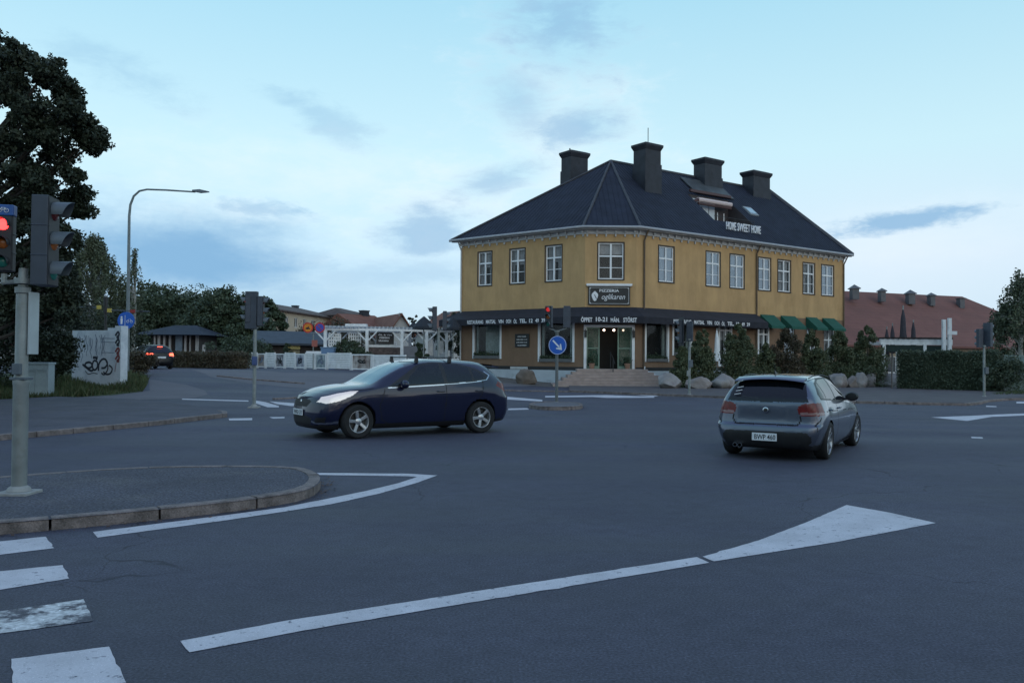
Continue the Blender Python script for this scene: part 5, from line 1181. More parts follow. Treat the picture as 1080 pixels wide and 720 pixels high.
# a driver in the blue car
def sitter(parent, x, y):
    bm = bmesh.new(); me = bpy.data.meshes.new('person')
    J = [((0, 0, .48), .15), ((.0, 0, .66), .15), ((-.04, 0, .86), .17), ((-.06, 0, 1.02), .12), ((-.05, 0, 1.09), .055), ((-.03, 0, 1.17), .085), ((-.02, 0, 1.26), .088), ((-.02, 0, 1.31), .05),
         ((-.03, .17, .98), .07), ((.12, .22, .80), .05), ((.34, .14, .88), .035), ((-.03, -.17, .98), .07), ((.12, -.22, .80), .05), ((.34, -.12, .88), .035), ((.22, .12, .46), .09), ((.52, .13, .52), .07), ((.62, .13, .25), .05), ((.22, -.12, .46), .09), ((.52, -.13, .52), .07), ((.62, -.13, .25), .05)]
    E = [(0, 1), (1, 2), (2, 3), (3, 4), (4, 5), (5, 6), (6, 7), (3, 8), (8, 9), (9, 10), (3, 11), (11, 12), (12, 13), (0, 14), (14, 15), (15, 16), (0, 17), (17, 18), (18, 19)]
    me.from_pydata([(x + a, y + b, c) for (a, b, c), r in J], E, []); o = bpy.data.objects.new('person', me); COL.objects.link(o)
    s = o.modifiers.new('s', 'SKIN'); o.modifiers.new('d', 'SUBSURF').levels = 2; o.modifiers['d'].render_levels = 2
    for v, (c, r) in zip(me.skin_vertices[0].data, J): v.radius = (r, r)
    me.skin_vertices[0].data[0].use_root = True
    me.materials.append(mat('driver_clothing', (.10, .11, .13), .8)); 
    o.location = parent.location; o.rotation_euler = parent.rotation_euler; o.scale = parent.scale
    tag(o, 'driver at the wheel of the dark blue hatchback in a grey top', 'person')
    h = MB(); h.lathe([(.001, -.12), (.055, -.10), (.078, -.04), (.085, .03), (.07, .10), (.03, .13), (.001, .135)], Matrix.Translation((x - .015, y, 1.22)), 16); h.tube([(x + .07, y, 1.23), (x + .095, y, 1.20), (x + .07, y, 1.19)], .012, 5); h.build('face', mat('skin', (.42, .27, .20), .6), o, 60)
    h = MB(); h.lathe([(.088, .02), (.094, .07), (.08, .12), (.04, .15), (.001, .155)], Matrix.Translation((x - .03, y, 1.22)), 16); h.build('hair', mat('hair', (.05, .035, .025), .7), o, 60)
    return o
sitter(blue_car, .86 + 1.35 - 2.35 - .05, .36)
# ------------------------------------------------------------------ street furniture
sig_dark = mat('signal_dark_blue_grey', (.045, .055, .075), .5, .15, 5)
def signal_head(parent, M, lens=.2, lit=None, visor=True, backplate=False, small=False, name='signal_head', dim=False, housing=None):
    """housing centred at M origin, looking along local -Y; z up"""
    h = lens * 4.9; w = lens * 1.55; d = lens * .85
    b = MB(); b.box(-w / 2, w / 2, -d / 2, d / 2, -h / 2, h / 2)
    for k in (-1, 1): b.box(-w / 2 - .006, w / 2 + .006, -d / 2 - .004, d / 2 + .004, k * h / 6 - .008, k * h / 6 + .008)
    b.v = [tuple(M @ Vector(v)) for v in b.v]; o = b.build(name, housing or sig_dark, parent, bevel=.012)
    f = MB(); f.box(-w / 2 + .01, w / 2 - .01, -d / 2 - .012, -d / 2 - .001, -h / 2 + .01, h / 2 - .01); f.v = [tuple(M @ Vector(v)) for v in f.v]; f.build('front_plate', sig_black, o)
    for k, c in enumerate(('red', 'amber', 'green')):
        z = h / 3 * (1 - k); Ml = M @ Matrix.Translation((0, -d / 2 - .012, z)) @ Matrix.Rotation(R(90), 4, 'X')
        l = MB(); l.lathe([(lens / 2, 0), (lens * .45, .015), (lens * .25, .028), (.001, .032)], Ml, 16)
        m = {'red': red_off, 'amber': amber_off, 'green': green_off}[c]
        if lit == c: m = red_dim if dim else red_on
        l.build('lens', m, o, 50)
        if visor:
            v = MB(); r0 = lens * .56; L_ = lens * 1.05; vs = []; n = 14
            for q in range(n + 1):
                a = R(-20) + R(220) * q / n; ll = L_ * (1 - .45 * abs(a - R(90)) / R(110)); x, y = r0 * math.cos(a), r0 * math.sin(a)
                vs += [(x, y, 0), (x, y, ll), (x * .95, y * .95, ll), (x * .95, y * .95, 0)]
            v.add([Ml @ Vector(p) for p in vs], [(4 * q + a, 4 * q + 4 + a, 4 * q + 4 + (a + 1) % 4, 4 * q + (a + 1) % 4) for q in range(n) for a in range(4)])
            v.build('visor', sig_grey if not small else sig_black, o, 50)
    if backplate:
        p = MB(); p.box(-w * .95, w * .95, d * .1, d * .1 + .01, -h * .62, h * .62); p.v = [tuple(M @ Vector(v)) for v in p.v]; p.build('back_plate', sig_black, o)
    return o
def MT(x, y, z, rz=0): return Matrix.Translation((x, y, z)) @ Matrix.Rotation(rz, 4, 'Z')
def pole_base(t, h, r=.055, r2=.075, foot=True, thick=.9, m=galv):
    q = MB(); q.lathe([(r2, -.05), (r2, thick), (r, thick + .06), (r, h), (r * .9, h + .02)], n=18) if thick else q.lathe([(r, -.05), (r, h)], n=18)
    p = q.build('pole', m, t, 50)
    if foot:
        q = MB(); q.box(-.16, .16, -.16, .16, -.02, .05); q.lathe([(r2 + .05, .05), (r2 + .03, .10), (r2, .12)], n=16); q.build('foot_plate', mat('concrete', (.3, .3, .29), .9, .2, 6, .3, 40), t, bevel=.01)
    return p
def bracket(t, z, pts, r=.022):
    q = MB()
    for a in pts: q.tube([(0, 0, z), a], r, 6)
    q.lathe([(.09, -.03), (.09, .03)], Matrix.Translation((0, 0, z)), 14); q.build('bracket', galv, t, 50)
GRP = 'traffic signals round the junction'
# 1 near left island
gx, gy = P(20, 521, .1); z0 = .105
t = thing('traffic_signal', 'nearest traffic signal on the left island, with a lit red cycle light', 'traffic light', (gx, gy, z0), 0, GRP)
q = MB(); q.lathe([(.078, -.05), (.078, 1.18), (.084, 1.2), (.084, 1.24), (.066, 1.3), (.066, 2.18), (.08, 2.19), (.08, 2.25), (.05, 2.26), (.045, 2.46)], n=20); q.build('pole', galv, t, 50)
q = MB(); q.box(-.19, .17, -.17, .17, -.03, .03); q.lathe([(.13, .03), (.11, .07), (.08, .09)], n=16); q.build('foot_plate', mat('concrete', (.3, .3, .29), .9, .2, 6, .3, 40), t, bevel=.01)
def rel(px, py): p = at(px, py, gy); return p.x - gx, p.z - z0
ax_, az_ = rel(5, 257); hx_, hz_ = rel(44.5, 254)
bracket(t, 2.32, [(ax_ - .02, 0, 2.30), (hx_, .05, 2.34)], .024)
q = MB(); q.tube([(ax_, 0, 2.30), (ax_, 0, 2.40)], .03, 8); q.tube([(hx_, .05, 2.34), (hx_, .05, 2.44)], .035, 8); q.build('bracket_arm', galv, t, 50)
M1 = MT(ax_, 0, az_, R(12)); q = signal_head(t, M1, .125, 'red', visor=True, small=True, housing=sig_black)
q = MB(); q.box(-.105, .105, -.07, .05, .30, .42); q.v = [tuple(M1 @ Vector(v)) for v in q.v]; cy = q.build('cycle_panel', mat('cycle_panel', (.02, .09, .30), .4), t, bevel=.01)
q = MB(); Mc = M1 @ Matrix.Translation((0, -.075, .355)) @ Matrix.Rotation(R(90), 4, 'X')
for sx in (-1, 1): q.tube([Mc @ Vector((sx * .035 + .022 * math.cos(k * .628), .022 * math.sin(k * .628), 0)) for k in range(11)], .003, 4, cap=False)
q.tube([Mc @ Vector(v) for v in ((-.035, 0, 0), (-.012, .03, 0), (.022, .03, 0), (.035, 0, 0))], .003, 4); q.tube([Mc @ Vector(v) for v in ((-.012, .03, 0), (0, -.002, 0), (.022, .03, 0))], .003, 4); q.build('cycle_symbol', sign_white, cy)
signal_head(t, MT(hx_, .05, hz_, R(90 + 8)), .20)
q = MB(); q.box(-.022, .002, -.012, .15, 1.52, 2.2); q.v = [tuple(MT(.10, -.02, 0, R(-4)) @ Vector(v)) for v in q.v]; q.build('sign_panel', mat('sign_back', (.42, .46, .47), .5), t, bevel=.004)
q = MB(); q.box(-.085, .085, -.085, .085, 1.24, 1.27); q.box(-.045, .045, -.11, -.06, 1.30, 1.42); q.build('push_button_box', sig_grey, t, bevel=.006)
# the others
def signal(px, py, label, top_py, heads, Y=None, m=galv, r=.055, r2=.06, extra=None):
    x, y = P(px, py); z = G(x, y)
    if Y: y = Y; x = X(px, Y, 400); z = G(x, y)
    zt = at(px, top_py, y).z - z
    t = thing('traffic_signal', label, 'traffic light', (x, y, z), 0, GRP); pole_base(t, zt, r, r2, thick=0, m=m)
    arms = []
    for hx, hy, rz, lit, lens, bp in heads:
        p = at(hx, hy, y); X_, Z_ = p.x - x, p.z - z; dy = .0
        signal_head(t, MT(X_, dy, Z_, rz), lens, lit, dim=True, backplate=bp); arms.append((X_, dy, Z_ - lens * 2.6))
    bracket(t, zt - .04, arms)
    if extra: extra(t, x, y, z)
    return t
def box_at(t, z1, z2, w=.14, o=.09, m=sig_grey, nm='push_button_box', side=0):
    q = MB(); q.box(-w / 2 + side, w / 2 + side, -o - .08, -o + .03, z1, z2); q.build(nm, m, t, bevel=.008)
signal(268, 430, 'traffic signal left of the dark blue car, with its main head facing away', 344, [(265.5, 327, R(180), None, .24, False), (262, 326, R(-80), 'red', .17, False), (275, 328, R(95), None, .19, False)],
       extra=lambda t, x, y, z: box_at(t, 1.35, 1.62, .15, m=mat('blue_box', (.05, .08, .2), .5), side=.03))
def keep_right(t, x, y, z):
    p = at(588, 364, y); r = .33; X_, Z_ = p.x - x, p.z - z; Ms = MT(X_, -.08, Z_, R(-22)) @ Matrix.Rotation(R(90), 4, 'X')
    q = MB(); q.lathe([(r, 0), (r, .02)], Ms, 40); s = q.build('keep_right_sign', sign_blue, t, 40)
    q = MB(); q.lathe([(r - .022, .0215), (r - .008, .0215), (r - .008, .024), (r - .022, .024)], Ms, 40, closed=True)
    a = Ms @ Matrix.Translation((0, 0, .0)) @ Matrix.Rotation(R(-45), 4, 'Z'); q.prism([(-.24, -.028), (.09, -.028), (.09, .028), (-.24, .028)], .0215, .026, a); q.prism([(.24, 0), (.06, .13), (.03, .10), (.12, 0), (.03, -.10), (.06, -.13)], .0215, .026, a); q.build('arrow', sign_white, s)
signal(587, 427, 'traffic signal on the small central island carrying a round blue keep-right sign', 348, [(579, 334, R(-25), 'red', .155, False), (598, 334, R(180), None, .155, False)], m=mat('grey_green_pole', (.12, .13, .13), .6), extra=keep_right)
signal(727, 418, 'traffic signal in front of the bushes right of the pizzeria entrance', 357, [(718, 349.5, R(-80), None, .21, True), (727.5, 349.5, R(160), None, .18, False)],
       extra=lambda t, x, y, z: (box_at(t, 1.30, 1.62, .16, side=.04), box_at(t, .90, 1.15, .13, m=galv, side=-.07, nm='cable_box')))
signal(1038, 420, 'rightmost traffic signal, standing before the clipped hedge', 364, [(1033.5, 356.5, R(200), None, .17, False), (1042, 353, R(120), None, .22, False)], extra=lambda t, x, y, z: box_at(t, 1.1, 1.4, .14, side=.05))
signal(462, 400, 'traffic signal behind the dark blue car beside the left end of the restaurant', 346, [(458.5, 336, R(-82), None, .215, False), (469, 338, R(100), None, .17, False)], Y=37.5, extra=None)
# street lamp with curved arm
lx, ly = X(134, 42, 390), 42.0; lz = G(lx, ly)
t = thing('street_lamp', 'tall grey street lamp with a curved arm reaching right, beside the graffiti wall', 'street lamp', (lx, ly, lz))
def lrel(px, py): p = at(px, py, ly); return (p.x - lx, 0, p.z - lz)
q = MB(); pts = [(0, 0, -.1), (0, 0, 1.2), lrel(135, 330), lrel(136, 250), lrel(136.3, 228), lrel(137.5, 216), lrel(141, 207), lrel(147, 201.5), lrel(155, 199.8), lrel(175, 200.5), lrel(206, 202.5)]
q.tube(pts, [.10, .10, .085, .07, .065, .06, .055, .05, .045, .045, .04], 12); q.build('pole', mat('lamp_pole', (.17, .20, .21), .5), t, 50)
q = MB(); a = Vector(lrel(203, 202.3)); b = Vector(lrel(220.5, 202.6)); 
q.add([a + Vector(v) for v in ((0, -.07, .02), (0, .07, .02), (0, .06, .09), (0, -.06, .09))] + [a.lerp(b, .45) + Vector(v) for v in ((0, -.14, -.04), (0, .14, -.04), (0, .09, .12), (0, -.09, .12))] + [b + Vector(v) for v in ((0, -.06, -.01), (0, .06, -.01), (0, .05, .03), (0, -.05, .03))],
      [(0, 1, 2, 3), (0, 4, 5, 1), (1, 5, 6, 2), (2, 6, 7, 3), (3, 7, 4, 0), (4, 8, 9, 5), (5, 9, 10, 6), (6, 10, 11, 7), (7, 11, 8, 4), (8, 11, 10, 9)]); q.build('lamp_head', sig_grey, t, 50)
q = MB(); c = Vector(lrel(134.5, 338)); Ms = Matrix.Translation((c.x, -.14, c.z)) @ Matrix.Rotation(R(90), 4, 'X'); q.lathe([(.42, 0), (.42, .02)], Ms, 36); s = q.build('cycle_path_sign', sign_blue, t, 40)
q = MB(); q.tube([Ms @ Vector(v) for v in ((-.05, .26, .024), (-.05, -.26, .024))], .012, 4); q.lathe([(.05, .02), (.05, .026)], Ms @ Matrix.Translation((-.22, .16, 0)), 10); q.prism([(-.26, -.18), (-.18, -.18), (-.16, .10), (-.28, .10)], .02, .026, Ms)
for sx in (.08, .26): q.tube([Ms @ Vector((sx + .06 * math.cos(k * .628), -.05 + .06 * math.sin(k * .628), .024)) for k in range(11)], .01, 4, cap=False)
q.tube([Ms @ Vector(v) for v in ((.08, -.05, .024), (.13, .06, .024), (.22, .06, .024), (.26, -.05, .024))], .01, 4); q.build('sign_symbol', sign_white, s)
# thin black post with two small horizontal arms
bx, by = X(111, 38.0, 400), 38.0; bz = G(bx, by)
t = thing('barrier_post', 'thin black post with two thin yellow-ended arms, before the graffiti wall', 'post', (bx, by, bz))
def brel(px, py): p = at(px, py, by); return Vector((p.x - bx, 0, p.z - bz))
q = MB(); q.tube([(0, 0, -.1), brel(111.5, 316)], .055, 10); q.build('post', black_metal, t, 50)
q = MB(); q.tube([brel(111.5, 330), brel(111.5, 313)], .10, 8); q.build('post_head', black_metal, t, 50); q = MB(); c = brel(111.5, 311.5); q.lathe([(.001, -.06), (.06, -.03), (.07, .02), (.001, .08)], Matrix.Translation(c), 10); q.build('finial', sign_white, t, 50)
q = MB(); q.tube([brel(84, 323.5), brel(104, 324.5)], .028, 6); q.tube([brel(116, 327), brel(158, 328.5)], .022, 6); q.build('arms', sig_grey, t)
q = MB(); c = brel(104.5, 324); q.cbox(c, (.17, .1, .17)); c = brel(115.5, 327.3); q.cbox(c, (.17, .1, .17)); q.build('yellow_ends', mat('yellow_paint', (.55, .42, .08), .5), t)
q = MB(); c = brel(140, 328.2); q.cbox(c, (.22, .09, .14)); q.build('red_end', mat('red_paint', (.3, .03, .03), .5), t); q = MB(); c = brel(149, 328.2); q.cbox(c, (.12, .09, .12)); q.build('signal_box', black_metal, t); q = MB(); c = brel(94, 323.5); q.cbox(c, (.3, .06, .10)); q.build('signal_box', black_metal, t)
# utility cabinet
ux, uy = P(40, 418.5); uz = G(ux, uy)
t = thing('utility_cabinet', 'grey metal utility cabinet on the grass verge behind the nearest signal pole', 'cabinet', (ux, uy, uz))
cab = mat('cabinet_paint', (.30, .36, .39), .55, .15, 3, dirt=((.16, .17, .17), 3, .5, .8))
q = MB(); q.box(-.47, .47, -.2, .25, -.05, 1.2); q.build('cabinet_body', cab, t, bevel=.015); q = MB(); q.box(-.50, .50, -.24, .28, 1.2, 1.27); q.build('lid', cab, t, bevel=.01)
for x0, x1 in ((-.44, -.005), (.005, .44)): 
    q = MB(); q.box(x0, x1, -.222, -.202, .06, 1.16)
    for k in range(4): q.box(x0 + .06, x1 - .06, -.235, -.222, 1.0 - k * .03, 1.012 - k * .03)
    q.build('door', cab, t, bevel=.004)
# graffiti wall
wl = at(76, 372, 37.5); wr = at(128.5, 372, 36.2); zl = G(wl.x, wl.y); zr2 = G(wr.x, wr.y)
FWl = Facade((wl.x, wl.y), (wr.x, wr.y)); zb_ = .15
t = thing('graffiti_wall', 'white rendered wall with black scribbles and red lettering on its end pillar', 'wall', (wl.x, wl.y, 0))
def wp(mb, nm, m, par=t, **k):
    mb.v = [(a - wl.x, b - wl.y, c) for a, b, c in mb.v]; return mb.build(nm, m, par, **k)
white_wall = mat('stained_white_render', (.62, .66, .70), .9, .1, 1.2, .3, 20, dirt=((.36, .42, .48), 2.2, .47, .75), det=8)
zt_l = at(76, 348.5, 37.5).z; 
q = MB(); FWl.box(q, 0, FWl.len - .36, 0, zt_l, -.25, 0); wp(q, 'wall_panel', white_wall)
q = MB(); FWl.box(q, FWl.len - .36, FWl.len, 0, zt_l + .18, -.3, .06); FWl.box(q, FWl.len - .9, FWl.len - .4, zt_l, zt_l + .1, -.2, -.02); pill = wp(q, 'end_pillar', white_wall)
rg = random.Random(5); gm = mat('black_spray', (.03, .035, .05), .8); gb = mat('blue_grey_spray', (.17, .21, .28), .8); gr = mat('red_spray', (.20, .05, .05), .8)
def scribble(fn, n, rad, m, nm='graffiti', par=t, o=.01):
    q = MB(); q.tube([FWl.pt(*fn(i / n)) for i in range(n + 1)], rad, 5); wp(q, nm, m, par)
def ws(px, py): return FWl.s_at(px, py), FWl.z_at(px, py)
def curve(pix, rad, m, nm='graffiti', par=t, o=.004):
    pts = smooth_poly([ws(*p) for p in pix], 2, closed=False); q = MB(); vs = []; 
    for k, (s, z) in enumerate(pts):
        a = pts[max(0, k - 1)]; b = pts[min(len(pts) - 1, k + 1)]; d = Vector((b[0] - a[0], b[1] - a[1])).normalized(); n = Vector((-d.y, d.x)) * rad
        vs += [FWl.pt(s + n.x, o, z + n.y), FWl.pt(s - n.x, o, z - n.y)]
    q.add(vs, [(2 * k, 2 * k + 1, 2 * k + 3, 2 * k + 2) for k in range(len(pts) - 1)]); wp(q, nm, m, par)
curve([(87, 384), (93, 389), (98, 386), (95, 381), (88, 384), (96, 392), (99, 389)], .05, gm); curve([(99, 380), (97, 385), (99, 391), (103, 388), (103, 381), (99, 380)], .045, gm); curve([(98, 377), (103, 377), (101, 379)], .06, gm)
curve([(104, 391), (104, 384), (107, 379), (111, 378), (114, 383), (111, 388), (107, 388)], .045, gm, o=.006); curve([(111, 378), (115, 388), (110, 396), (107, 393)], .035, gm, o=.007); curve([(115, 385), (119, 388), (117, 394), (112, 395), (109, 392)], .04, gm); curve([(90, 391), (93, 395), (98, 393), (103, 394)], .02, gm)
for k in range(14):
    x = 80 + k * 2.3 + rg.uniform(-.8, .8); y = 354 + rg.uniform(-2, 3); pts = [(x + rg.uniform(-1.3, 1.3), y + j * 3.6) for j in range(rg.randint(4, 8))]
    curve(pts, rg.uniform(.010, .022), gb, o=.003 + .0004 * k)
for y in (361, 357, 372): curve([(107, y), (112, y - .6), (117, y), (122, y - .3)], .012, gb, o=.009)
for y in (350, 358, 367, 375): curve([(123, y + 4), (126, y - 1), (127.5, y + 3), (124, y + 6), (127, y + 6)], .05, gr if y > 360 else gm, par=pill, o=.066)
curve([(124, 382), (123, 388), (122.5, 392)], .015, gr, par=pill, o=.066)

# ------------------------------------------------------------------ foliage
nrg = np.random.default_rng(11)
def leaves(centres, radii, counts, size, squash=1.0, droop=0.0):
    """rhombic leaves gathered in clumps"""
    cs = np.repeat(np.asarray(centres, float), counts, 0); rs = np.repeat(np.asarray(radii, float), counts); n = len(cs)
    d = nrg.normal(size=(n, 3)); d /= np.linalg.norm(d, axis=1)[:, None] + 1e-9; rr = nrg.random(n)**.45
    p = cs + d * (rs * rr)[:, None] * np.array([1, 1, squash])
    if droop: p[:, 2] -= nrg.random(n) * droop
    a = nrg.normal(size=(n, 3)); a[:, 2] -= droop * .8; a /= np.linalg.norm(a, axis=1)[:, None]; b = np.cross(a, nrg.normal(size=(n, 3))); b /= np.linalg.norm(b, axis=1)[:, None]
    s = size * (.6 + .8 * nrg.random(n))[:, None]; w = .55
    V = np.stack([p - a * s * .5, p - b * s * w * .5 + a * s * .05, p + a * s * .5, p + b * s * w * .5 + a * s * .05], 1).reshape(-1, 3)
    return V
def leaf_mesh(name, V, m, parent):
    n = len(V) // 4; me = bpy.data.meshes.new(name); me.vertices.add(n * 4); me.vertices.foreach_set('co', V.ravel()); me.loops.add(n * 4); me.loops.foreach_set('vertex_index', np.arange(n * 4)); me.polygons.add(n)
    me.polygons.foreach_set('loop_start', np.arange(0, n * 4, 4)); me.polygons.foreach_set('loop_total', np.full(n, 4)); me.update(calc_edges=True); me.validate()
    return link(name, me, m, parent)
def tree(kind, label, loc, h, R_, crown0=.3, nc=60, per=160, leaf=.2, shape='round', lm='green', group=None, trunk=True, clump=.22, seed=1, cat='tree', lean=(0, 0), droop=0, squash=.75, rt=None):
    global nrg; nrg = np.random.default_rng(seed); rg = random.Random(seed)
    t = thing(kind, label, cat, loc, 0, group); zc0 = h * crown0; hc = h - zc0; cs = []; rs = []
    for k in range(nc):
        if shape == 'cone':
            z = rg.random()**1.4; r = R_ * (1 - z)**.55 * (.35 + .65 * rg.random()**.5) * (.9 + .25 * math.sin(k)); a = rg.uniform(0, 6.283); cs.append((r * math.cos(a), r * math.sin(a), zc0 + hc * z * .97)); rs.append(max(.12, R_ * clump * (1.25 - z)))
        else:
            a = rg.uniform(0, 6.283); u = rg.uniform(-.85, 1); q = math.sqrt(max(0, 1 - u * u)); f = rg.uniform(.35, 1)**.5 * (.82 + .22 * math.sin(2.3 * a + seed) * math.cos(3.1 * u + seed))
            if shape == 'tall': q *= .9
            cs.append((R_ * q * f * math.cos(a), R_ * q * f * math.sin(a), zc0 + hc * (.5 + .5 * u * f))); rs.append(R_ * clump * rg.uniform(.6, 1.25))
    cs = [(x + lean[0] * (z / h), y + lean[1] * (z / h), z) for x, y, z in cs]
    V = leaves(cs, rs, [int(per * rg.uniform(.6, 1.3)) for _ in cs], leaf, squash, droop)
    leaf_mesh('crown', V, leafm(lm), t)
    if trunk:
        q = MB(); r0 = rt or h * .022 + .04; bend = [(lean[0] * f + rg.uniform(-.1, .1) * r0 * 4, lean[1] * f, h * f * .8) for f in (.25, .45, .7, 1)]
        q.tube([(0, 0, -.3), (0, 0, .2)] + [(bx_, by_, z_) for bx_, by_, z_ in bend], [r0 * 1.4, r0, r0 * .85, r0 * .65, r0 * .4, r0 * .12], 8)
        for c in cs[::max(1, nc // 16)]:
            z = max(h * .12, c[2] * .62 - R_ * .1); f = min(z / (h * .8), 1); s = Vector((lean[0] * f, lean[1] * f, z)); e = Vector(c); md = s.lerp(e, .5) + Vector((0, 0, -.06 * (e - s).length)); q.tube([s, md, e], [r0 * .4, r0 * .22, r0 * .07], 5, cap=False)
        q.build('trunk', bark, t, 50)
    return t
def place(px, Y, py=385): x = X(px, Y, py); return (x, Y, G(x, Y))
# large dark maple on the left
t = thing('maple_tree', 'large dark broadleaved tree filling the top left corner', 'tree', (X(-75, 27, 380), 27, G(-18, 27)))
def maple():
    global nrg; nrg = np.random.default_rng(3); rg = random.Random(8)
    cs = []; rs = []; ox = t.location.x; oz = t.location.z
    # limbs at their own height; each ends in a spray of clumps
    limbs = [((20, 62), .9), ((50, 75), .8), ((75, 100), .8), ((88, 135), .85), ((96, 148), .7), ((62, 160), 1.0), ((30, 120), 1.2), ((10, 90), 1.2), ((40, 195), .9), ((66, 215), .7), ((84, 222), .55), ((50, 240), .9), ((20, 180), 1.0), ((5, 150), 1.1), ((60, 270), .8), ((30, 280), 1.0),
             ((-10, 60), 1.2), ((-40, 90), 1.6), ((-60, 150), 1.8), ((-30, 200), 1.5), ((-20, 250), 1.4), ((-90, 110), 1.8), ((-120, 180), 1.8), ((-90, 240), 1.6), ((72, 120), .8), ((45, 140), 1.0), ((8, 330), 1.2), ((45, 325), 1.0), ((70, 252), .6), ((66, 285), .7), ((72, 312), .7), ((40, 262), .8), ((20, 305), 1.0), ((35, 215), .7), ((70, 330), .7), ((76, 185), .4), ((-40, 310), 1.4), ((55, 300), .7), ((15, 230), 1.2), ((88, 205), .45), ((99, 152), .5), ((68, 92), .6)]
    Vs = []; br = MB(); br.tube([(0, 0, -.3), (0, 0, 1), (.1, 0, 3), (0, .1, 5.5), (.3, 0, 8)], [.42, .34, .28, .2, .08], 10)
    for (px, py), r in limbs:
        for dep in ((0, -1.6, 1.7) if px < 60 else (0, rg.choice((-1.2, 1.2)))):
            c = at(px, py, 27 + dep + rg.uniform(-.5, .5)); c = Vector((c.x - ox, c.y - 27, c.z - oz)); r2 = r * .62
            for k in range(11): 
                d = Vector((rg.gauss(0, 1), rg.gauss(0, 1), rg.gauss(0, .75))).normalized() * r2 * rg.uniform(.25, 1.0); cs.append(tuple(c + d)); rs.append(rg.uniform(.16, .34) * (.8 + .3 * r))
            s = Vector((.05, 0, max(1.8, min(c.z * .62, 7)))); md = s.lerp(c, .55) + Vector((0, 0, -.25)); br.tube([s, md, c], [.11, .06, .02], 5, cap=False)
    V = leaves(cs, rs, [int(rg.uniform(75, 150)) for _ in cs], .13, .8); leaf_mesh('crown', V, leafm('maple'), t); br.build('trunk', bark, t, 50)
maple()
# dark shrubs under it
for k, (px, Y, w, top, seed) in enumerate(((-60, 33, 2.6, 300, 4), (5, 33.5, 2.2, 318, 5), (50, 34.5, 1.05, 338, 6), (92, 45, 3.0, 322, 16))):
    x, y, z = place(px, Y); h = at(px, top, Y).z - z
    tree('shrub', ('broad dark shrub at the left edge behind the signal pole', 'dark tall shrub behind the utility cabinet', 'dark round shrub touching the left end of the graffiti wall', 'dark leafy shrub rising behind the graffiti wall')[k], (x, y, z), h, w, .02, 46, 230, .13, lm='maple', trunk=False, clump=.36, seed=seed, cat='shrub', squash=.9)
# weeping birch
x, y, z = place(98, 60)
def birch(px, Y, top, pxs, label, seed, per=60, n=150, lm='birch', reach=1.0):
    global nrg; nrg = np.random.default_rng(seed); rg = random.Random(seed); x, y, z = place(px, Y); h = at(px, top, Y).z - z; t = thing('birch_tree', label, 'tree', (x, y, z)); cs = []; rs = []; q = MB()
    r0 = .16; q.tube([(0, 0, -.2), (0, 0, 2), (.1, 0, h * .5), (0, .1, h * .95)], [r0 * 1.3, r0, r0 * .6, .02], 8); W = pxs * Y / 900
    Vs = []
    for k in range(n):
        a = rg.uniform(0, 6.283); f = rg.random()**.6; zz = h * (1 - .62 * f**1.5 * rg.uniform(.7, 1.1)); r = W * f * rg.uniform(.75, 1.05); L_ = rg.uniform(.8, 2.4) * min(1, h / 9); c0 = Vector((r * math.cos(a), r * math.sin(a), zz))
        m_ = 5
        for j in range(m_): cs.append((c0.x + rg.uniform(-.1, .1), c0.y + rg.uniform(-.1, .1), c0.z - L_ * j / m_)); rs.append(.22 - .02 * j)
        if k % 4 == 0: q.tube([(0, 0, zz * .72), (c0 * .6) + Vector((0, 0, .25 * zz * .5 + .4)) if False else Vector((c0.x * .6, c0.y * .6, zz * .97)), c0], [.05, .03, .01], 4, cap=False)
    V = leaves(cs, rs, [int(rg.uniform(.6, 1.4) * per / 5) for _ in cs], .16, 1.3, droop=.35); leaf_mesh('crown', V, leafm(lm), t); q.build('trunk', mat('birch_bark', (.3, .3, .28), .8, .4, 4), t, 50)
birch(97, 60, 246, 42, 'grey green weeping birch between the big dark tree and the street lamp', 5, per=95, n=260)
birch(140, 61, 262, 12, 'slim drooping birch close beside the street lamp', 6, per=60, n=50)
# wood line behind the left side street
for k, (px, Y, R_, top, c0, lm, sd_, lb) in enumerate((
        (160, 96, 5.0, 300, .1, 'green', 21, 'bushy tree leftmost of the row behind the side street'), (188, 100, 6.4, 296, .1, 'green', 22, 'wide rounded tree behind the low black roof'),
        (222, 92, 4.2, 313, .1, 'green', 23, 'lower tree in the gap right of the wide rounded tree'), (243, 90, 3.6, 297, .1, 'green', 24, 'tall spiky-topped tree behind the green bins'), (262, 88, 2.6, 322, .08, 'green', 25, 'tree right behind the left signal head'),
        (281, 94, 2.1, 305, .1, 'green', 26, 'narrow tree between the left signal and the cream apartment block'), (120, 92, 5, 318, .1, 'green', 27, 'tree glimpsed behind the street lamp pole'), (350, 96, 4.6, 335, .05, 'rusty', 28, 'thin brownish tree in front of the cream apartment block'), (330, 92, 2.2, 343, .05, 'rusty', 29, 'low brownish tree behind the two round signs'))):
    x, y, z = place(px, Y); h = at(px, top, Y).z - z
    tree('broadleaf_tree', lb, (x, y, z), h, R_, c0, 85 if R_ > 4 else 60, 210 if k < 7 else 70, .34 if k < 7 else .26, lm=lm, seed=sd_, clump=.27, group='trees behind the side street')
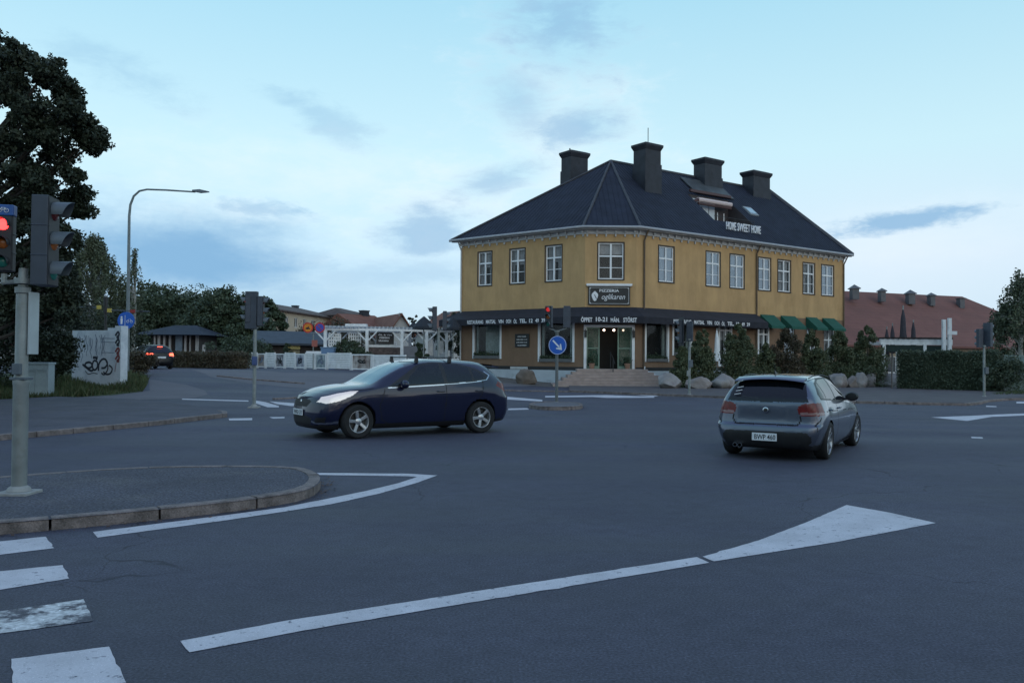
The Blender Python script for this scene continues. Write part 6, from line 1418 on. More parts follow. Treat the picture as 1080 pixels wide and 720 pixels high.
for k, (px, Y, R_, top, lb) in enumerate(((250, 62, 2.2, 350, 'dark bush left of the small blue-roofed hut'), (190, 90, 3.0, 345, 'dark bush behind the low dark pavilion'), (303, 66.5, .75, 362, 'small dark conifer left of the yellow hut window'), (283, 66, .7, 362, 'small dark conifer at the hut corner'),
        (365, 59, 1.1, 352, 'young leafy bush in front of the white lattice'), (372, 58.5, 1.4, 362, 'spreading low bush behind the white picket panels'), (443, 58, .6, 357, 'small conical bush on the terrace by the grey wall'), (480, 63, 1.6, 330, 'dark bush between the terrace and the restaurant'), (487, 66, 1.5, 317, 'pointed pale tree rising behind the left end of the awning'))):
    x, y, z = place(px, Y); h = at(px, top, Y).z - z
    tree('bush', lb, (x, y, z), h, R_, .03, 30, 110, .16, lm='green' if k < 8 else 'birch', trunk=False, seed=40 + k, clump=.34, cat='bush', shape='cone' if k in (2, 3, 6, 8) else 'round')
for k, (px, top) in enumerate(((430, 326.5), (437.5, 330.5))):
    Y = 130 if k < 2 else 96; x = X(px, Y); h = at(px, top, Y).z
    tree('spruce_tree', ('taller dark spruce beyond the red roofs', 'shorter dark spruce beyond the red roofs', 'treetop left over the long tiled roof', 'treetop right over the long tiled roof')[k], (x, Y, 0), h, 1.5 if k < 2 else 2.0, .08, 40, 90, .35, 'cone', 'maple', seed=60 + k, clump=.3)
# cone bushes in front of the restaurant
bushes = [(719, 48.0, 11, 362, .9, 'thuja'), (740, 48.6, 18, 346, 1.1, 'thuja'), (779, 49.0, 23, 340.5, 1.25, 'thuja'), (829, 50.6, 23, 345, 1.2, 'rusty'), (856, 51.4, 18, 347, 1.0, 'thuja'), (885, 52.4, 20, 348, 1.1, 'thuja'), (915, 52.6, 22, 343, 1.2, 'thuja'), (808, 50.0, 14, 362, .7, 'thuja'), (901, 53.5, 14, 368, .8, 'thuja')]
for k, (px, Y, wpx, top, f, lm) in enumerate(bushes):
    x, y, z = place(px, Y); h = at(px, top, Y).z - z
    tree('conifer_bush', ('small bushy conifer left of the signal pole before the restaurant', 'green conifer behind the signal pole right of the entrance', 'tallest broad conifer in the row, above the pale split boulder', 'reddish brown tinged conifer under the green awnings', 'narrow conifer right of the reddish one', 'full conifer below the rightmost green awning', 'dark conifer at the right corner of the restaurant', 'low conifer left of the reddish one', 'low conifer between the two rightmost conifers')[k],
         (x, y, z), h, wpx * Y / 900 * 1.07, .0, 110, 190, .11, 'cone', lm, seed=70 + k, clump=.36, cat='bush', group='conifers in front of the restaurant', squash=1.1, rt=.05)
# hedge
def hedge(p, q, w, h, label, lm='hedge', n=26000, size=.10, name='hedge', seed=2, z0=None):
    global nrg; nrg = np.random.default_rng(seed); p = Vector(p); q = Vector(q); d = (q - p); L_ = d.length; d.normalize(); nn = Vector((-d.y, d.x)); z0 = G(p.x, p.y) if z0 is None else z0
    t = thing(name, label, 'hedge', (p.x, p.y, z0)); c = MB(); k = int(L_ / 1.2)
    c.box(.12, L_ - .12, .12, w - .12, -.1, h - .12); c.v = [(d.x * a + nn.x * b, d.y * a + nn.y * b, z) for a, b, z in c.v]; c.build('branches', leafm(lm), t)
    u = nrg.random(n) * L_; s = nrg.random(n); face = nrg.random(n); v = np.where(face < .5, nrg.normal(0, .05, n), np.where(face < .65, w + nrg.normal(0, .05, n), nrg.random(n) * w)); z = np.where(face < .65, nrg.random(n) * h, h + nrg.normal(0, .05, n)); z += .05 * np.sin(u * 3.1) * (z / h) + .04 * np.sin(u * 7)
    v = v + .06 * np.sin(u * 2.3 + z * 2)
    e = face > .93; u = np.where(e, np.where(nrg.random(n) < .5, 0, L_) + nrg.normal(0, .05, n), u); z = np.where(e, nrg.random(n) * h, z)
    P3 = np.stack([d.x * u + nn.x * v, d.y * u + nn.y * v, z], 1)
    V = leaves(P3, np.full(n, .06), np.ones(n, int), size); leaf_mesh('foliage', V, leafm(lm), t); return t
hp, hq = P(946, 411), P(1052, 414); zt_ = at(1000, 372, 47).z
hedge(hp, hq, 1.4, zt_ + .0, 'long clipped green hedge behind the rightmost signal')
x, y, z = place(1060, 45.5); tree('bush', 'loose dark bush at the right end of the clipped hedge', (x, y, z), at(1060, 375, 45.5).z, 1.15, .0, 30, 260, .11, lm='hedge', trunk=False, seed=91, clump=.42, cat='bush')
hedge(P(176, 387.5), P(250, 389), 1.0, 1.0, 'low reddish brown hedge along the far side street', 'rusty', 9000, .13, seed=4)
x, y, z = place(1082, 52); tree('birch_tree', 'birch with hanging twigs at the right edge', (x, y, z), at(1082, 288, 52).z, 2.1, .12, 70, 260, .15, 'tall', 'green', seed=95, clump=.26, droop=.4)
birch(1076, 51, 283, 30, 'drooping outer birch at the right edge of the picture', 96, per=60, n=110, lm='birch')
# shrub by the lamp
x, y, z = place(146, 43); tree('shrub', 'scrubby dark bush at the foot of the street lamp', (x, y, z), 1.35, .85, .0, 34, 130, .10, lm='rusty', trunk=False, seed=97, clump=.4, cat='shrub')
# tree belt added unseen behind the viewer to darken what cars and panes mirror
def belt():
    global nrg; nrg = np.random.default_rng(77); rg = random.Random(77); cs = []; rs = []
    for k in range(150):
        x = -75 + k + rg.uniform(-.5, .5); top = 12.5 + 2.5 * math.sin(k * .31) + 1.5 * math.sin(k * .83)
        for j in range(7): cs.append((x + rg.uniform(-1, 1), -34 + rg.uniform(-2, 2), top * (j + .5) / 7)); rs.append(1.6)
    o = leaf_mesh('added_trees', leaves(cs, rs, [22] * len(cs), .95), leafm('green'), None); o['kind'] = 'stuff'; o['label'] = 'unseen belt of trees added to darken reflections'; o['category'] = 'added_trees'
belt()
# fallen leaves and grit gathered along the kerbs
def litter():
    rg = random.Random(12); q = MB(); n = len(isl)
    for k in range(420):
        i = rg.randrange(n); a = Vector(isl[i]); b = Vector(isl[(i + 1) % n]); p = a.lerp(b, rg.random()); d = (b - a).normalized(); p = p + Vector((d.y, -d.x)) * abs(rg.gauss(0.02, .09)); s = rg.uniform(.008, .028); an = rg.uniform(0, 6.28); u = Vector((math.cos(an), math.sin(an), rg.uniform(-.2, .4))) * s; w = Vector((-math.sin(an), math.cos(an), rg.uniform(-.2, .4))) * s * .6; c = Vector((p.x, p.y, .014)); q.add([c - u, c - w, c + u, c + w], [(0, 1, 2, 3)])
    o = q.build('fallen_leaves', mat('dry_leaves', (.12, .07, .045), .9, .4, 9)); tag(o, 'dry leaves and grit along the kerb of the near island', 'leaves', kind='stuff')
litter()
# grass blades on the verge
def blades(poly, n, h, name, m, seed=1, z_off=.0):
    rg = np.random.default_rng(seed); poly = np.array(poly); lo = poly.min(0); hi = poly.max(0); p = lo + rg.random((n * 3, 2)) * (hi - lo); p = p[inpoly(p[:, 0], p[:, 1], poly.tolist())][:n]; n = len(p)
    z = np.array([G(a, b) for a, b in p]) + z_off; a = rg.random(n) * 6.283; hh = h * (.4 + rg.random(n)) * (.7 + .6 * np.sin(p[:, 0] * 1.7) * np.cos(p[:, 1] * 1.3)); w = .018 + .012 * rg.random(n); dx, dy = np.cos(a) * w, np.sin(a) * w; lx, ly_ = rg.normal(0, .35, n) * hh, rg.normal(0, .35, n) * hh
    V = np.stack([np.stack([p[:, 0] - dx, p[:, 1] - dy, z], 1), np.stack([p[:, 0] + dx, p[:, 1] + dy, z], 1), np.stack([p[:, 0] + lx + dx * .2, p[:, 1] + ly_ + dy * .2, z + hh], 1), np.stack([p[:, 0] + lx - dx * .2, p[:, 1] + ly_ - dy * .2, z + hh], 1)], 1).reshape(-1, 3)
    o = leaf_mesh(name, V, m, None); o['kind'] = 'stuff'; o['label'] = 'tufts of green and straw coloured grass on the verge'; o['category'] = 'grass'
gmat = mat('grass_blades', (.05, .075, .025), .8, .4, .7, island=[(.035, .06, .02), (.06, .085, .03), (.13, .11, .06)])
blades([P(*p) for p in [(150, 413), (157, 400), (132, 396), (40, 398), (-60, 402), (-120, 425), (0, 424), (70, 420)]], 26000, .30, 'grass', gmat)
blades([P(*p) for p in [(1040, 418), (1062, 415.5), (1200, 411), (1200, 417), (1090, 417.5)]], 3000, .14, 'grass', gmat, 2, .08)

# ------------------------------------------------------------------ boulders
bm_ = mat('boulder_granite', (.25, .215, .20), .85, .28, 1.6, .8, 14, det=8, dirt=((.12, .10, .095), 1.3, .5, .75)); bm_pale = mat('pale_boulder', (.27, .25, .24), .85, .22, 1.8, .8, 14, det=8, dirt=((.17, .13, .13), 1.2, .5, .7)); bm_dark = mat('brown_boulder', (.15, .12, .10), .9, .3, 2, .8, 14, det=8)
def boulder(px, bot, w, hpx, label, m, seed):
    x, y = P(px, bot); y += .45; s = y / 900; x = X(px, y, bot); rg = random.Random(seed); bm = bmesh.new(); bmesh.ops.create_icosphere(bm, subdivisions=4, radius=1)
    pl = [(Vector((rg.gauss(0, 1), rg.gauss(0, 1), rg.gauss(0, 1))).normalized(), rg.uniform(.62, .86)) for _ in range(16)]
    for v in bm.verts:
        for n, d in pl:
            k = v.co.dot(n)
            if k > d: v.co -= n * (k - d) * .92
        v.co *= 1 + .10 * noise.noise(v.co * 2.5 + Vector((seed, 0, 0))) + .04 * noise.noise(v.co * 8)
    sx = w * s / 2 * 1.10; sz = hpx * s * .62
    for v in bm.verts: v.co = Vector((v.co.x * sx, v.co.y * min(sx, sz * 1.3), v.co.z * sz + sz * .62))
    me = bpy.data.meshes.new('boulder'); bm.to_mesh(me); bm.free(); o = link('boulder', me, m, None, 35); o.location = (x, y, G(x, y) - .02); o.rotation_euler[2] = rg.uniform(-.4, .4); tag(o, label, 'boulder', 'boulders along the restaurant front')
for a in ((556, 405.5, 22, 17, 'dark brown boulder standing alone left of the entrance steps', bm_dark, 1), (706, 411, 27, 18, 'grey boulder first to the right of the steps', bm_pale, 12), (737, 411.5, 28, 15, 'reddish grey boulder behind the signal pole base', bm_, 3), (762, 411, 26, 18, 'squarish pale pinkish boulder left of the grey car', bm_pale, 4),
          (789, 410.5, 22, 14, 'brown boulder partly hidden by the left side of the grey car roof', bm_, 8), (812, 410.5, 22, 14, 'low boulder hidden behind the grey car roof', bm_, 9), (884, 410, 22, 19, 'leaning pale boulder just right of the grey car roof', bm_pale, 5), (898, 410, 14, 15, 'small brown boulder right of the leaning one', bm_, 6), (907, 410, 16, 18, 'rounded pale boulder left of the hedge post', bm_pale, 7), (917, 409.5, 16, 17, 'reddish boulder second from the hedge', bm_, 10), (941, 409.5, 30, 17, 'wide pale boulder touching the hedge', bm_pale, 11)): boulder(*a)
# a thin dark post between the boulders and the hedge
x, y = P(940.5, 411); t = thing('thin_post', 'thin dark post before the left end of the clipped hedge', 'post', (x, y, 0)); q = MB(); q.tube([(0, 0, -.1), (0, 0, at(940, 372, y).z)], .035, 8); q.build('post', mat('brown_metal', (.10, .08, .07), .6), t, 50)
q = MB(); q.lathe([(.05, -.02), (.05, .04)], Matrix.Translation((0, 0, at(940, 372, y).z)), 10); q.build('post_cap', black_metal, t)
# ------------------------------------------------------------------ background buildings
red_tile = mat('red_roof_tile', (.19, .075, .05), .85, .2, 1.5, .3, 10, det=6); brick_tile = stripes(mat('brown_red_tiles', (.185, .078, .062), .85, .16, 1.2, .3, 20, det=6, dirt=((.12, .055, .045), .6, .45, .8)), 'Z', .30, .75, .4, .05)
cream = mat('cream_render', (.56, .44, .33), .9, .08, 1); tan = mat('tan_render', (.27, .22, .16), .9, .1, 1); white_r = mat('white_render', (.48, .46, .44), .9, .08, 1); dark_wood = mat('dark_wood', (.045, .035, .03), .85, .25, 3); bl_roof = mat('blue_grey_sheet_roof', (.035, .045, .062), .6, .2, 2)
def local(t):
    def b(mb, nm, m, par=None, **k): mb.v = [(a - t.location.x, b_ - t.location.y, c - t.location.z) for a, b_, c in mb.v]; return mb.build(nm, m, par or t, **k)
    return b
def house(label, pxl, Yl, pxr, Yr, eave_py, depth, rise, wallm, roofm, wins=(), hip=True, z0=0.0, name='house', cat='house', chims=(), gable_front=False, py=360, ov=.5):
    """a block whose front runs between two measured corners; eave height read at the left corner"""
    a = at(pxl, py, Yl); b = at(pxr, py, Yr); Fc = Facade((a.x, a.y), (b.x, b.y)); ze = at(pxl, eave_py, Yl).z; t = thing(name, label, cat, (a.x, a.y, z0)); B = local(t); L_ = Fc.len
    hl = [(L_ * s0, L_ * s1, z0 + (ze - z0) * w0, z0 + (ze - z0) * w1) for s0, s1, w0, w1 in wins]
    w = MB(); Fc.wall(w, 0, L_, z0 - 1, ze, hl, .2)
    for p, q in (((L_, 0), (L_, -depth)), ((L_, -depth), (0, -depth)), ((0, -depth), (0, 0))): w.add([Fc.pt(p[0], p[1], z0 - 1), Fc.pt(q[0], q[1], z0 - 1), Fc.pt(q[0], q[1], ze), Fc.pt(p[0], p[1], ze)], [(0, 1, 2, 3)])
    if not hip:
        if gable_front: w.add([Fc.pt(0, 0, ze), Fc.pt(L_, 0, ze), Fc.pt(L_ / 2, 0, ze + rise)], [(0, 1, 2)]); w.add([Fc.pt(0, -depth, ze), Fc.pt(L_, -depth, ze), Fc.pt(L_ / 2, -depth, ze + rise)], [(0, 1, 2)])
        else:
            for s in (0, L_): w.add([Fc.pt(s, 0, ze), Fc.pt(s, -depth, ze), Fc.pt(s, -depth / 2, ze + rise)], [(0, 1, 2)])
    B(w, 'wall', wallm)
    r = MB(); th = .18
    if gable_front:
        e = ov * rise / (L_ / 2)
        for sg, s0 in ((1, -ov), (-1, L_ + ov)):
            vs = [Fc.pt(s0, ov, ze - e), Fc.pt(L_ / 2, ov, ze + rise), Fc.pt(L_ / 2, -depth - ov, ze + rise), Fc.pt(s0, -depth - ov, ze - e)]; r.add(vs + [(x, y, z + th) for x, y, z in vs], [(0, 3, 2, 1), (4, 5, 6, 7), (0, 1, 5, 4), (1, 2, 6, 5), (2, 3, 7, 6), (3, 0, 4, 7)])
    else:
        k = min(depth / 2, L_ * .35) if hip else -ov; ra, rb = (k if hip else -ov), (L_ - k if hip else L_ + ov)
        e = [Fc.pt(-ov, ov, ze - .1), Fc.pt(L_ + ov, ov, ze - .1), Fc.pt(L_ + ov, -depth - ov, ze - .1), Fc.pt(-ov, -depth - ov, ze - .1), Fc.pt(ra, -depth / 2, ze + rise), Fc.pt(rb, -depth / 2, ze + rise)]
        e2 = [(x, y, z + .16) for x, y, z in e]; n = 6
        r.add(e + e2, [(6, 7, 11, 10), (7, 8, 11), (8, 9, 10, 11), (9, 6, 10), (0, 1, 7, 6), (1, 2, 8, 7), (2, 3, 9, 8), (3, 0, 6, 9), (0, 3, 2, 1)])
    ro = B(r, 'roof', roofm)
    for s, cw, ch in chims:
        c = MB(); Fc.box(c, L_ * s - cw / 2, L_ * s + cw / 2, ze + rise * .6, ze + rise + ch, -depth / 2 - .4, -depth / 2 + .4); Fc.box(c, L_ * s - cw / 2 - .06, L_ * s + cw / 2 + .06, ze + rise + ch, ze + rise + ch + .15, -depth / 2 - .46, -depth / 2 + .46); B(c, 'chimney', chim_m, ro)
    for s0, s1, zb_, zt_ in hl:
        f = MB(); q = .07
        for bx_ in ((s0, s0 + q, zb_, zt_), (s1 - q, s1, zb_, zt_), (s0 + q, s1 - q, zb_, zb_ + q), (s0 + q, s1 - q, zt_ - q, zt_), ((s0 + s1) / 2 - .03, (s0 + s1) / 2 + .03, zb_ + q, zt_ - q)): Fc.box(f, *bx_, -.15, -.06)
        w_ = B(f, 'window', frame_m); g = MB(); Fc.box(g, s0 + q, s1 - q, zb_ + q, zt_ - q, -.125, -.115); B(g, 'pane', mat('far_pane', (.03, .035, .045), .1, .1, 3, spec=.8), w_)
    return t, Fc, B, ze
grid = [(.05 + k * .118, .05 + k * .118 + .045, w0, w0 + .17) for k in range(8) for w0 in (.40, .74)]
house('long cream apartment block with a dark roof behind the terrace', 296, 105, 366, 132, 327.5, 11, 1.4, cream, mat('brown_black_roof', (.085, .055, .048), .8, .2, 1), grid, chims=((.25, .8, .3), (.72, .8, .3)), name='apartment_block', cat='building')
house('tan shaded wing at the right end of the apartment block', 366.5, 120, 385, 122, 331.5, 10, 1.0, tan, mat('brown_black_roof', (.085, .055, .048), .8, .2, 1), [(.12, .34, .5, .8), (.6, .85, .5, .8)], name='apartment_block', cat='building')
house('red tiled house left of the white gable, with a dark chimney', 384, 104, 417, 108, 350, 9, 2.2, white_r, red_tile, [(.3, .4, .4, .7)], hip=False, chims=((.75, 1.0, .6),))
house('small white gabled house with a red roof behind the terrace', 411, 98, 434, 99, 349, 12, 1.9, white_r, red_tile, [(.42, .58, 1.1, 1.45), (.2, .32, .4, .75), (.68, .8, .4, .75)], hip=False, gable_front=True)
house('farther red roofed house seen left of the restaurant', 438, 120, 470, 112, 351, 9, 2.9, white_r, red_tile, [(.3, .42, .4, .75)], hip=False)
# long tiled building on the right
t, Fc, B, ze = house('long low building with a huge brownish red tiled roof right of the restaurant', 815, 72, 1140, 86, 363, 15, 5.4, tan, brick_tile, [(.3, .36, .2, .7), (.6, .66, .2, .7)], hip=True, name='tiled_building', cat='building', ov=.6)
RZ = ze + 5.4 + .3
for px in (901, 930, 960, 982, 1013):
    Yv = 82 + (px - 900) * .05; p = at(px, 305 + (px - 890) * .09, Yv); p.z = min(p.z, RZ); v = MB(); s_ = .45 if px in (901, 960) else .33; v.box(p.x - s_ * .7, p.x + s_ * .7, Yv - .4, Yv + .4, p.z - .9, p.z + .1); v.box(p.x - s_, p.x + s_, Yv - .5, Yv + .5, p.z + .1, p.z + .17)
    v.add([(p.x - s_, Yv - .5, p.z + .17), (p.x + s_, Yv - .5, p.z + .17), (p.x + s_, Yv + .5, p.z + .17), (p.x - s_, Yv + .5, p.z + .17), (p.x, Yv, p.z + .2 + s_ * .8)], [(0, 1, 4), (1, 2, 4), (2, 3, 4), (3, 0, 4)]) if px != 1013 else None
    B(v, 'roof_ventilator', mat('vent_sheet', (.10, .10, .11), .6))
# open white shelter between restaurant and hedge
Ys = 58; a = at(928, 362, Ys); b = at(1004, 366, Ys); t = thing('pergola', 'white beamed open shelter behind the clipped hedge', 'pergola', (a.x, Ys, 0)); B = local(t)
q = MB(); q.box(a.x, b.x, Ys - .1, Ys + .1, at(960, 363.6, Ys).z, at(960, 358.5, Ys).z + .05); q.box(a.x, b.x, Ys + 3.9, Ys + 4.1, at(960, 363, Ys).z, at(960, 359, Ys).z); B(q, 'beam', white_paint, bevel=.01)
for px in (932, 975, 1001):
    for dy in (0, 4):
        p = at(px, 370, Ys); q = MB(); q.box(p.x - .11, p.x + .11, Ys - .09 + dy, Ys + .09 + dy, -.1, at(960, 363.6, Ys).z); B(q, 'post', white_paint, bevel=.01)
q = MB()
for k in range(14): x = a.x + (b.x - a.x) * (k + .5) / 14; q.box(x - .04, x + .04, Ys - .4, Ys + 4.4, at(960, 358.5, Ys).z + .06, at(960, 358.5, Ys).z + .18)
B(q, 'rafters', dark_wood)
q = MB(); z_ = at(960, 364, Ys).z; q.box(a.x + .1, b.x - .1, Ys - .05, Ys + .05, z_ - .45, z_ - .004); B(q, 'valance', mat('dark_green_cloth', (.02, .035, .03), .9), bevel=.01)
for px, top, lb in ((995.5, 337, 'left of the two white masts above the open shelter'), (1001.5, 335.5, 'right white mast above the shelter, with a small cross piece')):
    p = at(px, 365, 57.5); z1 = at(px, top, 57.5).z; t = thing('white_mast', lb, 'mast', (p.x, 57.5, 0)); q = MB(); q.box(-.11, .11, -.1, .1, -.1, z1); q.build('post', white_paint, t, bevel=.01)
    if px > 1000: q = MB(); zc = at(px, 351, 57.5).z; q.box(-.2, .45, -.13, -.103, zc - .12, zc + .12); q.build('cross_piece', white_paint, t)
# closed dark parasols beyond the hedge
x = X(952.5, 60, 350)
t = thing('closed_parasol', 'closed dark parasol standing behind the open shelter', 'parasol', (x, 60, 0))
zt = at(952.5, 322, 60).z; q = MB(); q.tube([(0, 0, -.1), (0, 0, zt)], .05, 8); q.build('pole', galv, t, 50)
q = MB(); q.lathe([(.03, zt - .2), (.16, zt - .9), (.22, zt - 2.0), (.30, zt - 2.6), (.05, zt - 2.5)], n=10); q.build('canopy', mat('dark_parasol_cloth', (.05, .045, .055), .9), t, 30)
for dx, hh in ((-.75, .55), (.72, .8), (-1.15, .3)):
    q = MB(); q.lathe([(.02, zt - 3.0 + 1.1 + hh), (.14, zt - 3.3 + hh + .8), (.2, zt - 3.9 + hh), (.05, zt - 3.95 + hh)], Matrix.Translation((dx, 0, 0)), 8)
    u = thing('closed_parasol', {-.75: 'short closed dark parasol left of the tallest one', .72: 'closed dark parasol right of the tallest one', -1.15: 'lowest closed dark parasol at the far left of its group'}[dx], 'parasol', (x, 60, 0)); q.build('canopy', mat('dark_parasol_cloth', (.05, .045, .055), .9), u, 30); q = MB(); q.tube([(dx, 0, -.1), (dx, 0, zt - 3.0 + 1.2 + hh)], .04, 6); q.build('pole', galv, u, 50)
# grey green board fence far right
p1, p2 = at(1040, 395, 47.0), at(1180, 395, 45.0); t = thing('board_fence', 'pale grey-green vertical board fence at the right edge', 'fence', (p1.x, 47, 0)); B = local(t); Fc = Facade((p1.x, p1.y), (p2.x, p2.y)); zt = at(1065, 375.5, 46.6).z
fm = mat('grey_green_boards', (.20, .27, .27), .85, .12, 2, dirt=((.12, .16, .16), 2, .5, .8)); q = MB(); n = int(Fc.len / .16)
for k in range(n): Fc.box(q, k * .16 + .006, k * .16 + .154, 0, zt - .02 + .01 * math.sin(k * 2.1), -.02, .004 * (k % 2))
B(q, 'boards', fm); q = MB(); Fc.box(q, 0, Fc.len, zt, zt + .06, -.06, .05); B(q, 'top_rail', fm)
# ------------------------------------------------------------------ the restaurant terrace on the left
def Pf(px, Y): p = at(px, 390, Y); return (p.x, Y)
fa = (*Pf(253, 62.5),); fb = (*Pf(345, 56.0),); fc = (*Pf(430, 51.5),); fd = (*Pf(486, 50.5),)
ft = thing('terrace_fence', 'low white terrace fence of slatted panels alternating with picture panels', 'fence', (fa[0], fa[1], 0)); B = local(ft)
picm = [mat('print_a', (.16, .26, .33), .5, .5, 2.5, col2=(.5, .55, .56), det=3), mat('print_b', (.20, .10, .08), .5, .5, 2.5, col2=(.5, .45, .42), det=3), mat('print_c', (.06, .05, .07), .5, .5, 3.5, col2=(.45, .45, .48), det=3), mat('print_d', (.12, .16, .30), .5, .5, 3, col2=(.55, .56, .60), det=3)]
rg = random.Random(4); pn = 0
for a, b, spec in ((fa, fb, [('p', 5, 254, 264), ('s', 3, 265, 271), ('p', 4, 271.5, 279.5), ('s', 4, 280, 290), ('p', 3, 290.5, 300), ('s', 3, 300.5, 311), ('p', 2, 311.5, 321.5), ('s', 4, 322, 332), ('p', 1, 332.5, 344)]), (fb, fc, [('s', 3, 345, 370), ('p', 2, 371, 392), ('s', 3, 393, 428)]), (fc, fd, [('s', 3, 430, 484)])):
    Fc = Facade(a, b)
    for ty, k, x0, x1 in spec:
        s0, s1 = Fc.s_at(x0, 385), Fc.s_at(x1, 385); zb_ = G(*(Fc.p + Fc.d * (s0 + s1) / 2)) + .06; h = 1.06 if ty == 's' else .98; q = MB()
        for s in (s0, s1 - .08): Fc.box(q, s, s + .08, zb_ - .2, zb_ + h, -.05, .03)
        if ty == 's':
            for j in range(9): Fc.box(q, s0 + .08, s1 - .08, zb_ + .02 + j * .115, zb_ + .12 + j * .115, -.03, .01)
        else: Fc.box(q, s0 + .08, s1 - .08, zb_, zb_ + .08, -.04, .02); Fc.box(q, s0 + .08, s1 - .08, zb_ + h - .08, zb_ + h, -.04, .02)
        pnl = B(q, 'slatted_panel' if ty == 's' else 'picture_frame', white_paint)
        if ty == 'p':
            q = MB(); Fc.box(q, s0 + .08, s1 - .08, zb_ + .08, zb_ + h - .08, -.02, -.005); B(q, 'picture', picm[pn % 4], pnl); pn += 1
            q = MB(); w = s1 - s0; r = random.Random(pn)
            for _ in range(3):
                c = [(s0 + w * r.uniform(.25, .75), zb_ + h * r.uniform(.25, .75)) for _ in range(4)]; c = smooth_poly(c, 2, False); q.tube([Fc.pt(u, .0, v) for u, v in c], .04, 5)
            B(q, 'picture_figure', [black_paint, gm, gb][pn % 3], pnl)
# white pergola on the terrace
def tz(px, py, Y): return at(px, py, Y).z
Yp = 58.5
pg = thing('terrace_pergola', 'white painted pergola with braced posts over the restaurant terrace', 'pergola', (X(405, Yp), Yp, 0)); B = local(pg)
pts = [(343, 58.5), (387, 59), (424, 59.5), (450, 60.5), (471, 61.5)]
zt = tz(400, 349, 59)
for k, (px, Y) in enumerate(pts):
    for back in (0, 4.5):
        x = X(px, Y, 370); y = Y + back; q = MB(); q.box(x - .10, x + .10, y - .1, y + .1, G(x, y) - .1, zt); q.tube([(x, y, zt - .75), (x + .7, y, zt - .02)], .06, 4); q.tube([(x, y, zt - .75), (x - .7, y, zt - .02)], .06, 4); B(q, 'post', white_paint)
q = MB()
for back in (0, 4.5): q.tube([(X(px, Y, 350) , Y + back, zt + .08) for px, Y in [(335, 58.4)] + pts[1:-1] + [(476, 61.7)]], .11, 4)
B(q, 'beam', white_paint)
q = MB(); n = 34
for k in range(n):
    f = k / (n - 1); x = X(337, 58.5, 350) * (1 - f) + X(475, 61.7, 350) * f; y = 58.5 * (1 - f) + 61.7 * f; q.box(x - .045, x + .045, y - .7, y + 5.2, zt + .16, zt + .32)
B(q, 'rafters', mat('grey_white_paint', (.46, .47, .50), .7, .1, 3))
Fp = Facade((X(343, 58.7), 58.7), (X(471, 61.6), 61.6))
def prect(x0, x1, y0, y1, nm, m, o0=-.04, o1=.04, par=None):
    q = MB(); s0, s1 = Fp.s_at(x0, 365), Fp.s_at(x1, 365); z1, z0_ = Fp.z_at((x0 + x1) / 2, y0), Fp.z_at((x0 + x1) / 2, y1); Fp.box(q, s0, s1, z0_, z1, o0, o1); return B(q, nm, m, par)
prect(388, 423, 363.8, 366, 'rail', white_paint); prect(388, 422, 366.3, 378, 'brick_infill', mat('brown_brick_infill', (.11, .085, .08), .9, .4, 6), -.03, .03)
prect(344, 387, 366, 378, 'white_board', white_paint, -.02, .02); prect(424, 448, 365, 378, 'grey_board', mat('grey_board', (.22, .23, .26), .8), -.03, .03)
def lattice(x0, x1, y0, y1):
    q = MB(); s0, s1 = Fp.s_at(x0, 360), Fp.s_at(x1, 360); z1, z0_ = Fp.z_at(x0, y0), Fp.z_at(x0, y1); nx, nz = 5, 4
    for i in range(nx + 1): s = s0 + (s1 - s0) * i / nx; Fp.box(q, s - .045, s + .045, z0_, z1, -.03, .03)
    for j in range(nz + 1): z = z0_ + (z1 - z0_) * j / nz; Fp.box(q, s0, s1, z - .045, z + .045, -.025, .025)
    B(q, 'lattice', white_paint)
lattice(347, 359, 352, 365); lattice(368, 380, 351, 365); lattice(450, 456, 358, 374); lattice(463, 467, 360, 372)
sb = prect(396.5, 415, 350.5, 363, 'price_board', black_paint, .06, .12)
for j, (tx, w_) in enumerate((('ÖL & VIN', .86), ('UTESERVERING', .66), ('VÄLKOMNA', .66))):
    s = (Fp.s_at(396.5, 360) + Fp.s_at(415, 360)) / 2; L_ = Fp.s_at(415, 360) - Fp.s_at(396.5, 360); o = text(tx, .2, letter_m, sb, Matrix.Translation((-pg.location.x, -pg.location.y, 0)) @ Fp.M(s - .05 * j, .125, Fp.z_at(405, 353 + j * 3.1)), width=L_ * w_ * .9, height=.13, bold=.008, name='board_lettering')
# white box on top
q = MB(); p = at(376, 344, 62); q.box(p.x - .75, p.x + .75, 61.6, 62.4, p.z - .1, p.z + .16); q.box(p.x - .6, p.x + .6, 61.7, 62.3, p.z - .45, p.z - .1); B(q, 'roof_box', white_paint)
# open dark parasols on the terrace
for px, Y, w_, py_, lb in ((447, 54, 12, 341, 'left open dark parasol on the terrace'), (478, 56, 9, 342, 'right open dark parasol next to the restaurant wall'), (436, 62, 9, 346, 'farther open dark parasol behind the left one')):
    x = X(px, Y, 350); z = G(x, Y); zc = at(px, py_, Y).z - z; r = w_ * Y / 900; t = thing('open_parasol', lb, 'parasol', (x, Y, z), 0, 'parasols on the terrace')
    q = MB(); q.tube([(0, 0, -.1), (0, 0, zc + .4)], .035, 8); q.build('pole', galv, t, 50); q = MB(); q.lathe([(.03, zc + .45), (r * .5, zc + .18), (r, zc - .22), (r * 1.0, zc - .38), (r * .98, zc - .38), (r * .97, zc - .24), (.02, zc + .38)], n=8); q.build('canopy', mat('black_parasol_cloth', (.025, .03, .04), .9), t)
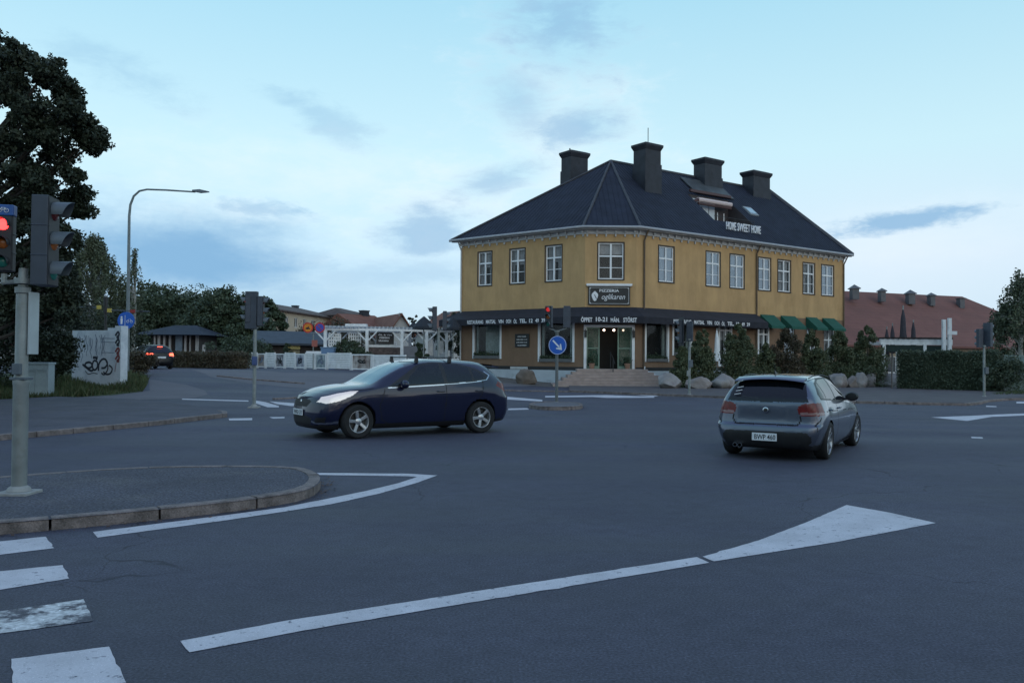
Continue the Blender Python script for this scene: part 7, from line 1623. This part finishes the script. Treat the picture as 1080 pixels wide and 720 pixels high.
# small blue-roofed hut
a = Pf(277, 66); z0 = G(-18, 66); t, Fh, Bh, zeh = house('small hut with a blue-grey roof and a yellow window behind the terrace fence', 279, 68, 346, 70, 362.5, 5, .95, dark_wood, bl_roof, [(.34, .53, .55, .98)], hip=False, z0=z0, name='garden_hut', cat='hut', ov=.5)
q = MB(); s0, s1 = Fh.s_at(303, 368), Fh.s_at(316, 368); Fh.box(q, s0, s1, Fh.z_at(309, 368.2), Fh.z_at(309, 364.3), .0, .25); Bh(q, 'yellow_fascia', mat('yellow_fascia', (.42, .34, .13), .7))
q = MB(); Fh.box(q, s0, s1, Fh.z_at(309, 375), Fh.z_at(309, 368.4), .0, .03); Bh(q, 'serving_hatch', mat('pale_hatch', (.30, .26, .17), .8, .3, 4))
# round signs on a pole
Ysn = 54; x = X(330.5, Ysn, 370); z = G(x, Ysn); t = thing('sign_pole', 'pole with an orange and a blue round road sign behind the white terrace fence', 'road sign', (x, Ysn, z))
def r3(px, py): p = at(px, py, Ysn); return Vector((p.x - x, 0, p.z - z))
q = MB(); q.tube([(0, 0, -.1), r3(330.5, 352)], .035, 8); q.tube([r3(322, 351.5), r3(337, 351.5)], .025, 6); q.build('pole', galv, t, 50)
for px, m_, nm in ((325, mat('sign_orange', (.65, .22, .02), .4), 'yellow_sign'), (337.5, mat('sign_blue_red', (.06, .08, .42), .4), 'parking_sign')):
    c = r3(px, 345.5); Ms = Matrix.Translation((c.x, -.06, c.z)) @ Matrix.Rotation(R(90), 4, 'X'); q = MB(); q.lathe([(.30, 0), (.30, .015)], Ms, 28); s = q.build(nm, m_, t, 40); q = MB(); q.lathe([(.25, .016), (.33, .016), (.33, .022), (.25, .022)], Ms, 28, closed=True)
    if px > 330: q.tube([Ms @ Vector((-.19, .19, .02)), Ms @ Vector((.19, -.19, .02))], .022, 4)
    q.build('red_ring', mat('sign_red', (.5, .04, .03), .4), s, 40)
    if px < 330: q = MB(); q.prism([(-.14, -.1), (.14, -.1), (.14, -.02), (.05, .0), (.08, .1), (-.02, .02), (-.14, .0)], .016, .022, Ms); q.build('sign_symbol', black_paint, s)
c = r3(332, 362); q = MB(); q.cbox(c + Vector((0, -.05, 0)), (.36, .02, .42)); s = q.build('lower_plate', mat('red_plate', (.33, .10, .08), .5), t); c = r3(331, 371.5); q = MB(); q.cbox(c + Vector((0, -.05, 0)), (.95, .02, .15)); q.build('name_plate', sign_white, t)
# parked pale blue van roof behind the fence
q = thing('cargo_box', 'pale blue covered box behind the white fence left of the lattice', 'box', (X(345.5, 58, 372), 58, .6)); m_ = MB(); m_.box(-.42, .5, -.3, .6, 0, at(345, 367, 58).z - .6); m_.build('box_body', mat('pale_blue_cover', (.13, .22, .36), .7), q, bevel=.06); m_ = MB(); m_.box(-.45, .53, -.33, .63, at(345, 367, 58).z - .6, at(345, 366, 58).z - .6); m_.build('lid', mat('pale_blue_lid', (.2, .3, .42), .7), q, bevel=.02)
# low black building with pale columns behind the far car
z0 = .8; Yb = 80
t = thing('pavilion', 'low dark pavilion with pale columns and a black roof behind the far car', 'building', (X(180, Yb, 380), Yb, z0)); B = local(t)
xl, xr = X(147, Yb, 380), X(212, Yb, 380); ze = at(180, 353, Yb).z
q = MB(); q.box(xl + .6, xr - .6, Yb + 1.2, Yb + 6, z0 - .3, ze); B(q, 'wall', mat('pavilion_wall', (.06, .05, .05), .8))
q = MB(); e = ze; q.add([(xl - .6, Yb - .8, e), (xr + .6, Yb - .8, e), (xr + .6, Yb + 6.5, e), (xl - .6, Yb + 6.5, e), (xl + 2.2, Yb + 2.8, e + 1.0), (xr - 1.5, Yb + 2.8, e + 1.0)], [(0, 1, 5, 4), (1, 2, 5), (2, 3, 4, 5), (3, 0, 4), (0, 3, 2, 1)]); B(q, 'roof', roof_m)
for k, (x0, x1, m_) in enumerate(((162, 163.5, 0), (165.5, 168, 0), (171, 173, 0), (176.5, 178.5, 0), (183, 190, 1), (192, 194, 0), (197, 198, 0), (203, 206, 0), (210, 212.5, 0))):
    q = MB(); q.box(X(x0, Yb, 370), X(x1, Yb, 370), Yb + .1 * k, Yb + .1 * k + .2, z0 - .2, e - .02 if x0 < 205 else e - .9); B(q, 'column' if not m_ else 'wall_panel', mat('pale_column', (.40, .38, .38), .8) if not m_ else mat('blue_grey_panel', (.16, .20, .25), .7))
# green bins
for px, Y, w_, lb in ((229, 64, 1.0, 'larger green wheeled bin with a white notice'), (249.5, 63.5, .6, 'smaller green bin at the left end of the white fence')):
    x = X(px, Y, 382); z = G(x, Y); t = thing('green_bin', lb, 'bin', (x, Y, z), 0, 'green bins'); gmn = mat('bin_green', (.035, .085, .045), .6); q = MB(); hw = w_ / 2
    q.add([(-hw * .85, -.3, .1), (hw * .85, -.3, .1), (hw * .85, .3, .1), (-hw * .85, .3, .1), (-hw, -.38, 1.05), (hw, -.38, 1.05), (hw, .38, 1.05), (-hw, .38, 1.05)], [(0, 3, 2, 1), (4, 5, 6, 7), (0, 1, 5, 4), (1, 2, 6, 5), (2, 3, 7, 6), (3, 0, 4, 7)]); q.build('bin_body', gmn, t, bevel=.02)
    q = MB(); q.box(-hw - .03, hw + .03, -.42, .42, 1.05, 1.15); q.build('lid', gmn, t, bevel=.03); q = MB(); q.box(-.02 , .30, -.40, -.385, .72, .95); q.build('notice', sign_white, t)
    for sx in (-hw * .6, hw * .6): q = MB(); q.lathe([(.1, -.03), (.1, .03)], Matrix.Translation((sx, .25, .1)) @ Matrix.Rotation(R(90), 4, 'Y'), 12); q.build('wheel', rubber, t)
# terrace screen and closed white parasol right of the entrance
x, y = FR.pt(FR.s_at(756, 365, 1.4), 1.4, 0)[:2]; t = thing('closed_parasol', 'closed white parasol standing right of the pizzeria window', 'parasol', (x, y, 0))
zt = at(756, 346, y).z; q = MB(); q.tube([(0, 0, 0), (0, 0, zt)], .035, 8); q.build('pole', galv, t, 50); q = MB(); q.lathe([(.03, zt - .1), (.12, zt - .7), (.16, zt - 1.4), (.26, zt - 1.95), (.28, zt - 2.1), (.05, zt - 2.0)], n=10); q.build('canopy', white_paint, t, 30)
x, y = FR.pt(FR.s_at(806, 370, 1.2), 1.2, 0)[:2]; t = thing('barbecue_grill', 'dark covered grill beside the white door under the green awnings', 'grill', (x, y, .1)); q = MB(); q.lathe([(.02, 1.75), (.3, 1.65), (.45, 1.4), (.4, 1.15), (.2, 1.0)], n=14); q.build('grill_body', black_metal, t, 40)
for a_ in (0, 2.1, 4.2): q = MB(); q.tube([(.15 * math.cos(a_), .15 * math.sin(a_), 1.05), (.4 * math.cos(a_), .4 * math.sin(a_), -.1)], .025, 6); q.build('leg', black_metal, t)
# roof end of the house behind the shrubs on the far left
house('dark red roofed house half hidden behind the shrubs on the left', 52, 62, 84, 64, 352, 8, 2.6, white_r, mat('dark_red_roof', (.10, .035, .03), .85), [(.4, .6, .3, .7)], hip=False, gable_front=True, z0=.6)
